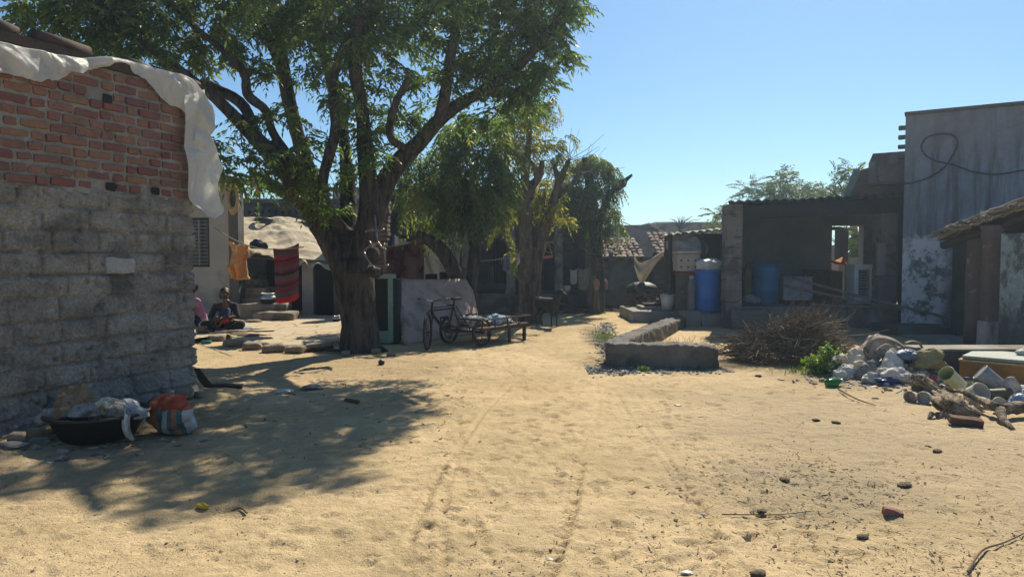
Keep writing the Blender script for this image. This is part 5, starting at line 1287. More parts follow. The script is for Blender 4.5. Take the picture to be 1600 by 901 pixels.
# striped tarp and brown blanket
TD2 = 15.9
BWS = M('blue_white_tarp', (0, 0, 0), rough=.6, bump=.2, axis=0, ramp_noise=.03, stops=[(0, (.05, .10, .25)), (.035, (.42, .43, .44)), (.10, (.25, .27, .30)), (.13, (.42, .43, .44)), (.24, (.26, .28, .31)), (.27, (.43, .44, .45)), (.4, (.25, .27, .3)), (.43, (.42, .43, .44)), (.56, (.26, .28, .31)), (.6, (.44, .45, .46)), (.74, (.27, .29, .31)), (.77, (.44, .45, .46)), (.86, (.26, .28, .31)), (.89, (.42, .43, .44)), (.95, (.04, .10, .30))], transl=.2)
tt = path([(612, 364), (628, 375), (645, 380), (668, 377), (692, 372), (706, 364), (720, 361)], 60); tb2 = path([(612, 450), (640, 447), (668, 446), (695, 442), (712, 425), (718, 400), (722, 375)], 60)
def tf(u, v):
    iu = np.clip((u * 59).round().astype(int), 0, 59); P = np.array([at(*(tt[a] * (1 - q) + tb2[a] * q), TD2) for a, q in zip(iu, v)])
    P[:, 1] += .08 * np.sin(u * 30 + v * 3) * (.3 + v) + .1 * fbm(P, 2, 3, 95); return P
tag(sheet('striped_tarp', tf, 60, 26, BWS, None, org=at(668, 410, TD2), th=.005), 'white and blue striped tarpaulin slung between the trees', 'tarpaulin')
MAR = M('maroon_blanket', (.17, .10, .095), (.12, .07, .07), 3, bump=.3, stain=(.06, .02, .03), ssc=1.6, slo=.5, shi=.58, transl=.15)
a, b2 = at(604, 386, 15.0), at(662, 373, 15.0); hung('brown_blanket', 'dull maroon and brown blanket hanging before the striped tarpaulin', 'blanket', a, b2, .98, MAR, fold=.03, nf=2, slope=.15, sag=.03)
tag(MB().tube(path([at(596, 388, 15.0), (a + b2) / 2, b2, at(700, 362, 15.2), at(738, 380, 14.9)], 20), .01, 5).build('washing_line', ROPE, None, org=a), 'rope holding the maroon blanket', 'rope')
# two dark cushions/bins under the tarp and laundry line further right
for i, (x0_, y0_, x1_, y1_, lab) in enumerate(((664, 428, 682, 437, 'dark box under the striped tarpaulin, left of the white post'), (686, 425, 706, 437, 'dark box under the striped tarpaulin, right of the white post'))):
    mb = MB(); mb.pbox(x0_, y0_, x1_, y1_ + 20, 15.2, .3, r=.02, n=4); o_ = tag(mb.build('storage_box', DARKW, None, org=at((x0_ + x1_) / 2, y1_ + 20, 15.2)), lab, 'box')
l0, l1 = at(745, 408, 14.9), at(818, 392, 15.9)
tag(MB().tube(path([l0, (l0 + l1) / 2 - [0, 0, .06], l1], 12), .008, 5).build('washing_line', ROPE, None, org=l0), 'thin line strung from the leaning tree to the pruned tree', 'rope')
hung('blue_cloth', 'small blue cloth pegged on the thin line near the pruned tree', 'cloth', at(787, 399, 15.5), at(797, 397, 15.55), .32, M('mid_blue', (.05, .09, .2), (.2, .22, .26), 9), nu=10, nv=10)
hung('white_cloth', 'small white cloth pegged beside the pruned tree trunk', 'cloth', at(806, 396, 15.6), at(812, 395, 15.65), .22, WHT, nu=8, nv=8)
# bird feeder tray
c = at(856, 402, 15.3); bf = T('hanging_tray', 'small reddish tray hung by cords from the pruned tree', 'tray', c)
mb = MB(); mb.box(c, (.22, .2, .06), rot=rotm(0, R(-6), 0), r=.015, n=4); mb.build('tray', M('terracotta_plastic', (.30, .13, .10), None, 6), bf)
mb = MB(); tp = at(857, 378, 15.4)
for q in ((-.1, -.08), (.1, -.08), (.1, .08), (-.1, .08)): mb.tube([c + [q[0], q[1], .02], tp], .006, 4)
mb.torus(at(859, 386, 15.4), .12, .007, seg=20, sec=5); mb.build('cord', ROPE, bf)
# on the veranda
hung('white_shirt', 'white garment hanging at the right end of the veranda', 'garment', at(891, 420, 19.0), at(902, 419, 19.0), .38, M('dull_white', (.42, .42, .43), (.33, .33, .35), 6), nu=10, nv=12)
hung('patterned_cloth', 'pale brown cloth hanging beside the white garment on the veranda', 'cloth', at(903, 419, 18.95), at(922, 418, 18.95), .55, M('pale_brown_cloth', (.22, .20, .17), (.15, .13, .12), 12), nu=12, nv=12)
p = at(888, 458, 19.1); p[2] = max(p[2], .45)
def bucket(name, label, c, r, h, mat, rot=None, rim=None, handle=True):
    o = T(name, label, 'bucket', c); RT = rot if rot is not None else np.eye(3)
    mb = MB(); mb.lathe(c, [(0, .01), (r * .78, .01), (r, h), (r * .96, h), (r * .76, .03), (0, .03)], 24, rot=RT); mb.build('pail', mat, o, smooth=True)
    mb = MB(); mb.torus(c + RT @ A3(0, 0, h), r, .014, rot=RT @ rotm(R(90), 0, 0), seg=24, sec=6); mb.build('rim', rim or mat, o, smooth=True)
    if handle:
        mb = MB(); mb.torus(c + RT @ A3(0, 0, h * .93), r * 1.02, .006, rot=RT @ rotm(R(62), 0, 0), seg=24, sec=5, a0=0, a1=math.pi); mb.build('handle', STL, o)
    return o
WPL = M('white_plastic', (.62, .60, .55), (.5, .48, .44), 5, rough=.4, bump=.1, stain=(.35, .3, .24), ssc=5, slo=.58, shi=.75, spec=.4)
bucket('white_bucket', 'small white bucket on the edge of the veranda floor', np.array([p[0], VD + .25, zp]), .11, .2, WPL)
p = gpos(900, 489); crumple('black_bundle', 'black cloth bundle heaped at the foot of the veranda beside the sawn stump', 'bundle', p + [0, .25, 0], (.42, .28, .36), BLKCL, seed=61)
def sticks(name, label, cat, c, n, L, rad, spread, mat, rz=0.0, tilt=.25, kindstuff=False):
    mb = MB()
    for k in range(n):
        a = rz + rnd.gauss(0, .7); l = L * rnd.uniform(.5, 1.1); p = c + np.array([rnd.gauss(0, spread[0]), rnd.gauss(0, spread[1]), abs(rnd.gauss(0, spread[2])) + .02])
        d = np.array([math.cos(a), math.sin(a), rnd.gauss(0, tilt)]) * l * .5
        e0_, e1_ = p - d, p + d; e0_[2] = max(e0_[2], c[2] + .01); e1_[2] = max(e1_[2], c[2] + .01)
        mb.tube(path([e0_, p + rng.normal(size=3) * .05 * L * [1, 1, .5], e1_], 5), np.linspace(rad, rad * .5, 5) * rnd.uniform(.6, 1.2), 5, cap=False)
    return tag(mb.build(name, mat, None, org=c), label, cat)
sticks('firewood_heap', 'small heap of dry sticks left of the sawn stump', 'firewood', gpos(895, 488), 46, .9, .018, (.25, .2, .1), WOOD)
for i, (a, b2) in enumerate((((888, 489), (862, 495)), ((930, 480), (967, 489)))):
    p, q = gpos(*a), gpos(*b2); tag(MB().tube(path([p + [0, 0, .1], (p + q) / 2 + [0, 0, .08], q + [0, 0, .04]], 6), .028, 6).build('bare_branch', WOOD, None, org=p), ['pale bare branch lying behind the goat', 'pale bare branch on the sand right of the sawn stump'][i], 'branch')
crumple('cloth_roll', 'pinkish brown roll tied to the lopped tree above the firewood', 'bundle', at(944, 452, 19.3), (.09, .09, .2), M('pink_brown', (.3, .18, .15), (.2, .12, .1), 6), seed=63)

# ================================================================== tiled huts, back parapets
HD = 21.0
th_ = T('tiled_hut', 'low hut with clay tile roof and grey sacking wall', 'hut', at(965, 481, HD) * [1, 1, 0])
SACK = M('sacking', (.20, .20, .195), (.14, .145, .145), 2.2, bump=.5, bsc=30, stain=(.09, .09, .095), ssc=1.6)
a = at(936, 484, HD); b2 = at(1001, 404, HD)
mb = MB(); mb.bx((a[0], HD + .25, -.05), (b2[0] + .9, HD + 3, 1.5)); mb.build('wall', CEM, th_)
def wallcloth(u, v):
    x = a[0] + (b2[0] - a[0]) * u; z = 1.5 - v * 1.42 - .12 * u * v; P = np.stack([x, HD + .1 + 0 * u, z], 1); P[:, 1] += .07 * fbm(P, 2.2, 4, 101) + .03 * np.sin(u * 14); return P
sheet('sacking_screen', wallcloth, 24, 24, SACK, th_, th=.01)
TILE = M('clay_tile', (.30, .22, .17), (.2, .15, .12), 6, bump=.4, stain=(.12, .09, .08), ssc=3, island=.3)
def tiles(name, x0, x1, d0, d1, z0, z1, parent, step=.17, row=.26):
    mb = MB(); nr = int(math.hypot(d1 - d0, z1 - z0) / row); an = math.atan2(z1 - z0, d1 - d0)
    for j in range(nr):
        t = j / nr; x = x0
        while x < x1:
            c = np.array([x + rnd.gauss(0, .015), d0 + (d1 - d0) * t, z0 + (z1 - z0) * t + .03])
            Vv = []; 
            for e, s in ((0, 1.0), (1, .85)):
                for k in range(6):
                    b_ = math.pi * k / 5; Vv.append((math.cos(b_) * .085 * s, e * row * 1.25, math.sin(b_) * .06 * s + (.02 if e == 0 else 0)))
            Vv = np.array(Vv) @ rotm(an + rnd.gauss(0, .05), 0, rnd.gauss(0, .06)).T + c
            mb.add(Vv, [(k, k + 1, 7 + k, 6 + k) for k in range(5)] + [tuple(range(6))[::-1]])
            x += step
    o = mb.build(name, TILE, parent); return o
tiles('roof_tile', a[0] - .1, b2[0] + .05, HD - .1, HD + 1.7, 1.44, 2.05, th_)
mb = MB(); mb.slab([(a[0] - .1, HD - .08, 1.40), (b2[0] + .05, HD - .08, 1.40), (b2[0] + .05, HD + 1.7, 2.0), (a[0] - .1, HD + 1.7, 2.0)], (0, 0, .03)); mb.build('roof_boards', DWOOD, th_)
JEAN = M('denim', (.13, .17, .22), (.09, .12, .17), 8)
hung('jeans', 'pale blue jeans hanging on the tiled hut wall', 'jeans', at(951, 392, HD - .15), at(958, 392, HD - .15), .5, JEAN, nu=10, nv=14)
hung('pink_scarf', 'thin pink scarf hanging beside the jeans', 'scarf', at(942, 405, HD - .2), at(944, 405, HD - .2), .35, M('pink_cloth', (.5, .14, .18), None, 6), nu=6, nv=10)
tag(MB().tube(path([at(938, 395, HD - .2), at(975, 392, HD - .2), at(1000, 386, HD - .2), at(1037, 372, 18)], 16), .012, 5).build('bunting_line', M('faded_pink_cord', (.40, .14, .14), (.3, .25, .2), 30), None, org=at(975, 392, HD)), 'faded pink bunting cord strung across the tiled hut', 'cord')
h2 = T('rear_brick_shed', 'dark brick shed with tile roof behind the draped beige cloth', 'shed', at(1025, 475, 20.3) * [1, 1, 0])
a2 = at(1000, 480, 20.2); b3 = at(1052, 402, 20.2); mb = MB(); z = 0
while z < 1.55:
    x = a2[0] + .4
    mb.bx((x, 20.2 + rnd.uniform(0, .03), z), (b3[0] + .5, 20.5, z + .135)); z += .15
mb.build('wall_course', M('dark_block', (.095, .085, .08), (.07, .062, .06), 3, bump=.5, island=.2), h2)
mb = MB(); mb.bx((a2[0] + .45, 20.3, 0), (b3[0] + .4, 22, 1.5)); mb.build('rear_wall', DARKW, h2)
tiles('roof_tile', a2[0] + .55, b3[0] + .5, 20.1, 21.9, 1.55, 2.2, h2)
BEI = M('beige_cotton', (.64, .58, .48), (.54, .48, .39), 4, bump=.3, transl=.4)
dt0 = path([(991, 400), (1000, 410), (1013, 406), (1024, 400), (1036, 392)], 30); dt1 = path([(991, 416), (1002, 443), (1013, 431), (1024, 414), (1037, 399)], 30)
def df(u, v):
    iu = np.clip((u * 29).round().astype(int), 0, 29); P = np.array([at(*(dt0[i] * (1 - q) + dt1[i] * q), 18.6) for i, q in zip(iu, v)]); P[:, 1] += .05 * np.sin(v * 7 + u * 3) + .06 * fbm(P, 3, 2, 110); return P
tag(sheet('beige_cloth', df, 30, 16, BEI, None, org=at(1010, 415, 18.6), th=.006), 'sunlit beige cloth slung from the tin shed eave', 'cloth')
# parapet houses far off
for (x0_, y0_, x1_, y1_, d, lab, slope) in ((958, 351, 1030, 420, 31, 'far grey house with sloping dark parapet behind the tiled hut', 1), (1026, 347, 1135, 420, 35, 'far pale parapet house beyond the tin shed', 0)):
    o = T('parapet_house', lab, 'house', at((x0_ + x1_) / 2, 450, d) * [1, 1, 0]); a_, b_ = at(x0_, y1_, d), at(x1_, y0_, d)
    mb = MB()
    if slope: mb.slab([(a_[0] - 1, d, 0), (b_[0] + .8, d, 0), (b_[0] + .8, d, b_[2] - .75), (float(at(1014, 350, d)[0]), d, b_[2]), (a_[0] - 1, d, b_[2] - .05)], (0, 4, 0))
    else: mb.bx((a_[0], d, 0), (b_[0] + 1, d + 4, b_[2] - .08))
    mb.build('wall', M('far_wall_%d' % slope, (.17, .165, .165) if slope else (.26, .255, .25), (.12, .115, .115) if slope else (.19, .185, .18), 1.2, stain=(.08, .08, .085), ssc=1), o)
    mb = MB()
    if slope: mb.slab([(float(at(1014, 350, d)[0]), d - .1, b_[2] + .003), (b_[0] + .85, d - .1, b_[2] - .74), (b_[0] + .85, d - .1, b_[2] - .66), (float(at(1014, 350, d)[0]), d - .1, b_[2] + .08)], (0, 4.1, 0))
    else: mb.bx((a_[0] - .1, d - .1, b_[2] - .078), (b_[0] + 1.1, d + 4.1, b_[2]), n=6, amp=.02)
    mb.build('coping', M('coping_lime', (.5, .48, .45), (.36, .34, .32), 3), o)
o = T('gable_roof_house', 'white gable end rising behind the tiled hut', 'house', at(955, 450, 27) * [1, 1, 0])
mb = MB(); mb.slab([at(935, 386, 27), at(1000, 386, 27), at(948, 354, 27)], (0, 3, 0)); mb.build('gable_wall', M('lime_wall', (.34, .34, .34), (.26, .26, .26), 2, stain=(.15, .15, .15)), o)
mb = MB(); q = [at(935, 450, 27.05) * [1, 1, 0], at(1000, 450, 27.05) * [1, 1, 0]]; mb.bx((q[0][0], 27.05, 0), (q[1][0], 29.9, float(at(950, 386.5, 27)[2]))); mb.build('wall', CEM, o)
# electric wires
WIRE = M('black_wire', (.02, .02, .02), None, 5)
for i, pts in enumerate((((968, 345), (1000, 356), (1040, 358)), ((850, 258), (920, 330), (975, 352)))):
    P = [at(q[0], q[1], 26 + i) for q in pts]; tag(MB().tube(path(P, 12), .012, 4).build('electric_wire', WIRE, None, org=P[0]), ['thin black wire sagging over the far parapets', 'thin black wire running down from the pruned tree'][i], 'wire')

# ================================================================== well platform, low walls
RC = M('raw_concrete', (.30, .275, .235), (.21, .19, .165), 2.5, bump=.6, bsc=40, bdist=.015, stain=(.11, .10, .09), ssc=1.8, slo=.52, shi=.72)
def rough_wall(name, poly, z0, z1, mat, parent, amp=.03, step=.12, seed=0):
    """a low wall of constant thickness with a worn top: poly = centre line, returns mesh"""
    P = path(poly, max(8, int(sum(np.linalg.norm(np.diff(np.array(poly), axis=0), axis=1)) / step))); return P
wl = T('low_wall', 'broken L-shaped low concrete wall in the middle of the yard', 'low wall', gp(1035, 577))
def wall_run(nm, p, q, th, h0, h1, seed):
    p = np.array(p); q = np.array(q); d = q - p; L = np.linalg.norm(d); d = d / L; n = np.array([-d[1], d[0]])
    us = np.linspace(0, 1, int(L / .025) + 2); prof = [(-1, -.08), (-1.02, .12), (-1, .28), (-1, .42), (-.99, .56), (-1, .7), (-.99, .82), (-.97, .92), (-.9, .985), (-.75, 1), (-.5, 1), (-.25, 1.01), (0, 1.02), (.25, 1.01), (.5, 1), (.75, 1), (.9, .985), (.97, .92), (.99, .82), (1, .7), (1, .56), (1, .42), (1, .28), (1.02, .12), (1, -.08)]
    V = []
    for u in us:
        c = p + d * L * u; h = h0 + (h1 - h0) * u
        e = 1 - .10 * np.exp(-min(u, 1 - u) * L / .06)
        for a, b2 in prof: V.append((c[0] + n[0] * a * th / 2 * e, c[1] + n[1] * a * th / 2 * e, b2 * h * (e if b2 > .5 else 1)))
    V = np.array(V); m = len(prof)
    w_ = np.clip(V[:, 2] / .1, 0, 1)[:, None]
    V = V + np.stack([fbm(V, 4.5, 4, seed + k) for k in range(3)], 1) * .035 * w_ + np.stack([fbm(V, 16, 2, seed + 9 + k) for k in range(3)], 1) * .022 * w_ + np.stack([fbm(V, 42, 2, seed + 19 + k) for k in range(3)], 1) * .012 * w_
    Fc = [(i * m + j, i * m + j + 1, (i + 1) * m + j + 1, (i + 1) * m + j) for i in range(len(us) - 1) for j in range(m - 1)] + [tuple(range(m)), tuple((len(us) - 1) * m + j for j in range(m))[::-1]]
    return MB().add(V, Fc).build(nm, M('dark_wall_concrete', (.20, .18, .155), (.13, .118, .105), 2.5, bump=.8, bsc=40, bdist=.02, stain=(.07, .064, .058), ssc=2.2, slo=.48, shi=.68), wl, smooth=True)
f0, f1 = gp(950, 573)[:2], gp(1127, 577)[:2]
wall_run('front_wall', f0 + [.0, .16], f1 + [0, .18], .34, .33, .30, 3)
s1 = gp(1062, 505)[:2]
wall_run('side_wall', f0 + [.14, .34], s1 + [.1, 0], .30, .33, .20, 13)
# apron and drain stones
plat = T('well_platform', 'square concrete platform with a slab and an iron grate on top', 'platform', gp(1030, 502))
pd_ = 16.3; a = at(988, 502, pd_); zt_ = float(at(1000, 486, pd_)[2])
mb = MB(); mb.bx((a[0], pd_, -.1), (at(1125, 500, pd_)[0], pd_ + 2.0, zt_), r=.02, n=10, amp=.02, nsc=4); mb.build('base', RC, plat)
mb = MB(); c = at(1028, 485, pd_ + .3); mb.box((c[0], pd_ + .75, zt_ + .045), (.75, .8, .08), r=.02, n=5, amp=.01); mb.build('cover_slab', RC, plat)
mb = MB()
for k in range(9): mb.box((c[0] - .24 + k * .06, pd_ + .7, zt_ + .115), (.03, .55, .05))
for k in (0, 1): mb.box((c[0], pd_ + .44 + k * .52, zt_ + .116), (.56, .035, .056))
mb.build('iron_grate', RUST, plat)
for i, (px0, px1, lab) in enumerate(((1066, 1096, 'concrete block before the blue barrel, left one'), (1096, 1133, 'concrete kerb right before the blue barrel'))):
    a_ = at(px0, 510, 15.4); b_ = at(px1, 487 if i == 0 else 491, 15.4); mb = MB(); mb.bx((a_[0], 15.4, -.05), (b_[0], 15.8 + .6 * i, b_[2]), r=.02, n=6, amp=.02, nsc=6, seed=i); tag(mb.build('concrete_block', RC, None, org=a_), lab, 'block')
p = np.array([at(1041, 486, 16.6)[0] + .03, 16.62, zt_]); bucket('white_pail', 'white plastic pail standing behind the iron grate', p, .17, .36, WPL)
for i in range(3):
    pass
# round grinder-like maroon pot with dark lid, and branches
c = np.array([at(1003, 484, 18.8)[0], 18.8, 0.02])
bar = T('covered_drum', 'rounded maroon drum with a dark shiny lid beside the beige cloth', 'drum', c)
mb = MB(); mb.lathe(c, [(0, 0), (.30, 0), (.42, .2), (.44, .45), (.38, .62), (0, .62)], 24); mb.build('body', M('maroon_paint', (.10, .05, .045), (.06, .035, .035), 4, bump=.3), bar, smooth=True)
mb = MB(); mb.lathe(c, [(.42, .60), (.43, .64), (.36, .75), (.2, .82), (0, .84)], 24); mb.build('lid', M('dark_blue_lid', (.02, .03, .05), None, 5, rough=.6, spec=.3), bar, smooth=True)
sticks('firewood_heap', 'tangle of dry branches between the maroon drum and the white pail', 'firewood', np.array([at(1022, 480, 18.2)[0], 18.2, .05]), 44, 1.1, .024, (.2, .2, .28), WOOD, 0, .5)

# ================================================================== tin-roofed shed with water things
SD = 16.6
sh = T('tin_shed', 'dark shed under a crooked thin tin roof between platform and open shed', 'shed', at(1085, 484, SD) * [1, 1, 0])
x0 = float(at(1040, 400, SD)[0]); x1 = float(at(1136, 400, SD)[0]); 
MUD = M('mud_wall', (.115, .10, .09), (.08, .07, .064), 2.5, bump=.5, stain=(.05, .046, .044), ssc=2)
mb = MB(); mb.prism([(x0 + .04, SD + .35), (x0 + .25, SD + .35), (x0 + .85, SD + 2.4), (x0 + .64, SD + 2.4)], 0, 2.02); mb.build('side_wall', MUD, sh)
mb = MB(); mb.bx((x0 + .7, SD + 1.6, 0), (x1 + .75, SD + 1.85, 2.1)); mb.build('rear_wall', MUD, sh)
def tin(u, v):
    p = at(1031, 369, SD - .25); q = at(1136, 357, SD - .25); P = p * (1 - u)[:, None] + q * u[:, None]; P[:, 1] += v * 2.4; P[:, 0] += v * .75; P[:, 2] += .0 + .12 * v + .018 * np.sin(u * 55) + .035 * fbm(P, 1.5, 3, 120); return P
sheet('tin_roof', tin, 120, 8, M('old_tin', (.16, .135, .115), (.09, .075, .065), 5, rough=.7, metal=.2), sh, th=.02)
for px in (1047, 1098):
    p = at(px, 483, SD); mb = MB(); mb.tube([p * [1, 1, 0] + [0, 0, .2], at(px, 364, SD)], .05, 7); mb.build('post', DWOOD, sh)
# cooler stack with a bundle
c = np.array([at(1076, 484, 16.1)[0], 16.1, zt_])
cst = T('storage_stand', 'tall narrow brown stand carrying a beige slotted crate', 'stand', c)
xa, xb = float(at(1061, 440, 16.1)[0]), float(at(1084, 440, 16.1)[0]); zc = float(at(1070, 424, 16.1)[2])
mb = MB(); mb.bx((xa, 16.1, zt_), (xb, 16.5, zc), r=.015, n=4); mb.build('cabinet', M('worn_brown_panel', (.14, .115, .10), (.10, .08, .07), 4, stain=(.3, .28, .25), ssc=5, slo=.6, shi=.7), cst)
mb = MB(); mb.bx((xa - .01, 16.085, zc - .07), (xb + .06, 16.52, zc - .03)); mb.build('red_band', M('red_band', (.30, .05, .05), None, 4), cst)
cr = T('plastic_crate', 'beige slotted crate on the narrow stand, in front of a white bundle', 'crate', (c[0], 16.1, zc))
CRM = M('beige_plastic', (.42, .37, .32), (.34, .30, .26), 5, rough=.5, bump=.1)
xa2, xb2 = float(at(1058, 410, 16.0)[0]), float(at(1093, 410, 16.0)[0]); zt2 = float(at(1070, 396, 16.0)[2])
mb = MB(); mb.bx((xa2, 16.0, zc + .003), (xb2, 16.45, zt2), r=.03, n=5); mb.build('box', CRM, cr, smooth=False)
mb = MB(); mb.bx((xa2 - .015, 15.985, zt2 - .0), (xb2 + .015, 16.47, zt2 + .06), r=.02, n=4); mb.build('lid', M('pale_lid', (.55, .50, .42), None, 5, rough=.5), cr)
for k in range(6):
    x = xa2 + .09 + (k % 3) * .16; z = zc + .10 + (k // 3) * .15; mb = MB(); mb.box((x, 15.999, z), (.045, .012, .035), r=.008, n=3); mb.build('slot', DARKW, cr)  # dark blocks on the crate front, slot shade painted as colour
crumple('cloth_bundle', 'big white cloth bundle piled behind the beige crate', 'bundle', np.array([at(1080, 400, 16.75)[0], 16.8, zc + .02]), (.42, .26, .46), M('white_lilac', (.46, .45, .47), (.34, .33, .36), 5, bump=.3), seed=71, flat=.75)
# blue barrel
def barrel(name, label, c, r, h, mat, group=None):
    o = T(name, label, 'barrel', c, group=group)
    pr = [(0, 0), (r * .93, 0), (r * .97, .03), (r * .98, h * .3), (r * 1.01, h * .32), (r * 1.01, h * .345), (r * .985, h * .365), (r * .985, h * .63), (r * 1.01, h * .65), (r * 1.01, h * .675), (r * .985, h * .695), (r * .98, h * .93)]
    mb = MB(); mb.lathe(c, pr + [(r * .93, h), (r * .90, h), (r * .93, h * .93), (r * .90, .05), (0, .05)], 36); mb.build('drum', mat, o, smooth=True)
    mb = MB(); mb.torus(c + A3(0, 0, h * .965), r * .985, .028, rot=rotm(R(90), 0, 0), seg=36, sec=8); mb.build('rim', mat, o, smooth=True)
    return o
BLUE = M('blue_drum_plastic', (.01, .18, .66), (.008, .15, .56), 3, rough=.42, bump=.08, stain=(.04, .09, .22), ssc=3, slo=.62, shi=.8, spec=.5, transl=.22)
DBLUE = M('faded_blue_drum', (.03, .15, .29), (.025, .12, .23), 3, rough=.55, bump=.08, stain=(.05, .08, .12), ssc=3, slo=.55, shi=.75)
bc = np.array([at(1110, 486, 15.6)[0], 15.85, float(at(1110, 488, 15.6)[2])])
mb = MB(); mb.bx((bc[0] - .3, 15.55, -.05), (bc[0] + .34, 16.25, bc[2] - .003), r=.02, n=5, amp=.015); tag(mb.build('barrel_plinth', RC, None, org=bc * [1, 1, 0]), 'concrete plinth under the bright blue barrel', 'plinth')
barrel('blue_barrel', 'bright blue plastic barrel standing on the plinth by the grey pillar', bc, .29, .93, BLUE)
crumple('white_sack', 'white plastic sack with blue marks lying on top of the bright blue barrel', 'sack', bc + [0, 0, .90], (.29, .27, .16), M('white_blue_sack', (.60, .61, .62), (.5, .51, .53), 5, bump=.3, rough=.5, stain=(.05, .12, .34), ssc=4.5, slo=.62, shi=.66), seed=73, flat=.5)
jc = np.array([at(1083, 486, 15.6)[0], 15.75, zt_]); ja = T('water_can', 'slim grey can squeezed between the stand and the bright blue barrel', 'can', jc)
mb = MB(); mb.lathe(jc, [(0, 0), (.08, 0), (.088, .05), (.088, .62), (.07, .70), (.045, .74), (.045, .78), (0, .78)], 20); mb.build('body', M('grey_can', (.17, .17, .18), (.12, .12, .125), 5, rough=.5), ja, smooth=True)
mb = MB(); mb.lathe(jc, [(.055, .76), (.06, .80), (.045, .83), (0, .83)], 16); mb.build('cap', M('cream_cap', (.4, .37, .28), None, 5), ja, smooth=True)

# ================================================================== open shed
OD = 15.0
osd = T('open_shed', 'open-fronted dark shed with grey block pillars and flat tin roof', 'shed', at(1270, 512, OD) * [1, 1, 0])
zpl = float(at(1200, 479, OD)[2])
PIL = M('block_pillar', (.235, .20, .185), (.17, .145, .135), 3, bump=.6, bsc=40, stain=(.10, .088, .082), ssc=2)
def pillar(x0_, x1_, d, z0, z1, dep, seed):
    a_ = float(at(x0_, 400, d)[0]); b_ = float(at(x1_, 400, d)[0]); mb = MB(); z = z0; k = 0
    while z < z1 - .02:
        h = min(.23 if z > z0 else .38, z1 - z); mb.bx((a_ + rnd.gauss(0, .004), d + rnd.gauss(0, .004), z), (b_ + rnd.gauss(0, .004), d + dep, z + h - .002), r=.008, n=7, amp=.014, nsc=6, seed=seed + k); z += h; k += 1
    return mb.build('pillar', PIL, osd)
zr_ = float(at(1150, 319, OD)[2]); zr2 = float(at(1390, 306, OD + .1)[2])
pillar(1135.5, 1160, OD - .05, -.05, zr_, .36, 1); pillar(1376, 1402, OD + .1, zpl, zr2 - .02, .36, 31)
XA = float(at(1136, 400, OD)[0]); XB = float(at(1408, 400, OD)[0]); YB = 19.0
mb = MB(); mb.prism([(XA + .36, OD + .05), (XB + .45, OD + .05), (XB + 2.2, YB), (XA + 1.6, YB)], -.05, zpl); mb.build('plinth', M('lime_stained_plinth', (.17, .165, .165), (.12, .117, .118), 1.5, bump=.6, stain=(.28, .275, .28), ssc=1.3, slo=.54, shi=.72), osd)
mb = MB(); mb.box((XA + .42, OD - .02, .2), (.75, .5, .45), r=.1, n=8, amp=.06, nsc=3); mb.build('rubble_buttress', MATS['lime_stained_plinth'], osd, smooth=True)
def roofs(u, v):
    x = XA - .08 + (XB - XA + .14) * u + v * 1.42; z = zr_ + .01 + (zr2 - zr_) * u; y = OD - .32 + v * (YB - OD + .3)
    P = np.stack([x, y, z + .05 * (v * .6)], 1); P[:, 2] += .016 * np.sin(u * 130) + .03 * fbm(P, 1.2, 3, 130); return P
sheet('tin_roof', roofs, 280, 10, M('sooty_tin', (.05, .048, .05), (.035, .034, .036), 4, rough=.8), osd, th=.03)
mb = MB(); mb.slab([(XA, OD + .02, zr_ - .32), (XB - .1, OD + .02, zr2 - .36), (XB - .1, OD + .02, zr2 - .05), (XA, OD + .02, zr_ - .05)], (0, .14, 0)); mb.build('front_beam', DARKW, osd)
SHW = M('smoky_wall', (.26, .275, .30), (.18, .19, .21), 2, bump=.3)
wa, wb = at(1298, 475, YB - .35), at(1352, 352, YB - .35)
zb0 = zpl + .25
mb = MB(); mb.bx((XA + 1.5, YB - .35, zpl), (wa[0], YB, zr_)); mb.bx((wb[0], YB - .35, zpl), (XB + 2.2, YB, zr2)); mb.bx((wa[0] + .002, YB - .348, wb[2]), (wb[0] - .002, YB - .002, zr_)); mb.build('rear_wall', SHW, osd)
mb = MB(); mb.prism([(XA + .06, OD + .32), (XA + .3, OD + .32), (XA + 1.5, YB), (XA + 1.26, YB)], 0, zr_); mb.build('side_wall', SHW, osd)
p = at(1350, 350, YB - .4); mb = MB(); mb.bx((wb[0] - .07, YB - .42, zpl), (wb[0] + .03, YB - .36, wb[2])); mb.build('door_post', M('pale_post', (.30, .26, .24), None, 5), osd)
mb = MB(); mb.tube([at(1300, 357, YB - .3), at(1333, 358, YB + .4)], .05, 6); mb.build('lintel_stick', WOOD, osd)
# beyond the opening
mb = MB(); a_ = at(1290, 440, 22); b_ = at(1390, 402, 22); mb.bx((a_[0], 22, 0), (b_[0], 22.3, b_[2])); tag(mb.build('yard_wall', CEM, None, org=a_ * [1, 1, 0]), 'grey yard wall seen through the back opening of the open shed', 'wall')
mb = MB(); a_ = at(1299, 440, 21); b_ = at(1311, 383, 21); mb.bx((a_[0], 21, 0), (b_[0], 21.2, b_[2])); tag(mb.build('lime_pier', M('lime_wall2', (.32, .32, .34), (.24, .24, .26), 3), None, org=a_ * [1, 1, 0]), 'pale pier seen at the left of the back opening', 'pier')
mb = MB(); a_ = at(1311, 400, 20.4); b_ = at(1326, 356, 20.4); mb.bx((a_[0], 20.4, 1.3), (b_[0], 20.7, b_[2])); mb.bx((a_[0] + .22, 20.42, 0), (a_[0] + .3, 20.5, 1.3)); tag(mb.build('hanging_shutter', DARKW, None, org=a_ * [1, 1, 0]), 'dark board standing beyond the back opening', 'board')
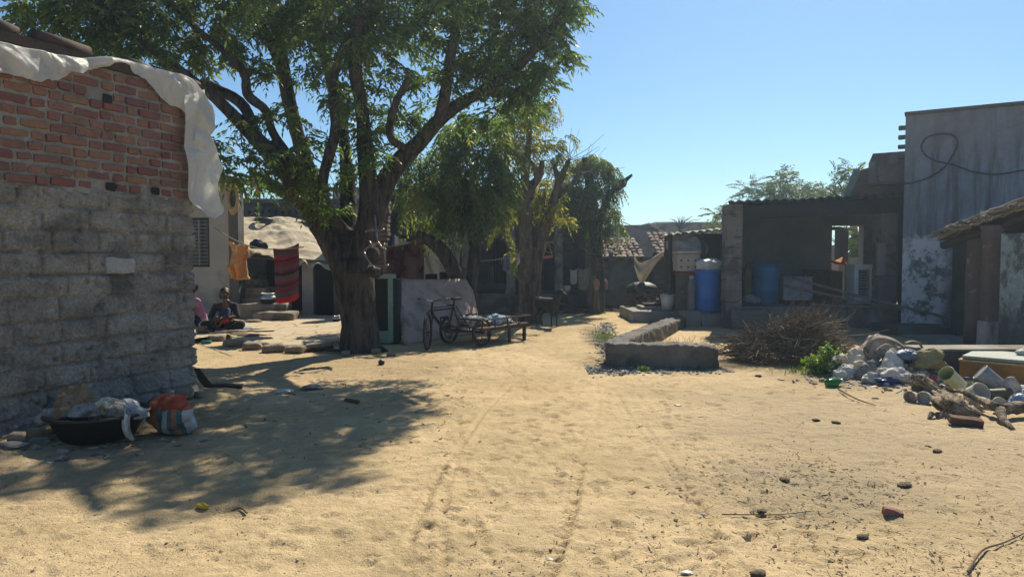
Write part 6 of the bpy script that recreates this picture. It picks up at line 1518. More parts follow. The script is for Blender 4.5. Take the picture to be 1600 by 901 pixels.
# contents
def inb(x0_, y0_, x1_, y1_, d, dep, **k): return MB().pbox(x0_, y0_, x1_, y1_, d, dep, **k)
bc2 = np.array([at(1202, 479, 15.7)[0], 15.95, zpl]); barrel('blue_barrel', 'dull faded blue barrel standing inside the open shed', bc2, .29, .90, DBLUE)
c = np.array([at(1171, 470, 16.2)[0], 16.2, zpl]); yc = T('jerrycan', 'dark yellow jerrycan in the shade behind the faded blue barrel', 'jerrycan', c)
mb = MB(); mb.box(c + [0, 0, .42], (.34, .3, .80), r=.06, n=7); mb.build('body', M('dull_yellow', (.15, .11, .035), (.11, .08, .03), 4, rough=.5), yc, smooth=True)
mb = MB(); mb.torus(c + [0, 0, .86], .08, .018, seg=20); mb.build('handle', MATS['dull_yellow'], yc, smooth=True)
crumple('plastic_bag', 'pale plastic bag on the plinth edge left of the faded blue barrel', 'bag', np.array([at(1175, 475, 15.4)[0], 15.4, zpl + .05]), (.16, .12, .1), M('pale_bag', (.26, .27, .29), (.18, .19, .2), 7), seed=81)
WB = M('whiteboard_grey', (.34, .34, .36), (.28, .28, .30), 3, rough=.6, bump=.1, stain=(.2, .2, .21), ssc=3)
a_ = at(1246, 478, 15.8); o_ = T('white_box', 'large pale grey box lying beside the faded blue barrel', 'box', a_ * [1, 1, 0] + [0, 0, zpl])
x0, x1 = float(at(1224, 460, 15.8)[0]), float(at(1270, 460, 15.8)[0]); zq = float(at(1250, 432, 15.8)[2])
mb = MB(); mb.bx((x0, 15.8, zpl + .08), (x1, 16.4, zq - .04), r=.02, n=4); mb.build('case', WB, o_)
mb = MB(); mb.bx((x0 - .01, 15.785, zq - .037), (x1 + .01, 16.42, zq), r=.012, n=4); mb.build('lid', WB, o_)
for q in (x0 + .06, x1 - .1): MB().bx((q, 15.85, zpl), (q + .06, 16.3, zpl + .08)).build('foot', DWOOD, o_)
o_ = T('brown_cabinet', 'dark brown wooden cabinet at the middle of the open shed', 'cabinet', at(1292, 478, 16.0) * [1, 1, 0] + [0, 0, zpl])
x0, x1 = float(at(1272, 460, 16)[0]), float(at(1316, 460, 16)[0]); zq = float(at(1290, 424, 16)[2])
mb = MB(); mb.prism([(x0, 16.0), (x1, 16.0), (x1 + .75, 18.45), (x0 + .75, 18.45)], zpl + .02, zq); mb.build('carcass', M('brown_ply', (.10, .05, .03), (.07, .037, .024), 4, stretch=(1, 1, .2)), o_)
for k in range(2): MB().bx((x0 + .04 + k * (x1 - x0 - .04) / 2, 15.985, zpl + .1), (x0 + (k + 1) * (x1 - x0 - .04) / 2, 15.998, zq - .06)).build('door', M('brown_door', (.115, .055, .032), None, 4), o_)
ORG = M('bright_orange_cloth', (.75, .25, .035), (.62, .19, .03), 5, rough=.7, bump=.2, transl=.4)
zc_ = zq
def oc(u, v):
    a0 = at(1296, 418, 18.1); P = np.stack([a0[0] + .52 * u + .1 * v, 17.85 + .6 * v, zc_ + .15 + .05 * np.sin(u * 5 + v * 4) + .10 * v], 1)
    k = np.clip((u - .75) / .25, 0, 1); P[:, 2] -= k * .36 * (1 - v); P[:, 0] -= k * .05; P[:, 2] += .03 * fbm(P, 6, 2, 3); return P
tag(sheet('orange_cloth', oc, 22, 16, ORG, None, org=at(1310, 420, 18.1), th=.008), 'bright orange cloth draped over the far end of the brown cabinet', 'cloth')
mb = MB(); a_ = at(1318, 470, 15.7); mb.box((a_[0] - .1, 15.75, zpl + .09), (.2, .12, .17), r=.01, n=3); tag(mb.build('wooden_block', M('tan_block', (.36, .22, .15), None, 4), None, org=a_), 'small tan block at the foot of the brown cabinet', 'block')
# air cooler
c0_, c1_ = at(1334, 470, 15.45), at(1367, 413, 15.45); ac = T('air_cooler', 'white louvred air cooler panel standing beside the right pillar', 'air cooler', ((c0_[0] + c1_[0]) / 2, 15.45, zpl))
WP2 = M('cooler_white', (.56, .57, .58), (.48, .49, .50), 4, rough=.45, bump=.05)
x0, x1, z0_, z1_ = c0_[0], c1_[0], zpl + .02, c1_[2]
for nm, lo_, hi_ in (('frame', (x0, 15.45, z0_), (x0 + .10, 15.85, z1_)), ('frame', (x1 - .10, 15.45, z0_), (x1, 15.85, z1_)), ('frame', (x0 + .101, 15.452, z1_ - .12), (x1 - .101, 15.848, z1_)), ('frame', (x0 + .101, 15.452, z0_), (x1 - .101, 15.848, z0_ + .16))):
    MB().bx(lo_, hi_, r=.012, n=4).build(nm, WP2, ac)
mb = MB(); n_ = 10
for k in range(n_):
    z = z0_ + .18 + (z1_ - z0_ - .32) * k / (n_ - 1); mb.box(((x0 + x1) / 2, 15.50, z), (x1 - x0 - .2, .05, .012), rot=rotm(R(35), 0, 0))
mb.build('louvre', M('cooler_grey', (.26, .26, .27), None, 4, rough=.5), ac)
mb = MB(); mb.bx((x0 + .102, 15.6, z0_ + .162), (x1 - .102, 15.8, z1_ - .122)); mb.build('pad', DARKW, ac)
# leaning tall panel at the right pillar
a_, b_ = at(1370, 430, 15.0), at(1384, 379, 15.0); mb = MB(); mb.bx((a_[0], 14.98, a_[2]), (b_[0], 15.06, b_[2]), r=.01, n=3); tag(mb.build('pale_board', M('dusty_panel', (.27, .25, .24), None, 3), None, org=a_), 'tall pale narrow panel fixed to the right shed pillar', 'panel')
a_, b_ = at(1372, 479, 14.95), at(1402, 431, 14.95); mb = MB(); mb.bx((a_[0], 14.95, zpl), (b_[0], 15.09, b_[2]), r=.01, n=3); tag(mb.build('flagstone', M('dull_slab', (.15, .145, .145), None, 3), None, org=a_), 'dull grey slab standing at the foot of the right shed pillar', 'slab')
# poles
for i, (p0, p1, d0_, d1_) in enumerate((((1238, 434), (1490, 498), 15.5, 13.9), ((1226, 446), (1462, 492), 15.4, 14.2), ((1268, 476), (1495, 480), 15.0, 14.3))):
    p, q = at(*p0, d0_), at(*p1, d1_); tag(MB().tube([p, (p + q) / 2 + [0, 0, -.03], q], [.035, .03, .028], 7).build('wooden_pole', M('weathered_pole', (.20, .165, .145), (.13, .11, .1), 6), None, org=p),
        ['long pole slanting from the pale box down to the right past the air cooler', 'second slanting pole running below the first across the brown cabinet', 'horizontal pole lying along the front edge of the open shed plinth'][i], 'pole')

# ================================================================== tall grey building
BA = at(1410, 402, 14.4)[:2]; BBv = nrm(np.array([.85, -.53])); BNv = nrm(np.array([.50, .866]))
HB = float(at(1410, 181, 14.4)[2])
tbld = T('grey_building', 'tall windowless blue grey plastered building at the right edge', 'building', (BA[0], BA[1], 0))
BPL = M('blue_grey_plaster', (.22, .22, .245), (.155, .155, .175), .9, bump=.5, bsc=35, stain=(.085, .082, .085), ssc=.75, slo=.5, shi=.66)
# lower whitewash patches
def bpt(s, z, o=0.0): return np.array([*(BA + BBv * s - np.array([BBv[1] * -1, BBv[0]]) * 0 + np.array([BBv[1], -BBv[0]]) * o), z])
ss = np.linspace(0, 6, 160); zz_ = np.linspace(0, HB, 110); SS, ZZ2 = np.meshgrid(ss, zz_)
BN2 = np.array([BBv[1], -BBv[0]])                      # towards the viewer
PP = np.stack([BA[0] + BBv[0] * SS, BA[1] + BBv[1] * SS, ZZ2], -1).reshape(-1, 3); off = .012 * fbm(PP, 1.5, 3, 140) + .006 * fbm(PP, 7, 3, 141)
PP[:, :2] += BN2 * off[:, None]; n_ = len(ss)
m, t, b = new_mat('yard_plaster'); v = vec_(t)
sp = nd(t, 'ShaderNodeSeparateXYZ'); t.links.new(v, sp.inputs[0])
n1 = noise_(t, v, .9, 7, .65); c = mixc(t, ramp_(t, n1, [(.35, 0.0), (.65, 1.0)]), (.26, .295, .37), (.17, .195, .245))
drip = noise_(t, vec_(t, (2.2, 2.2, .22)), 1.7, 6, .7); c = mixc(t, ramp_(t, drip, [(.46, 0.0), (.6, .9)]), c, (.085, .085, .09))
zt3 = math_(t, 'ADD', sp.outputs[2], math_(t, 'MULTIPLY', math_(t, 'SUBTRACT', noise_(t, v, 2.5, 6, .7), .5), 1.0))
c = mixc(t, ramp_(t, math_(t, 'DIVIDE', zt3, 5.0), [(.66, 0.0), (.78, .6)]), c, (.22, .205, .20))          # weathered parapet band
wl_ = math_(t, 'MULTIPLY', ramp_(t, noise_(t, v, 3.2, 7, .72), [(.44, 0.0), (.52, 1.0)]), ramp_(t, math_(t, 'DIVIDE', zt3, 5.0), [(.36, 1.0), (.40, 0.0)]))
wl_ = math_(t, 'MULTIPLY', wl_, ramp_(t, math_(t, 'ADD', math_(t, 'MULTIPLY', sp.outputs[0], .5), math_(t, 'MULTIPLY', noise_(t, v, 2.2), .3)), [(.42, 1.0), (.52, 0.0)]))
c = mixc(t, math_(t, 'MULTIPLY', ramp_(t, noise_(t, v, 1.3, 8, .72, .5), [(.46, 0.0), (.6, 1.0)]), .65), c, (.13, .13, .145))
c = mixc(t, math_(t, 'MULTIPLY', wl_, .8), c, (.62, .64, .70))
t.links.new(c, b.inputs['Base Color']); b.inputs['Roughness'].default_value = .95; b.inputs['Specular IOR Level'].default_value = .1
bp = nd(t, 'ShaderNodeBump'); bp.inputs['Strength'].default_value = .5; bp.inputs['Distance'].default_value = .015; t.links.new(noise_(t, v, 30, 6), bp.inputs['Height']); t.links.new(bp.outputs[0], b.inputs['Normal'])
MB().add(PP, [(j * n_ + i, j * n_ + i + 1, (j + 1) * n_ + i + 1, (j + 1) * n_ + i) for j in range(len(zz_) - 1) for i in range(n_ - 1)]).build('front_wall', m, tbld, smooth=True)
q = [BA - BN2 * .04 + BBv * .0, BA + BBv * 6 - BN2 * .04, BA + BBv * 6 + BNv * 5, BA + BNv * 5]
mb = MB(); mb.prism([tuple(x) for x in q], -.05, HB - .01); mb.build('rear_wall', BPL, tbld)
mb = MB(); q = [BA + BN2 * .05 - BBv * .02, BA + BBv * 6 + BN2 * .05, BA + BBv * 6 - BN2 * .25, BA - BN2 * .25 - BBv * .02]; mb.prism([tuple(x) for x in q], HB + .003, HB + .07)
cp = mb.build('coping', M('dark_coping', (.12, .105, .10), (.08, .07, .068), 3, bump=.6), tbld, bevel=.01)
for k in range(4):
    c = bpt(-.06, HB - .22 - k * .19, -.1); MB().box(c, (.14, .2, .075), rot=rotm(0, 0, math.atan2(BBv[1], BBv[0])), r=.012, n=4, amp=.01, seed=k).build('toothing_brick', MATS['dark_coping'], tbld)
def wpt(px, py, o=.03): return onplane(px, py, (BA[0] + BN2[0] * o, BA[1] + BN2[1] * o, 0), np.array([BN2[0], BN2[1], 0]))
cab = [(1352, 288), (1385, 287), (1420, 286), (1450, 278), (1475, 262), (1490, 240), (1496, 222), (1488, 211), (1470, 209), (1450, 214), (1440, 228), (1446, 242), (1465, 252), (1490, 257), (1520, 268), (1560, 272), (1600, 266), (1660, 258)]
tag(MB().tube(path([wpt(*q, .035 + .03 * (i > 9)) for i, q in enumerate(cab)], 120), .016, 7).build('hose', M('black_hose', (.045, .045, .05), None, 5, rough=.6), None, org=wpt(1480, 240), smooth=True), 'black cable looped once on the tall grey wall', 'cable')
# lower wing with teal-edged slab
ED = 14.9
ext = T('side_wing', 'lower roof wing with flaking teal edge against the tall grey building', 'roof wing', at(1385, 480, ED) * [1, 1, 0])
a_, b_ = at(1355, 285, ED), at(1412, 237, ED)
mb = MB(); mb.slab([at(1357, 286, ED), at(1417, 282, ED), at(1417, 236, ED), at(1364, 240, ED), at(1357, 256, ED)], (1.1, 2.0, 0)); mb.build('parapet', M('stained_parapet', (.20, .18, .175), (.13, .115, .115), 2, bump=.6, stain=(.07, .06, .06), ssc=1.6), ext)
TEAL = M('flaking_teal', (.10, .20, .19), (.13, .14, .14), 5, bump=.4, stain=(.22, .2, .19), ssc=5)
mb = MB(); mb.slab([at(1353, 290, ED - .02), at(1417, 286, ED - .02), at(1417, 283, ED - .02), at(1353, 286.5, ED - .02)], (1.1, 2.0, 0)); mb.build('roof_edge', TEAL, ext)
mb = MB(); mb.slab([at(1325, 309, ED + .1), at(1414, 309, ED + .1), at(1414, 287, ED + .1), at(1357, 289, ED + .1), at(1358, 262, ED + .1), at(1342, 266, ED + .1)], (1.2, 2.2, 0)); mb.build('sloping_soffit', M('red_brown_soffit', (.17, .105, .085), (.11, .075, .065), 3), ext)
mb = MB(); mb.slab([at(1322, 306, ED + .05), at(1327, 308, ED + .05), at(1346, 266, ED + .05), at(1338, 263, ED + .05)], (0, .12, 0)); mb.build('rake_board', TEAL, ext)
mb = MB(); mb.slab([at(1403, 310, ED + .12), at(1420, 310, ED + .12), at(1420, 520, ED + .12), at(1403, 520, ED + .12)], (1.1, 2, 0)); mb.build('wall', DARKW, ext)
# dark ledge and floor at its foot
mb = MB(); a_ = at(1405, 510, 14.0); mb.bx((a_[0] - .3, 13.5, -.05), (a_[0] + 3.2, 14.6, .18), r=.03, n=6, amp=.02); tag(mb.build('ledge', M('dark_ledge', (.10, .10, .105), None, 3), None, org=a_), 'dark masonry ledge at the foot of the tall grey building', 'ledge')

# ================================================================== tiled porch at the right edge
PD2 = 11.3
po = T('tiled_porch', 'old porch with thatched tile gable edge, round pillars and peeling blue wall', 'porch', at(1550, 545, PD2) * [1, 1, 0])
r0, r1 = at(1466, 369, 12.2), at(1600, 322, 10.6)
dv = (r1 - r0); RE = r0 + dv * 2.3
dirv = nrm(dv * [1, 1, 0]); inw = np.array([-dirv[1], dirv[0], 0]); inw = inw if inw[1] > 0 else -inw
THM = M('grey_thatch_tile', (.22, .19, .155), (.12, .10, .085), 8, bump=.6, island=.35, stain=(.38, .35, .3), ssc=6, slo=.6, shi=.8)
mb = MB(); mb.slab([r0 - [0, 0, .07], RE - [0, 0, .07], RE - [0, 0, .07] + inw * 3, r0 - [0, 0, .07] + inw * 3], (0, 0, .05)); mb.build('roof_boards', DWOOD, po)
mb = MB(); L = np.linalg.norm(RE - r0)
for j in range(10):
    for k in range(int(L / .19)):
        c = r0 + (RE - r0) * (k + .5) / int(L / .19) + inw * (j * .30 - .10) + [0, 0, .015 + .012 * (k % 2)]
        c = c + rng.normal(size=3) * .012
        mb.tube([c - inw * .05, c + inw * .34], [.075, .06], 8, amp=.03, nsc=9, flat=.38, seed=k + j)
mb.build('roof_tile', THM, po)
mb = MB()
for k in range(520):
    u = rnd.random(); c = r0 + (RE - r0) * u + inw * rnd.uniform(-.12, .1) + [0, 0, rnd.uniform(-.06, .10)]; d = nrm(dv) * rnd.uniform(.1, .35) + rng.normal(size=3) * .03
    mb.tube([c - d * .5, c + d * .5], [.010, .006], 4, cap=False)
mb.build('thatch_fringe', M('dry_thatch', (.34, .29, .22), (.2, .17, .13), 9, island=.4), po)
mb = MB(); mb.tube([r0 + [.15, .1, -.16], RE + [0, .1, -.16]], .07, 7); mb.build('rafter', DWOOD, po)
def rpillar(px, d, rr, cap_, z0=0.0):
    c = at(px, 545, d); x = float(at(px, 450, d)[0]); tt_ = ((x - r0[0]) / dv[0]); zt5 = float(r0[2] + dv[2] * tt_) - .2
    mb = MB(); mb.lathe((x, d, 0), [(0, z0), (rr * 1.05, z0), (rr * 1.02, .5), (rr, 1.2), (rr * .98, zt5 - .22), (rr * 1.12, zt5 - .2), (rr * 1.14, zt5 - .12), (rr * 1.0, zt5 - .1), (rr * 1.22, zt5 - .05), (rr * 1.25, zt5), (0, zt5)], 20)
    return mb.build('pillar', cap_, po, smooth=True)
RPM = M('worn_pillar', (.155, .12, .11), (.105, .085, .08), 2.2, bump=.5, stain=(.30, .27, .25), ssc=3.5, slo=.62, shi=.72)
rpillar(1521, 11.75, .118, RPM); rpillar(1549, 11.2, .14, RPM)
x = float(at(1549, 450, 11.2)[0]); mb = MB(); mb.lathe((x, 11.2, 0), [(0, -.02), (.185, -.02), (.175, .46), (.16, .50), (0, .5)], 18); mb.build('pillar_base', M('lime_base', (.40, .385, .36), (.2, .19, .18), 4, stretch=(1, 1, .3), bump=.5, stain=(.1, .095, .09), ssc=4, slo=.55, shi=.65), po)
xw = float(at(1562, 450, 10.7)[0]); 
m, t, b = new_mat('peeling_blue'); v = vec_(t)
n1 = noise_(t, vec_(t, (1, 1, .55)), 5.5, 8, .72, .3); c = mixc(t, ramp_(t, n1, [(.44, 0.0), (.53, 1.0)]), (.085, .10, .10), (.23, .30, .32))
c = mixc(t, ramp_(t, noise_(t, v, 10, 6, .7), [(.55, 0.0), (.66, .8)]), c, (.42, .44, .44)); 
sp = nd(t, 'ShaderNodeSeparateXYZ'); t.links.new(v, sp.inputs[0])
c = mixc(t, ramp_(t, math_(t, 'ADD', math_(t, 'DIVIDE', sp.outputs[2], 2.0), math_(t, 'MULTIPLY', math_(t, 'SUBTRACT', noise_(t, v, 3), .5), .5)), [(.22, .85), (.45, 0.0)]), c, (.055, .06, .06))
t.links.new(c, b.inputs['Base Color']); b.inputs['Roughness'].default_value = .85
bp = nd(t, 'ShaderNodeBump'); bp.inputs['Strength'].default_value = .6; bp.inputs['Distance'].default_value = .02; t.links.new(n1, bp.inputs['Height']); t.links.new(bp.outputs[0], b.inputs['Normal'])
mb = MB(); zw = float(at(1585, 360, 10.7)[2]); q = np.array([xw, 10.7]); e = q + dirv[:2] * 3
mb.prism([tuple(q), tuple(e), tuple(e + inw[:2] * .3), tuple(q + inw[:2] * .3)], -.05, zw - .05); mb.build('side_wall', m, po)
mb = MB(); c = at(1492, 450, 13.2); mb.bx((float(at(1487, 450, 13.2)[0]), 13.0, -.05), (float(at(1530, 450, 13.2)[0]) + .8, 13.2, 1.85)); mb.build('rear_wall', M('green_black_wall', (.06, .085, .075), (.035, .04, .038), 2.5, stain=(.2, .2, .2), ssc=3, slo=.62, shi=.75), po)
mb = MB(); a_ = at(1512, 545, 11.6); mb.bx((a_[0] - .15, 10.6, -.05), (a_[0] + 4, 13.3, .06), n=4); mb.build('floor', RC, po)

# ================================================================== brush pile, shrub, rubbish
bpz = gp(1228, 560); bc_ = np.array([at(1228, 560, 10.2)[0], 10.25, 0])
mb = MB(); r_ = random.Random(3)
for k in range(2600):
    a = r_.uniform(0, 6.283); q = r_.random() ** .5
    if r_.random() < .78:
        p = bc_ + np.array([math.cos(a) * q * .80 + .05, math.sin(a) * q * .5, 0]); hmax = .52 * (1 - q ** 2) + .07; p[2] = r_.random() ** .7 * hmax + .02
        d = np.array([r_.gauss(0, .26), r_.gauss(0, .2), r_.gauss(.03, .12)])
    else:
        p = bc_ + np.array([r_.gauss(.32, .2), r_.gauss(.05, .2), r_.uniform(.3, .62)]); d = np.array([r_.gauss(.05, .15), r_.gauss(0, .12), r_.gauss(.14, .1)])
    e = p + d * r_.uniform(.6, 1.3); e[2] = max(e[2], .015); p[2] = max(p[2], .015)
    mb.tube(path([p, (p + e) / 2 + np.array([r_.gauss(0, .03), r_.gauss(0, .03), r_.gauss(.01, .03)]), e], 4), np.linspace(.0055, .0025, 4) * r_.uniform(.6, 1.4), 3, cap=False)
for k in range(70):
    s = r_.choice((-1, 1)); p = bc_ + np.array([s * r_.uniform(.4, .7), r_.gauss(0, .3), r_.uniform(.03, .35)]); d = np.array([s * r_.uniform(.2, .7), r_.gauss(0, .25), r_.gauss(.0, .12)])
    e = p + d; e[2] = max(e[2], .02); mb.tube(path([p, (p + e) / 2 + [0, 0, .05], e], 5), np.linspace(.009, .003, 5), 4, cap=False)
tag(mb.build('brushwood_pile', M('dry_brush', (.20, .155, .105), (.11, .085, .06), 9, island=.45, bump=0), None, org=bc_), 'big tangled pile of dry thorny brushwood before the open shed', 'brushwood')
# dry weeds in the enclosure and thin twigs around
def encf():
    return rnd.uniform(2.3, 3.9), rnd.uniform(10.5, 13.0)
def blades(name, n, fx, hgt, mat, wd=.006, lean=.35):
    Q = []
    for i in range(n):
        x, y = fx(); z = gz(x, y); h = hgt * rnd.uniform(.4, 1.2); a = rnd.uniform(0, 6.28); l = rnd.gauss(0, lean) * h
        b0 = np.array([x, y, z - .005]); s = np.array([math.cos(a), math.sin(a), 0]) * wd; tp = b0 + np.array([-math.sin(a) * l, math.cos(a) * l, h])
        mid = (b0 + tp) / 2 + np.array([0, 0, h * .1]); Q.append([b0 - s, b0 + s, mid + s * .8, mid - s * .8]); Q.append([mid - s * .8, mid + s * .8, tp + s * .1, tp - s * .1])
    return quads(name, np.array(Q), mat)
kind(blades('dry_weeds', 420, encf, .09, M('dry_weed', (.24, .18, .11), (.15, .12, .08), 9, island=.4, bump=0), .003, .9), 'stuff')
GR = leaf_mat('green_grass', (.05, .11, .02), (.10, .17, .03), (.26, .25, .04), 2, .55, .7, .35)
def grf():
    k = rnd.random()
    if k < .55: return 4.15 + rnd.gauss(0, .22), 9.25 + rnd.gauss(0, .16)
    if k < .8: return 1.75 + rnd.gauss(0, .16), 13.3 + rnd.gauss(0, .45)
    if k < .87: return 1.75 + rnd.gauss(0, .04), 9.36 + rnd.gauss(0, .02)
    if k < .94: return 2.47 + rnd.gauss(0, .05), 9.38 + rnd.gauss(0, .02)
    return 2.35 + rnd.gauss(0, .15), 19 + rnd.gauss(0, .2)
kind(blades('grass', 900, grf, .075, GR, .006, .6), 'stuff')
# shrub
shc = gpos(1294, 583); shc[1] += .1
shr = T('green_shrub', 'low bright green leafy shrub between brushwood and rubbish heap', 'shrub', shc)
mb = MB(); tips = []
for k in range(30):
    a = rnd.uniform(0, 6.28); rr = rnd.random() ** .35; e = shc + np.array([math.cos(a) * rr * .25 + .02, math.sin(a) * rr * .2, .05 + .24 * (1 - rr ** 2) * rnd.uniform(.55, 1.1)]); tips.append(e)
    mb.tube(path([shc + [rnd.gauss(0, .03), rnd.gauss(0, .03), 0], (shc + e) / 2 + [0, 0, .04], e], 6), np.linspace(.008, .003, 6), 4, cap=False)
mb.build('stem', WOOD, shr)
tips = np.array(tips); C = np.repeat(tips, 3, 0) + rng.normal(size=(len(tips) * 3, 3)) * .035; D = C - (shc + [0, 0, .02]); D /= np.linalg.norm(D, axis=1, keepdims=True)
SHL = leaf_mat('shrub_leaf', (.055, .13, .025), (.13, .21, .04), (.24, .27, .05), 4, .5, .68, .4)
quads('foliage', rosettes(C, D, 5, .085, 2, .048, .030, .2, r, 1.0), SHL, shr)

CLO = M('beige_rag', (.60, .52, .41), (.46, .39, .30), 5, bump=.4, bsc=25, stain=(.2, .17, .13), ssc=4, slo=.55, shi=.75)
PINKR = M('pinkish_rag', (.60, .47, .39), (.48, .37, .31), 5, bump=.4, stain=(.22, .18, .15), ssc=4)
LG = M('light_grey_sack', (.60, .57, .51), (.44, .42, .38), 6, bump=.4, stain=(.2, .18, .15), ssc=4)
def heap(px, py, d, lift, rad, mat, label, name='sack', cat='sack', seed=0, rz=0.0, amp=.42, nsc=2.4, n=4, flat=.6):
    p = at(px, py, d); c = np.array([p[0], d, max(gz(p[0], d) - .01 + lift, p[2]) if lift < 0 else gz(p[0], d) + lift]); return crumple(name, label, cat, c, rad, mat, seed=seed, rz=rz, amp=amp, nsc=nsc, n=n, flat=flat)
def rag(name, label, cat, px, py, d, lift, size, hgt, mat, seed, rz=0.0, c=None):
    """a sheet of cloth or film dropped in a heap: a sagging dome with sharp folds and a ragged outline"""
    if c is None: p = at(px, py, d); c = np.array([p[0], d, gz(p[0], d) + lift])
    ca_, sa_ = math.cos(rz), math.sin(rz)
    def f(u, v):
        a = u * 2 * math.pi; rr = v * (1 + .28 * fbm(np.c_[np.cos(a), np.sin(a), a * 0 + seed], 1.3, 3, seed)); x = np.cos(a) * rr * size[0]; y = np.sin(a) * rr * size[1]
        z = hgt * (1 - np.clip(rr, 0, 1.2) ** 2.2) - .02
        P = np.stack([x * ca_ - y * sa_, x * sa_ + y * ca_, z], 1); q = crease(P, 46, seed, .3); q2 = crease(P, 60, seed + 3, .12)
        P[:, 2] += .30 * hgt * q + .12 * hgt * q2; P[:, :2] *= (1 + .16 * q[:, None]); P[:, 2] = np.maximum(P[:, 2], -.01)
        return P + c
    return tag(sheet(name, f, 64, 22, mat, None, org=c, th=.004, smooth=False), label, cat)
rag('sack', 'large pinkish beige sack on top of the rubbish heap', 'sack', 1372, 572, 9.05, .12, (.34, .24), .30, PINKR, 201, .2)
rag('sack', 'beige sack at the left shoulder of the rubbish heap', 'sack', 1340, 578, 8.95, .02, (.22, .2), .27, CLO, 202)
rag('sack', 'grey crumpled sack at the left foot of the rubbish heap', 'sack', 1325, 602, 8.7, .0, (.20, .16), .17, LG, 203)
rag('sack', 'dark grey plastic sack at the front of the rubbish heap', 'sack', 1358, 608, 8.55, .0, (.20, .15), .19, M('dark_grey_sack', (.2, .195, .19), (.13, .125, .12), 6, bump=.4), 204)  # last sack but one is a darker grey than the others
rag('sack', 'light grey folded sack in the middle of the rubbish heap', 'sack', 1394, 598, 8.62, .0, (.24, .18), .27, LG, 205, .6)
FILM = M('dusty_film', (.52, .50, .46), (.36, .345, .32), 9, rough=.45, bump=.3, stain=(.2, .17, .13), ssc=6, transl=.35)
rag('plastic_film', 'crumpled pale plastic film lying across the middle of the black tub', 'plastic film', 0, 0, 0, 0, (.17, .13), .09, FILM, 231, .4, np.array([bx0 - .02, by0 - .08, bz0 + .22]))
rag('cardboard_scrap', 'torn brown cardboard scrap at the left side of the black tub', 'cardboard', 0, 0, 0, 0, (.12, .10), .10, BRN, 232, 1.2, np.array([bx0 - .17, by0 - .15, bz0 + .21]))
rag('plastic_film', 'grey plastic film trailing over the striped bag side of the black tub', 'plastic film', 0, 0, 0, 0, (.15, .11), .08, GREYS, 233, 2.0, np.array([bx0 + .22, by0 - .10, bz0 + .23]))
m, t, b = new_mat('mixed_rubbish'); gg = nd(t, 'ShaderNodeNewGeometry').outputs['Random Per Island']
cc = ramp_(t, gg, [(0, (.55, .53, .5)), (.2, (.36, .35, .33)), (.34, (.45, .38, .29)), (.5, (.12, .115, .11)), (.62, (.5, .44, .36)), (.76, (.2, .17, .14)), (.84, (.06, .10, .2)), (.88, (.30, .27, .12)), (.93, (.36, .07, .06)), (.96, (.6, .58, .55))], 'CONSTANT')
t.links.new(mixc(t, 1.0, cc, ramp_(t, noise_(t, vec_(t), 25), [(.3, .6), (.7, 1.15)]), 'MULTIPLY'), b.inputs['Base Color']); b.inputs['Roughness'].default_value = .7
mb = MB(); g_ = random.Random(21)
for k in range(230):
    if k < 165:
        x = 4.72 + g_.gauss(0, .36); y = 8.72 + g_.gauss(0, .24); zz = max(0, .26 * math.exp(-((x - 4.75) / .4) ** 2 - ((y - 8.95) / .34) ** 2)) * g_.random()
    else: x = 5.45 + g_.gauss(0, .28); y = 7.95 + g_.gauss(0, .2); zz = g_.random() * .06
    s_z = g_.uniform(.025, .075); fl = g_.uniform(.25, .8)
    mb.ell((x, y, gz(x, y) + zz + s_z * fl * .6), (s_z, s_z * g_.uniform(.5, 1), s_z * fl), 2, rotm(g_.gauss(0, .5), g_.gauss(0, .5), g_.uniform(0, 6)), .5, 2.4, k + 500, True)
kind(mb.build('rubbish', m), 'stuff')
heap(1303, 592, 8.95, .0, (.14, .1, .12), CLO, 'small beige rag heap beside the green shrub', 'rag', 'rag', 206)
heap(1402, 612, 8.3, .0, (.17, .12, .10), M('white_red_packet', (.58, .55, .52), (.45, .43, .41), 5, bump=.3, stain=(.42, .06, .05), ssc=5, slo=.6, shi=.64), 'white packet with red print at the front of the heap', 'food_packet', 'packet', 207)
heap(1385, 619, 8.25, .0, (.13, .09, .06), M('royal_blue_bag', (.025, .05, .18), (.03, .06, .22), 5, rough=.4, bump=.2, spec=.5), 'dark blue shiny bag lying before the heap', 'plastic_bag', 'bag', 208, .3)
heap(1366, 615, 8.35, .0, (.11, .08, .07), WHT, 'small white bag left of the dark blue bag', 'plastic_bag', 'bag', 209)
heap(1381, 600, 8.35, .02, (.08, .07, .09), M('cream_tub', (.50, .46, .36), None, 6), 'cream round bundle above the dark blue bag', 'bundle', 'bundle', 210, n=3, amp=.15)
heap(1450, 590, 8.5, .12, (.20, .15, .11), M('olive_rag', (.30, .26, .12), (.22, .19, .09), 5, bump=.4), 'olive yellow rag behind the dead log', 'rag', 'rag', 211)
heap(1420, 586, 8.6, .18, (.13, .1, .09), M('mid_blue_bag', (.09, .14, .24), (.16, .2, .27), 6, rough=.5), 'small blue bag at the right of the heap', 'plastic_bag', 'bag', 212)
heap(1345, 597, 8.6, .08, (.09, .07, .06), CLO, 'small beige knotted rag on the front of the heap', 'rag', 'rag', 216, n=3)
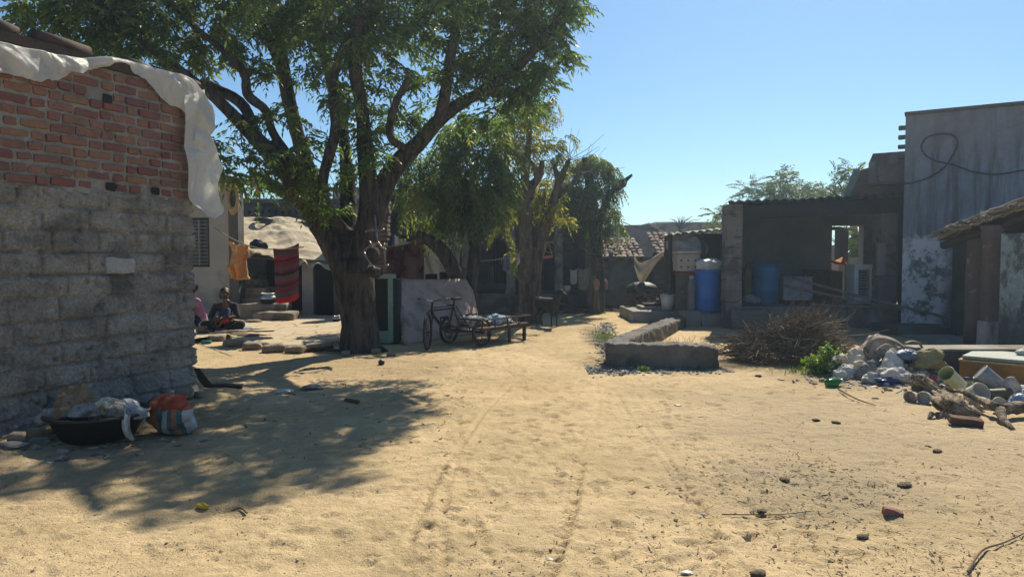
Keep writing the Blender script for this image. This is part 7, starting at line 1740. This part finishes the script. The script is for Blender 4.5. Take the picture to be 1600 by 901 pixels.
def tub(name, label, cat, c, r_, h, mat, rx=0.0, ry=0.0, rz=0.0, taper=.85, closed=False):
    o = T(name, label, cat, c); RT = rotm(rx, ry, rz); mb = MB()
    pr = [(0, 0), (r_ * taper, 0), (r_, h)] + ([(0, h)] if closed else [(r_ * .95, h), (r_ * taper * .94, .012), (0, .012)])
    mb.lathe(c, pr, 22, rot=RT); mb.build('pot_body', mat, o, smooth=False)
    mb = MB(); mb.torus(c + RT @ A3(0, 0, h), r_, r_ * .06, rot=RT @ rotm(R(90), 0, 0), seg=22, sec=6); mb.build('rim', mat, o, smooth=True)
    return o
def gxy(px, py, lift=0.0): p = gpos(px, py); return p + [0, 0, lift]
YG = M('yellow_green_plastic', (.40, .44, .16), (.55, .55, .45), 3, rough=.4, bump=.1)
GRB = M('grey_pail', (.27, .28, .29), (.2, .21, .22), 5, rough=.5, bump=.1, stain=(.12, .12, .12), ssc=4)
tub('yellow_tumbler', 'yellow green plastic tumbler lying tilted behind the dead log', 'tumbler', gxy(1500, 616, .10), .085, .27, YG, R(18), R(-55), 0, .8)
tub('white_tub', 'white plastic tub on its side facing the viewer beside the grey pail', 'tub', gxy(1526, 634, .085) + [0, .10, 0], .095, .15, WPL, R(62), R(18), 0, .9)
tub('grey_pail', 'big grey pail tipped against the orange box', 'pail', gxy(1562, 617, .09), .10, .24, GRB, R(-20), R(-48), 0, .85, True)
tub('paper_cup', 'white cup lying before the white tub', 'cup', gxy(1519, 638, .02), .055, .10, WPL, R(30), R(15))
tub('white_bowl', 'white shallow bowl lying face up among the rubbish at right', 'bowl', gxy(1557, 643, .05), .085, .05, WPL, R(70), R(8), 0, .6)
tub('white_tub', 'small white tub with brown stain left of the dead log', 'tub', gxy(1428, 626, .04), .06, .10, M('stained_white', (.6, .56, .5), (.5, .3, .2), 7, rough=.5), R(80), R(30), R(-60), .9)
tub('white_tub', 'small clean white tub touching the left side of the dead log', 'tub', gxy(1446, 628, .05), .065, .11, WPL, R(85), R(0), R(-40), .9)
tub('tin_can', 'olive tin can in the shade before the orange box', 'can', gxy(1556, 628, .06) + [0, .1, 0], .06, .2, M('olive_tin', (.11, .11, .05), (.08, .08, .05), 5, rough=.5), 0, R(85), R(-10), 1.0, True)
heap(1580, 640, 7.55, .0, (.11, .08, .12), M('crinkled_clear', (.42, .40, .37), (.3, .28, .26), 8, rough=.4, bump=.3), 'crinkled clear plastic wrapper at the right edge of the rubbish', 'wrapper', 'wrapper', 213)
heap(1597, 640, 7.5, .0, (.08, .06, .07), WHT, 'white paper carton at the right picture edge', 'carton', 'carton', 214, n=3, amp=.2)
heap(1597, 668, 7.0, .0, (.12, .08, .09), M('blue_white_bag', (.35, .42, .52), (.16, .24, .40), 6, rough=.4, bump=.3), 'blue and white plastic bag below the branch at the right edge', 'plastic_bag', 'bag', 215)
heap(1540, 640, 7.6, .0, (.09, .07, .05), WHT, 'flattened white wrapper between the white bowl and the paper cup', 'wrapper', 'wrapper', 219, n=3)
heap(1510, 626, 8.1, .0, (.12, .09, .06), M('pale_yellow_bag', (.5, .46, .3), (.4, .36, .25), 5), 'pale yellow wrapper beneath the tumbler', 'wrapper', 'wrapper', 220, n=3)
# green bottle
p = gxy(1293, 605, .04); gb_ = T('green_bottle', 'bright green plastic bottle lying at the left foot of the heap', 'bottle', p)
GBM = M('green_bottle_plastic', (.03, .26, .06), (.02, .2, .05), 5, rough=.2, bump=.1, spec=.5, transl=.4)
RT = rotm(0, R(82), R(20)); mb = MB(); mb.lathe(p, [(0, 0), (.05, 0), (.055, .03), (.055, .12), (.03, .17), (.02, .2), (0, .2)], 18, rot=RT); mb.build('bottle_body', GBM, gb_, smooth=True)
mb = MB(); mb.lathe(p, [(.022, .195), (.022, .22), (0, .22)], 12, rot=RT); mb.build('cap', WPL, gb_)
# rubber strips and straps
LEA = M('grey_leather', (.30, .265, .215), (.22, .19, .155), 5, bump=.4, rough=.8, stain=(.12, .105, .09), ssc=5)
for i, (pts, d, w_, lab) in enumerate((([(1352, 552), (1358, 535), (1372, 527), (1392, 530), (1410, 540), (1424, 555), (1432, 568)], 9.0, .06, 'wide grey leather strap arching over the rubbish heap'),
        ([(1372, 545), (1385, 538), (1402, 548), (1418, 560), (1430, 578)], 8.8, .035, 'narrow grey strap below the wide one on the heap'), ([(1415, 536), (1428, 533), (1440, 540), (1444, 556), (1438, 566)], 8.9, .05, 'curled grey strap leaning on the low concrete block'), ([(1352, 540), (1352, 553), (1362, 560), (1374, 556), (1372, 545)], 8.9, .045, 'grey leather loop at the top left of the heap'))):
    P = path([at(*q, d - .03 * j) for j, q in enumerate(pts)], 24); P[:, 2] = np.maximum(P[:, 2], gz(P[0][0], P[0][1]) + .02); mb = MB(); mb.tube(P, w_, 8, flat=.25, amp=.01); tag(mb.build('leather_strap', LEA, None, org=P[0], smooth=True), lab, 'strap')
# low block and orange box
cb2 = T('low_concrete_block', 'low dark concrete block with a thin pale top beside the orange box', 'block', gp(1470, 592)); a_ = gp(1441, 592); b_ = gp(1520, 592); zt6 = float(at(1470, 545, a_[1])[2])
mb = MB(); mb.bx((a_[0], a_[1], -.05), (b_[0] + 1.4, a_[1] + .36, zt6 - .03), r=.03, n=8, amp=.03, nsc=4); mb.build('body', M('dark_concrete', (.15, .145, .14), (.10, .097, .094), 3, bump=.5), cb2)  # body coloured darker than the pale top
mb = MB(); mb.bx((a_[0] - .02, a_[1] - .03, zt6 - .027), (b_[0] + 1.4, a_[1] + .40, zt6 + .005), r=.01, n=6, amp=.01); mb.build('top_screed', RC, cb2)
ob_ = T('orange_box', 'long orange brown wooden box with a pale mint lid at the right edge', 'box', gp(1560, 617)); p = gp(1498, 601); zt7 = float(at(1498, 556, p[1])[2]); qv = gp(1640, 616)
fx = nrm((qv - p) * [1, 1, 0]); bx_ = np.array([-fx[1], fx[0], 0])
OBM = M('orange_ply', (.36, .185, .055), (.28, .145, .048), 2.5, bump=.3, stain=(.17, .10, .05), ssc=2.2, slo=.52, shi=.75)
mb = MB(); mb.prism([tuple((p + fx * a + bx_ * b2)[:2]) for a, b2 in ((0, 0), (2.1, 0), (2.1, .8), (0, .8))], .02, zt7 - .06); mb.build('side_panel', OBM, ob_, bevel=.006)
mb = MB(); mb.prism([tuple((p + fx * a + bx_ * b2)[:2]) for a, b2 in ((-.01, -.012), (2.12, -.012), (2.12, .82), (-.01, .82))], zt7 - .057, zt7 - .035); mb.build('edge_strip', M('tan_strip', (.45, .33, .16), None, 6), ob_)
mb = MB(); mb.prism([tuple((p + fx * a + bx_ * b2)[:2]) for a, b2 in ((.02, .01), (2.08, .01), (2.08, .78), (.02, .78))], zt7 - .032, zt7 + .012); mb.build('lid', M('pale_mint', (.27, .31, .275), (.20, .24, .215), 3, rough=.6), ob_, bevel=.015)
crumple('white_cushion', 'rounded pale bag lying on the mint lid of the orange box', 'bag', p + fx * .62 + bx_ * .55 + [0, 0, zt7 + .01], (.15, .11, .06), LG, seed=217, amp=.15)
# dead log and branch
LOG = bark_mat('weathered_log', (.38, .31, .225), (.06, .048, .04), (.5, 1.4, 1.1), 1.0)
l0 = gpos(1440, 612); l0 = at(1432, 592, 8.0); l1 = gpos(1472, 640) + [0, 0, .10]; l2_ = gpos(1522, 650) + [0, 0, .07]
lg = T('dead_log', 'splintered dead tree log lying in front of the rubbish', 'log', gpos(1475, 645))
mb = MB(); mb.tube(path([at(1424, 586, 8.05), at(1446, 604, 7.9), at(1468, 626, 7.75), gpos(1492, 650) + [0, 0, .09], gpos(1530, 656) + [0, 0, .05]], 32), np.interp(np.linspace(0, 15, 32), np.arange(16), [.03, .055, .07, .075, .08, .085, .10, .11, .11, .10, .09, .08, .07, .06, .05, .035]), 30, amp=.03, nsc=12, fib=1.1, seed=4)
lo_ = mb.build('trunk', LOG, lg, smooth=True)
mb = MB()
for k in range(34):
    q_ = rnd.random(); a = at(1424 + 66 * q_ + rnd.gauss(0, 5), 586 + 52 * q_ + rnd.gauss(0, 6), 7.86 - .1 * q_); mb.tube([a, a + np.array([.16, -.04, -.14]) * rnd.uniform(.4, 1.1) + rng.normal(size=3) * .02], [.016, .004], 5)
mb.tube(path([at(1470, 618, 7.72), at(1500, 632, 7.6), at(1530, 642, 7.5)], 8), np.linspace(.03, .012, 8), 6); mb.build('splinter', LOG, lo_)
mb = MB()
for k in range(8):
    a = gpos(1462 + 9 * k, 655) + [0, .06, .04]; mb.tube([a, a + [rnd.gauss(0, .05), -.05, -.05]], [.03, .012], 6, amp=.02)
mb.build('root_stub', LOG, lo_)
br_ = T('crooked_branch', 'crooked thick branch running from the log to the right edge', 'branch', gpos(1560, 655))
mb = MB(); mb.tube(path([gpos(1500, 634) + [0, 0, .16], gpos(1535, 645) + [0, 0, .12], gpos(1562, 655) + [0, 0, .10], gpos(1590, 652) + [0, 0, .10], gpos(1640, 648) + [0, 0, .09]], 16), np.linspace(.03, .06, 16), 18, amp=.02, nsc=9, fib=.7); b3_ = mb.build('trunk', LOG, br_, smooth=True)
mb = MB(); mb.tube(path([gpos(1562, 655) + [0, 0, .10], gpos(1568, 664) + [0, 0, .04], gpos(1582, 672) + [0, 0, .0]], 8), np.linspace(.05, .02, 8), 8, amp=.02); mb.build('side_shoot', LOG, b3_, smooth=True)
p = gpos(1508, 665); mb = MB(); mb.box(p + [0, 0, .045], (.27, .11, .07), rot=rotm(R(8), R(5), R(-24)), r=.012, n=6, amp=.02, nsc=8); tag(mb.build('brown_board', M('red_brown_wood', (.13, .075, .055), (.08, .05, .04), 8, bump=.4), None, org=p), 'short red brown board on the sand below the dead log', 'board')

# ================================================================== litter on the sand
def flatbit(px, py, s, mat, label, name, cat, seed, flat=.12, nn=3): 
    p = gpos(px, py); return crumple(name, label, cat, p - [0, 0, .006], (s, s * .6, s * flat * 2), mat, seed=seed, n=nn, amp=.3, flat=.8)
flatbit(443, 613, .10, WPL, 'white paper scrap in the tree shade, left of two', 'paper_scrap', 'paper', 1, .12)
flatbit(487, 608, .12, GREYS, 'grey white wrapper in the tree shade, right of the white scrap', 'wrapper', 'wrapper', 2, .14)
flatbit(316, 794, .035, M('yellow_peel', (.62, .40, .06), None, 6), 'small yellow peel on the lit sand near the tree shadow edge', 'peel', 'peel', 3, .3)
flatbit(858, 873, .018, WPL, 'tiny white scrap at the bottom centre of the sand', 'paper_scrap', 'paper', 4, .2, 2)
flatbit(1073, 893, .03, WPL, 'small white scrap at the bottom edge right of centre', 'paper_scrap', 'paper', 5, .12, 2)
flatbit(1098, 802, .022, WHT, 'small pale scrap on the sand beside the long twig', 'paper_scrap', 'paper', 6, .14, 2)
flatbit(1058, 633, .04, WPL, 'white scrap on the sand before the low wall', 'paper_scrap', 'paper', 7, .12, 2)
flatbit(535, 600, .05, M('yellow_wrapper', (.5, .33, .06), None, 6), 'yellow wrapper at the lit edge of the tree shadow', 'wrapper', 'wrapper', 8, .1, 2)
DUNG = M('dry_dung', (.13, .098, .068), (.08, .06, .045), 8, bump=.6)
for i, (px, py, s, lab) in enumerate(((1306, 661, .055, 'dark clod on the sand left of the dead log'), (1275, 657, .05, 'smaller dark clod left of the round dark clod'), (1226, 751, .06, 'dark clod alone in the middle of the right sand'), (1413, 760, .075, 'flat dark clod at the right, above the ashy straw'), (1465, 706, .06, 'dark clod below the dead log at the right'), (1450, 698, .035, 'small clod just left of the clod below the log'), (1185, 588, .06, 'dark clod on the sand below the brushwood'), (1190, 800, .05, 'dark clod at the left edge of the ashy straw'), (1000, 667, .025, 'tiny dark clod on the tyre track'), (1348, 840, .05, 'dark clod in the ashy straw'), (1185, 898, .06, 'flat dark patch of dung at the bottom edge'))):
    p = gpos(px, py); mb = MB(); s *= .72; mb.ell(p + [0, 0, s * .2], (s, s * .7, s * .36), 3, rotm(0, 0, rnd.uniform(0, 3)), .4, 3, i + 300); tag(mb.build('dung_clod', DUNG, None, org=p, smooth=True), lab, 'clod', 'dark clods lying on the sand')
p = gpos(1395, 806); mb = MB(); mb.box(p + [0, 0, .02], (.11, .06, .05), rot=rotm(0, R(8), R(-15)), r=.008, n=5, amp=.012, nsc=14); tag(mb.build('brick_fragment', BRICK, None, org=p), 'red brick fragment in the ashy straw', 'brick')
p = gpos(550, 629); mb = MB(); mb.box(p + [0, 0, .02], (.17, .05, .03), rot=rotm(0, R(4), R(-22)), r=.006, n=4, amp=.006); tag(mb.build('wood_chip', M('brown_chip', (.16, .085, .045), None, 6), None, org=p), 'brown wood chip lying in the tree shade', 'wood chip')
P = path([gpos(1128, 806) + [0, 0, .012], gpos(1170, 808) + [0, 0, .018], gpos(1220, 806) + [0, 0, .012], gpos(1272, 801) + [0, 0, .015]], 14); tag(MB().tube(P, np.linspace(.004, .002, 14), 5).build('long_twig', WOOD, None, org=P[0]), 'long thin twig lying straight on the right sand', 'twig')
P = path([gpos(1512, 896) + [0, 0, .012], gpos(1535, 865) + [0, 0, .02], gpos(1570, 850) + [0, 0, .012], gpos(1610, 832) + [0, 0, .015]], 14); tag(MB().tube(P, np.linspace(.007, .003, 14), 5).build('forked_twig', WOOD, None, org=P[0]), 'dark crooked twig in the bottom right corner', 'twig')
P = path([gpos(1310, 612) + [0, 0, .03], gpos(1340, 628) + [0, 0, .03], gpos(1368, 635) + [0, 0, .015]], 10); tag(MB().tube(P, np.linspace(.012, .004, 10), 5).build('thin_twig', WOOD, None, org=P[0]), 'thin twig below the left foot of the heap', 'twig')
P = path([gpos(362, 800) + [0, 0, .012], gpos(376, 798) + [0, 0, .02], gpos(386, 804) + [0, 0, .012]], 8); tag(MB().tube(P, .006, 5).build('short_twig', WOOD, None, org=P[0]), 'short bent twig in the tree shadow on the left sand', 'twig')
def scrapf():
    q = rnd.random()
    if q < .7: return 4.5 + rnd.gauss(0, .5), 8.4 + rnd.gauss(0, .3)
    return 5.2 + rnd.gauss(0, .35), 7.5 + rnd.gauss(0, .2)
kind(chips('litter', 420, scrapf, .06, M('litter_mix', (.42, .38, .32), (.18, .15, .12), 4, island=.6), (.4, 1), .15), 'stuff')
def scrapl(): return -3.5 + rnd.gauss(0, .35), 5.55 + rnd.gauss(0, .25)
kind(chips('wall_litter', 120, scrapl, .05, MATS['litter_mix'], (.4, 1), .15), 'stuff')

# ================================================================== thin haze volume, added to lift the darks like lens veil
hz = MB().bx((-425, -65, -1.2), (425, 705, 10.5)); hm = bpy.data.materials.new('veil_haze'); hm.use_nodes = True
hn = hm.node_tree; hn.nodes.clear(); ho = hn.nodes.new('ShaderNodeOutputMaterial'); hv = hn.nodes.new('ShaderNodeVolumePrincipled')
hv.inputs['Color'].default_value = (.60, .80, 1, 1); hv.inputs['Density'].default_value = .0021; hv.inputs['Anisotropy'].default_value = .6
hn.links.new(hv.outputs[0], ho.inputs['Volume'])
hobj = kind(hz.build('haze', hm), 'stuff')
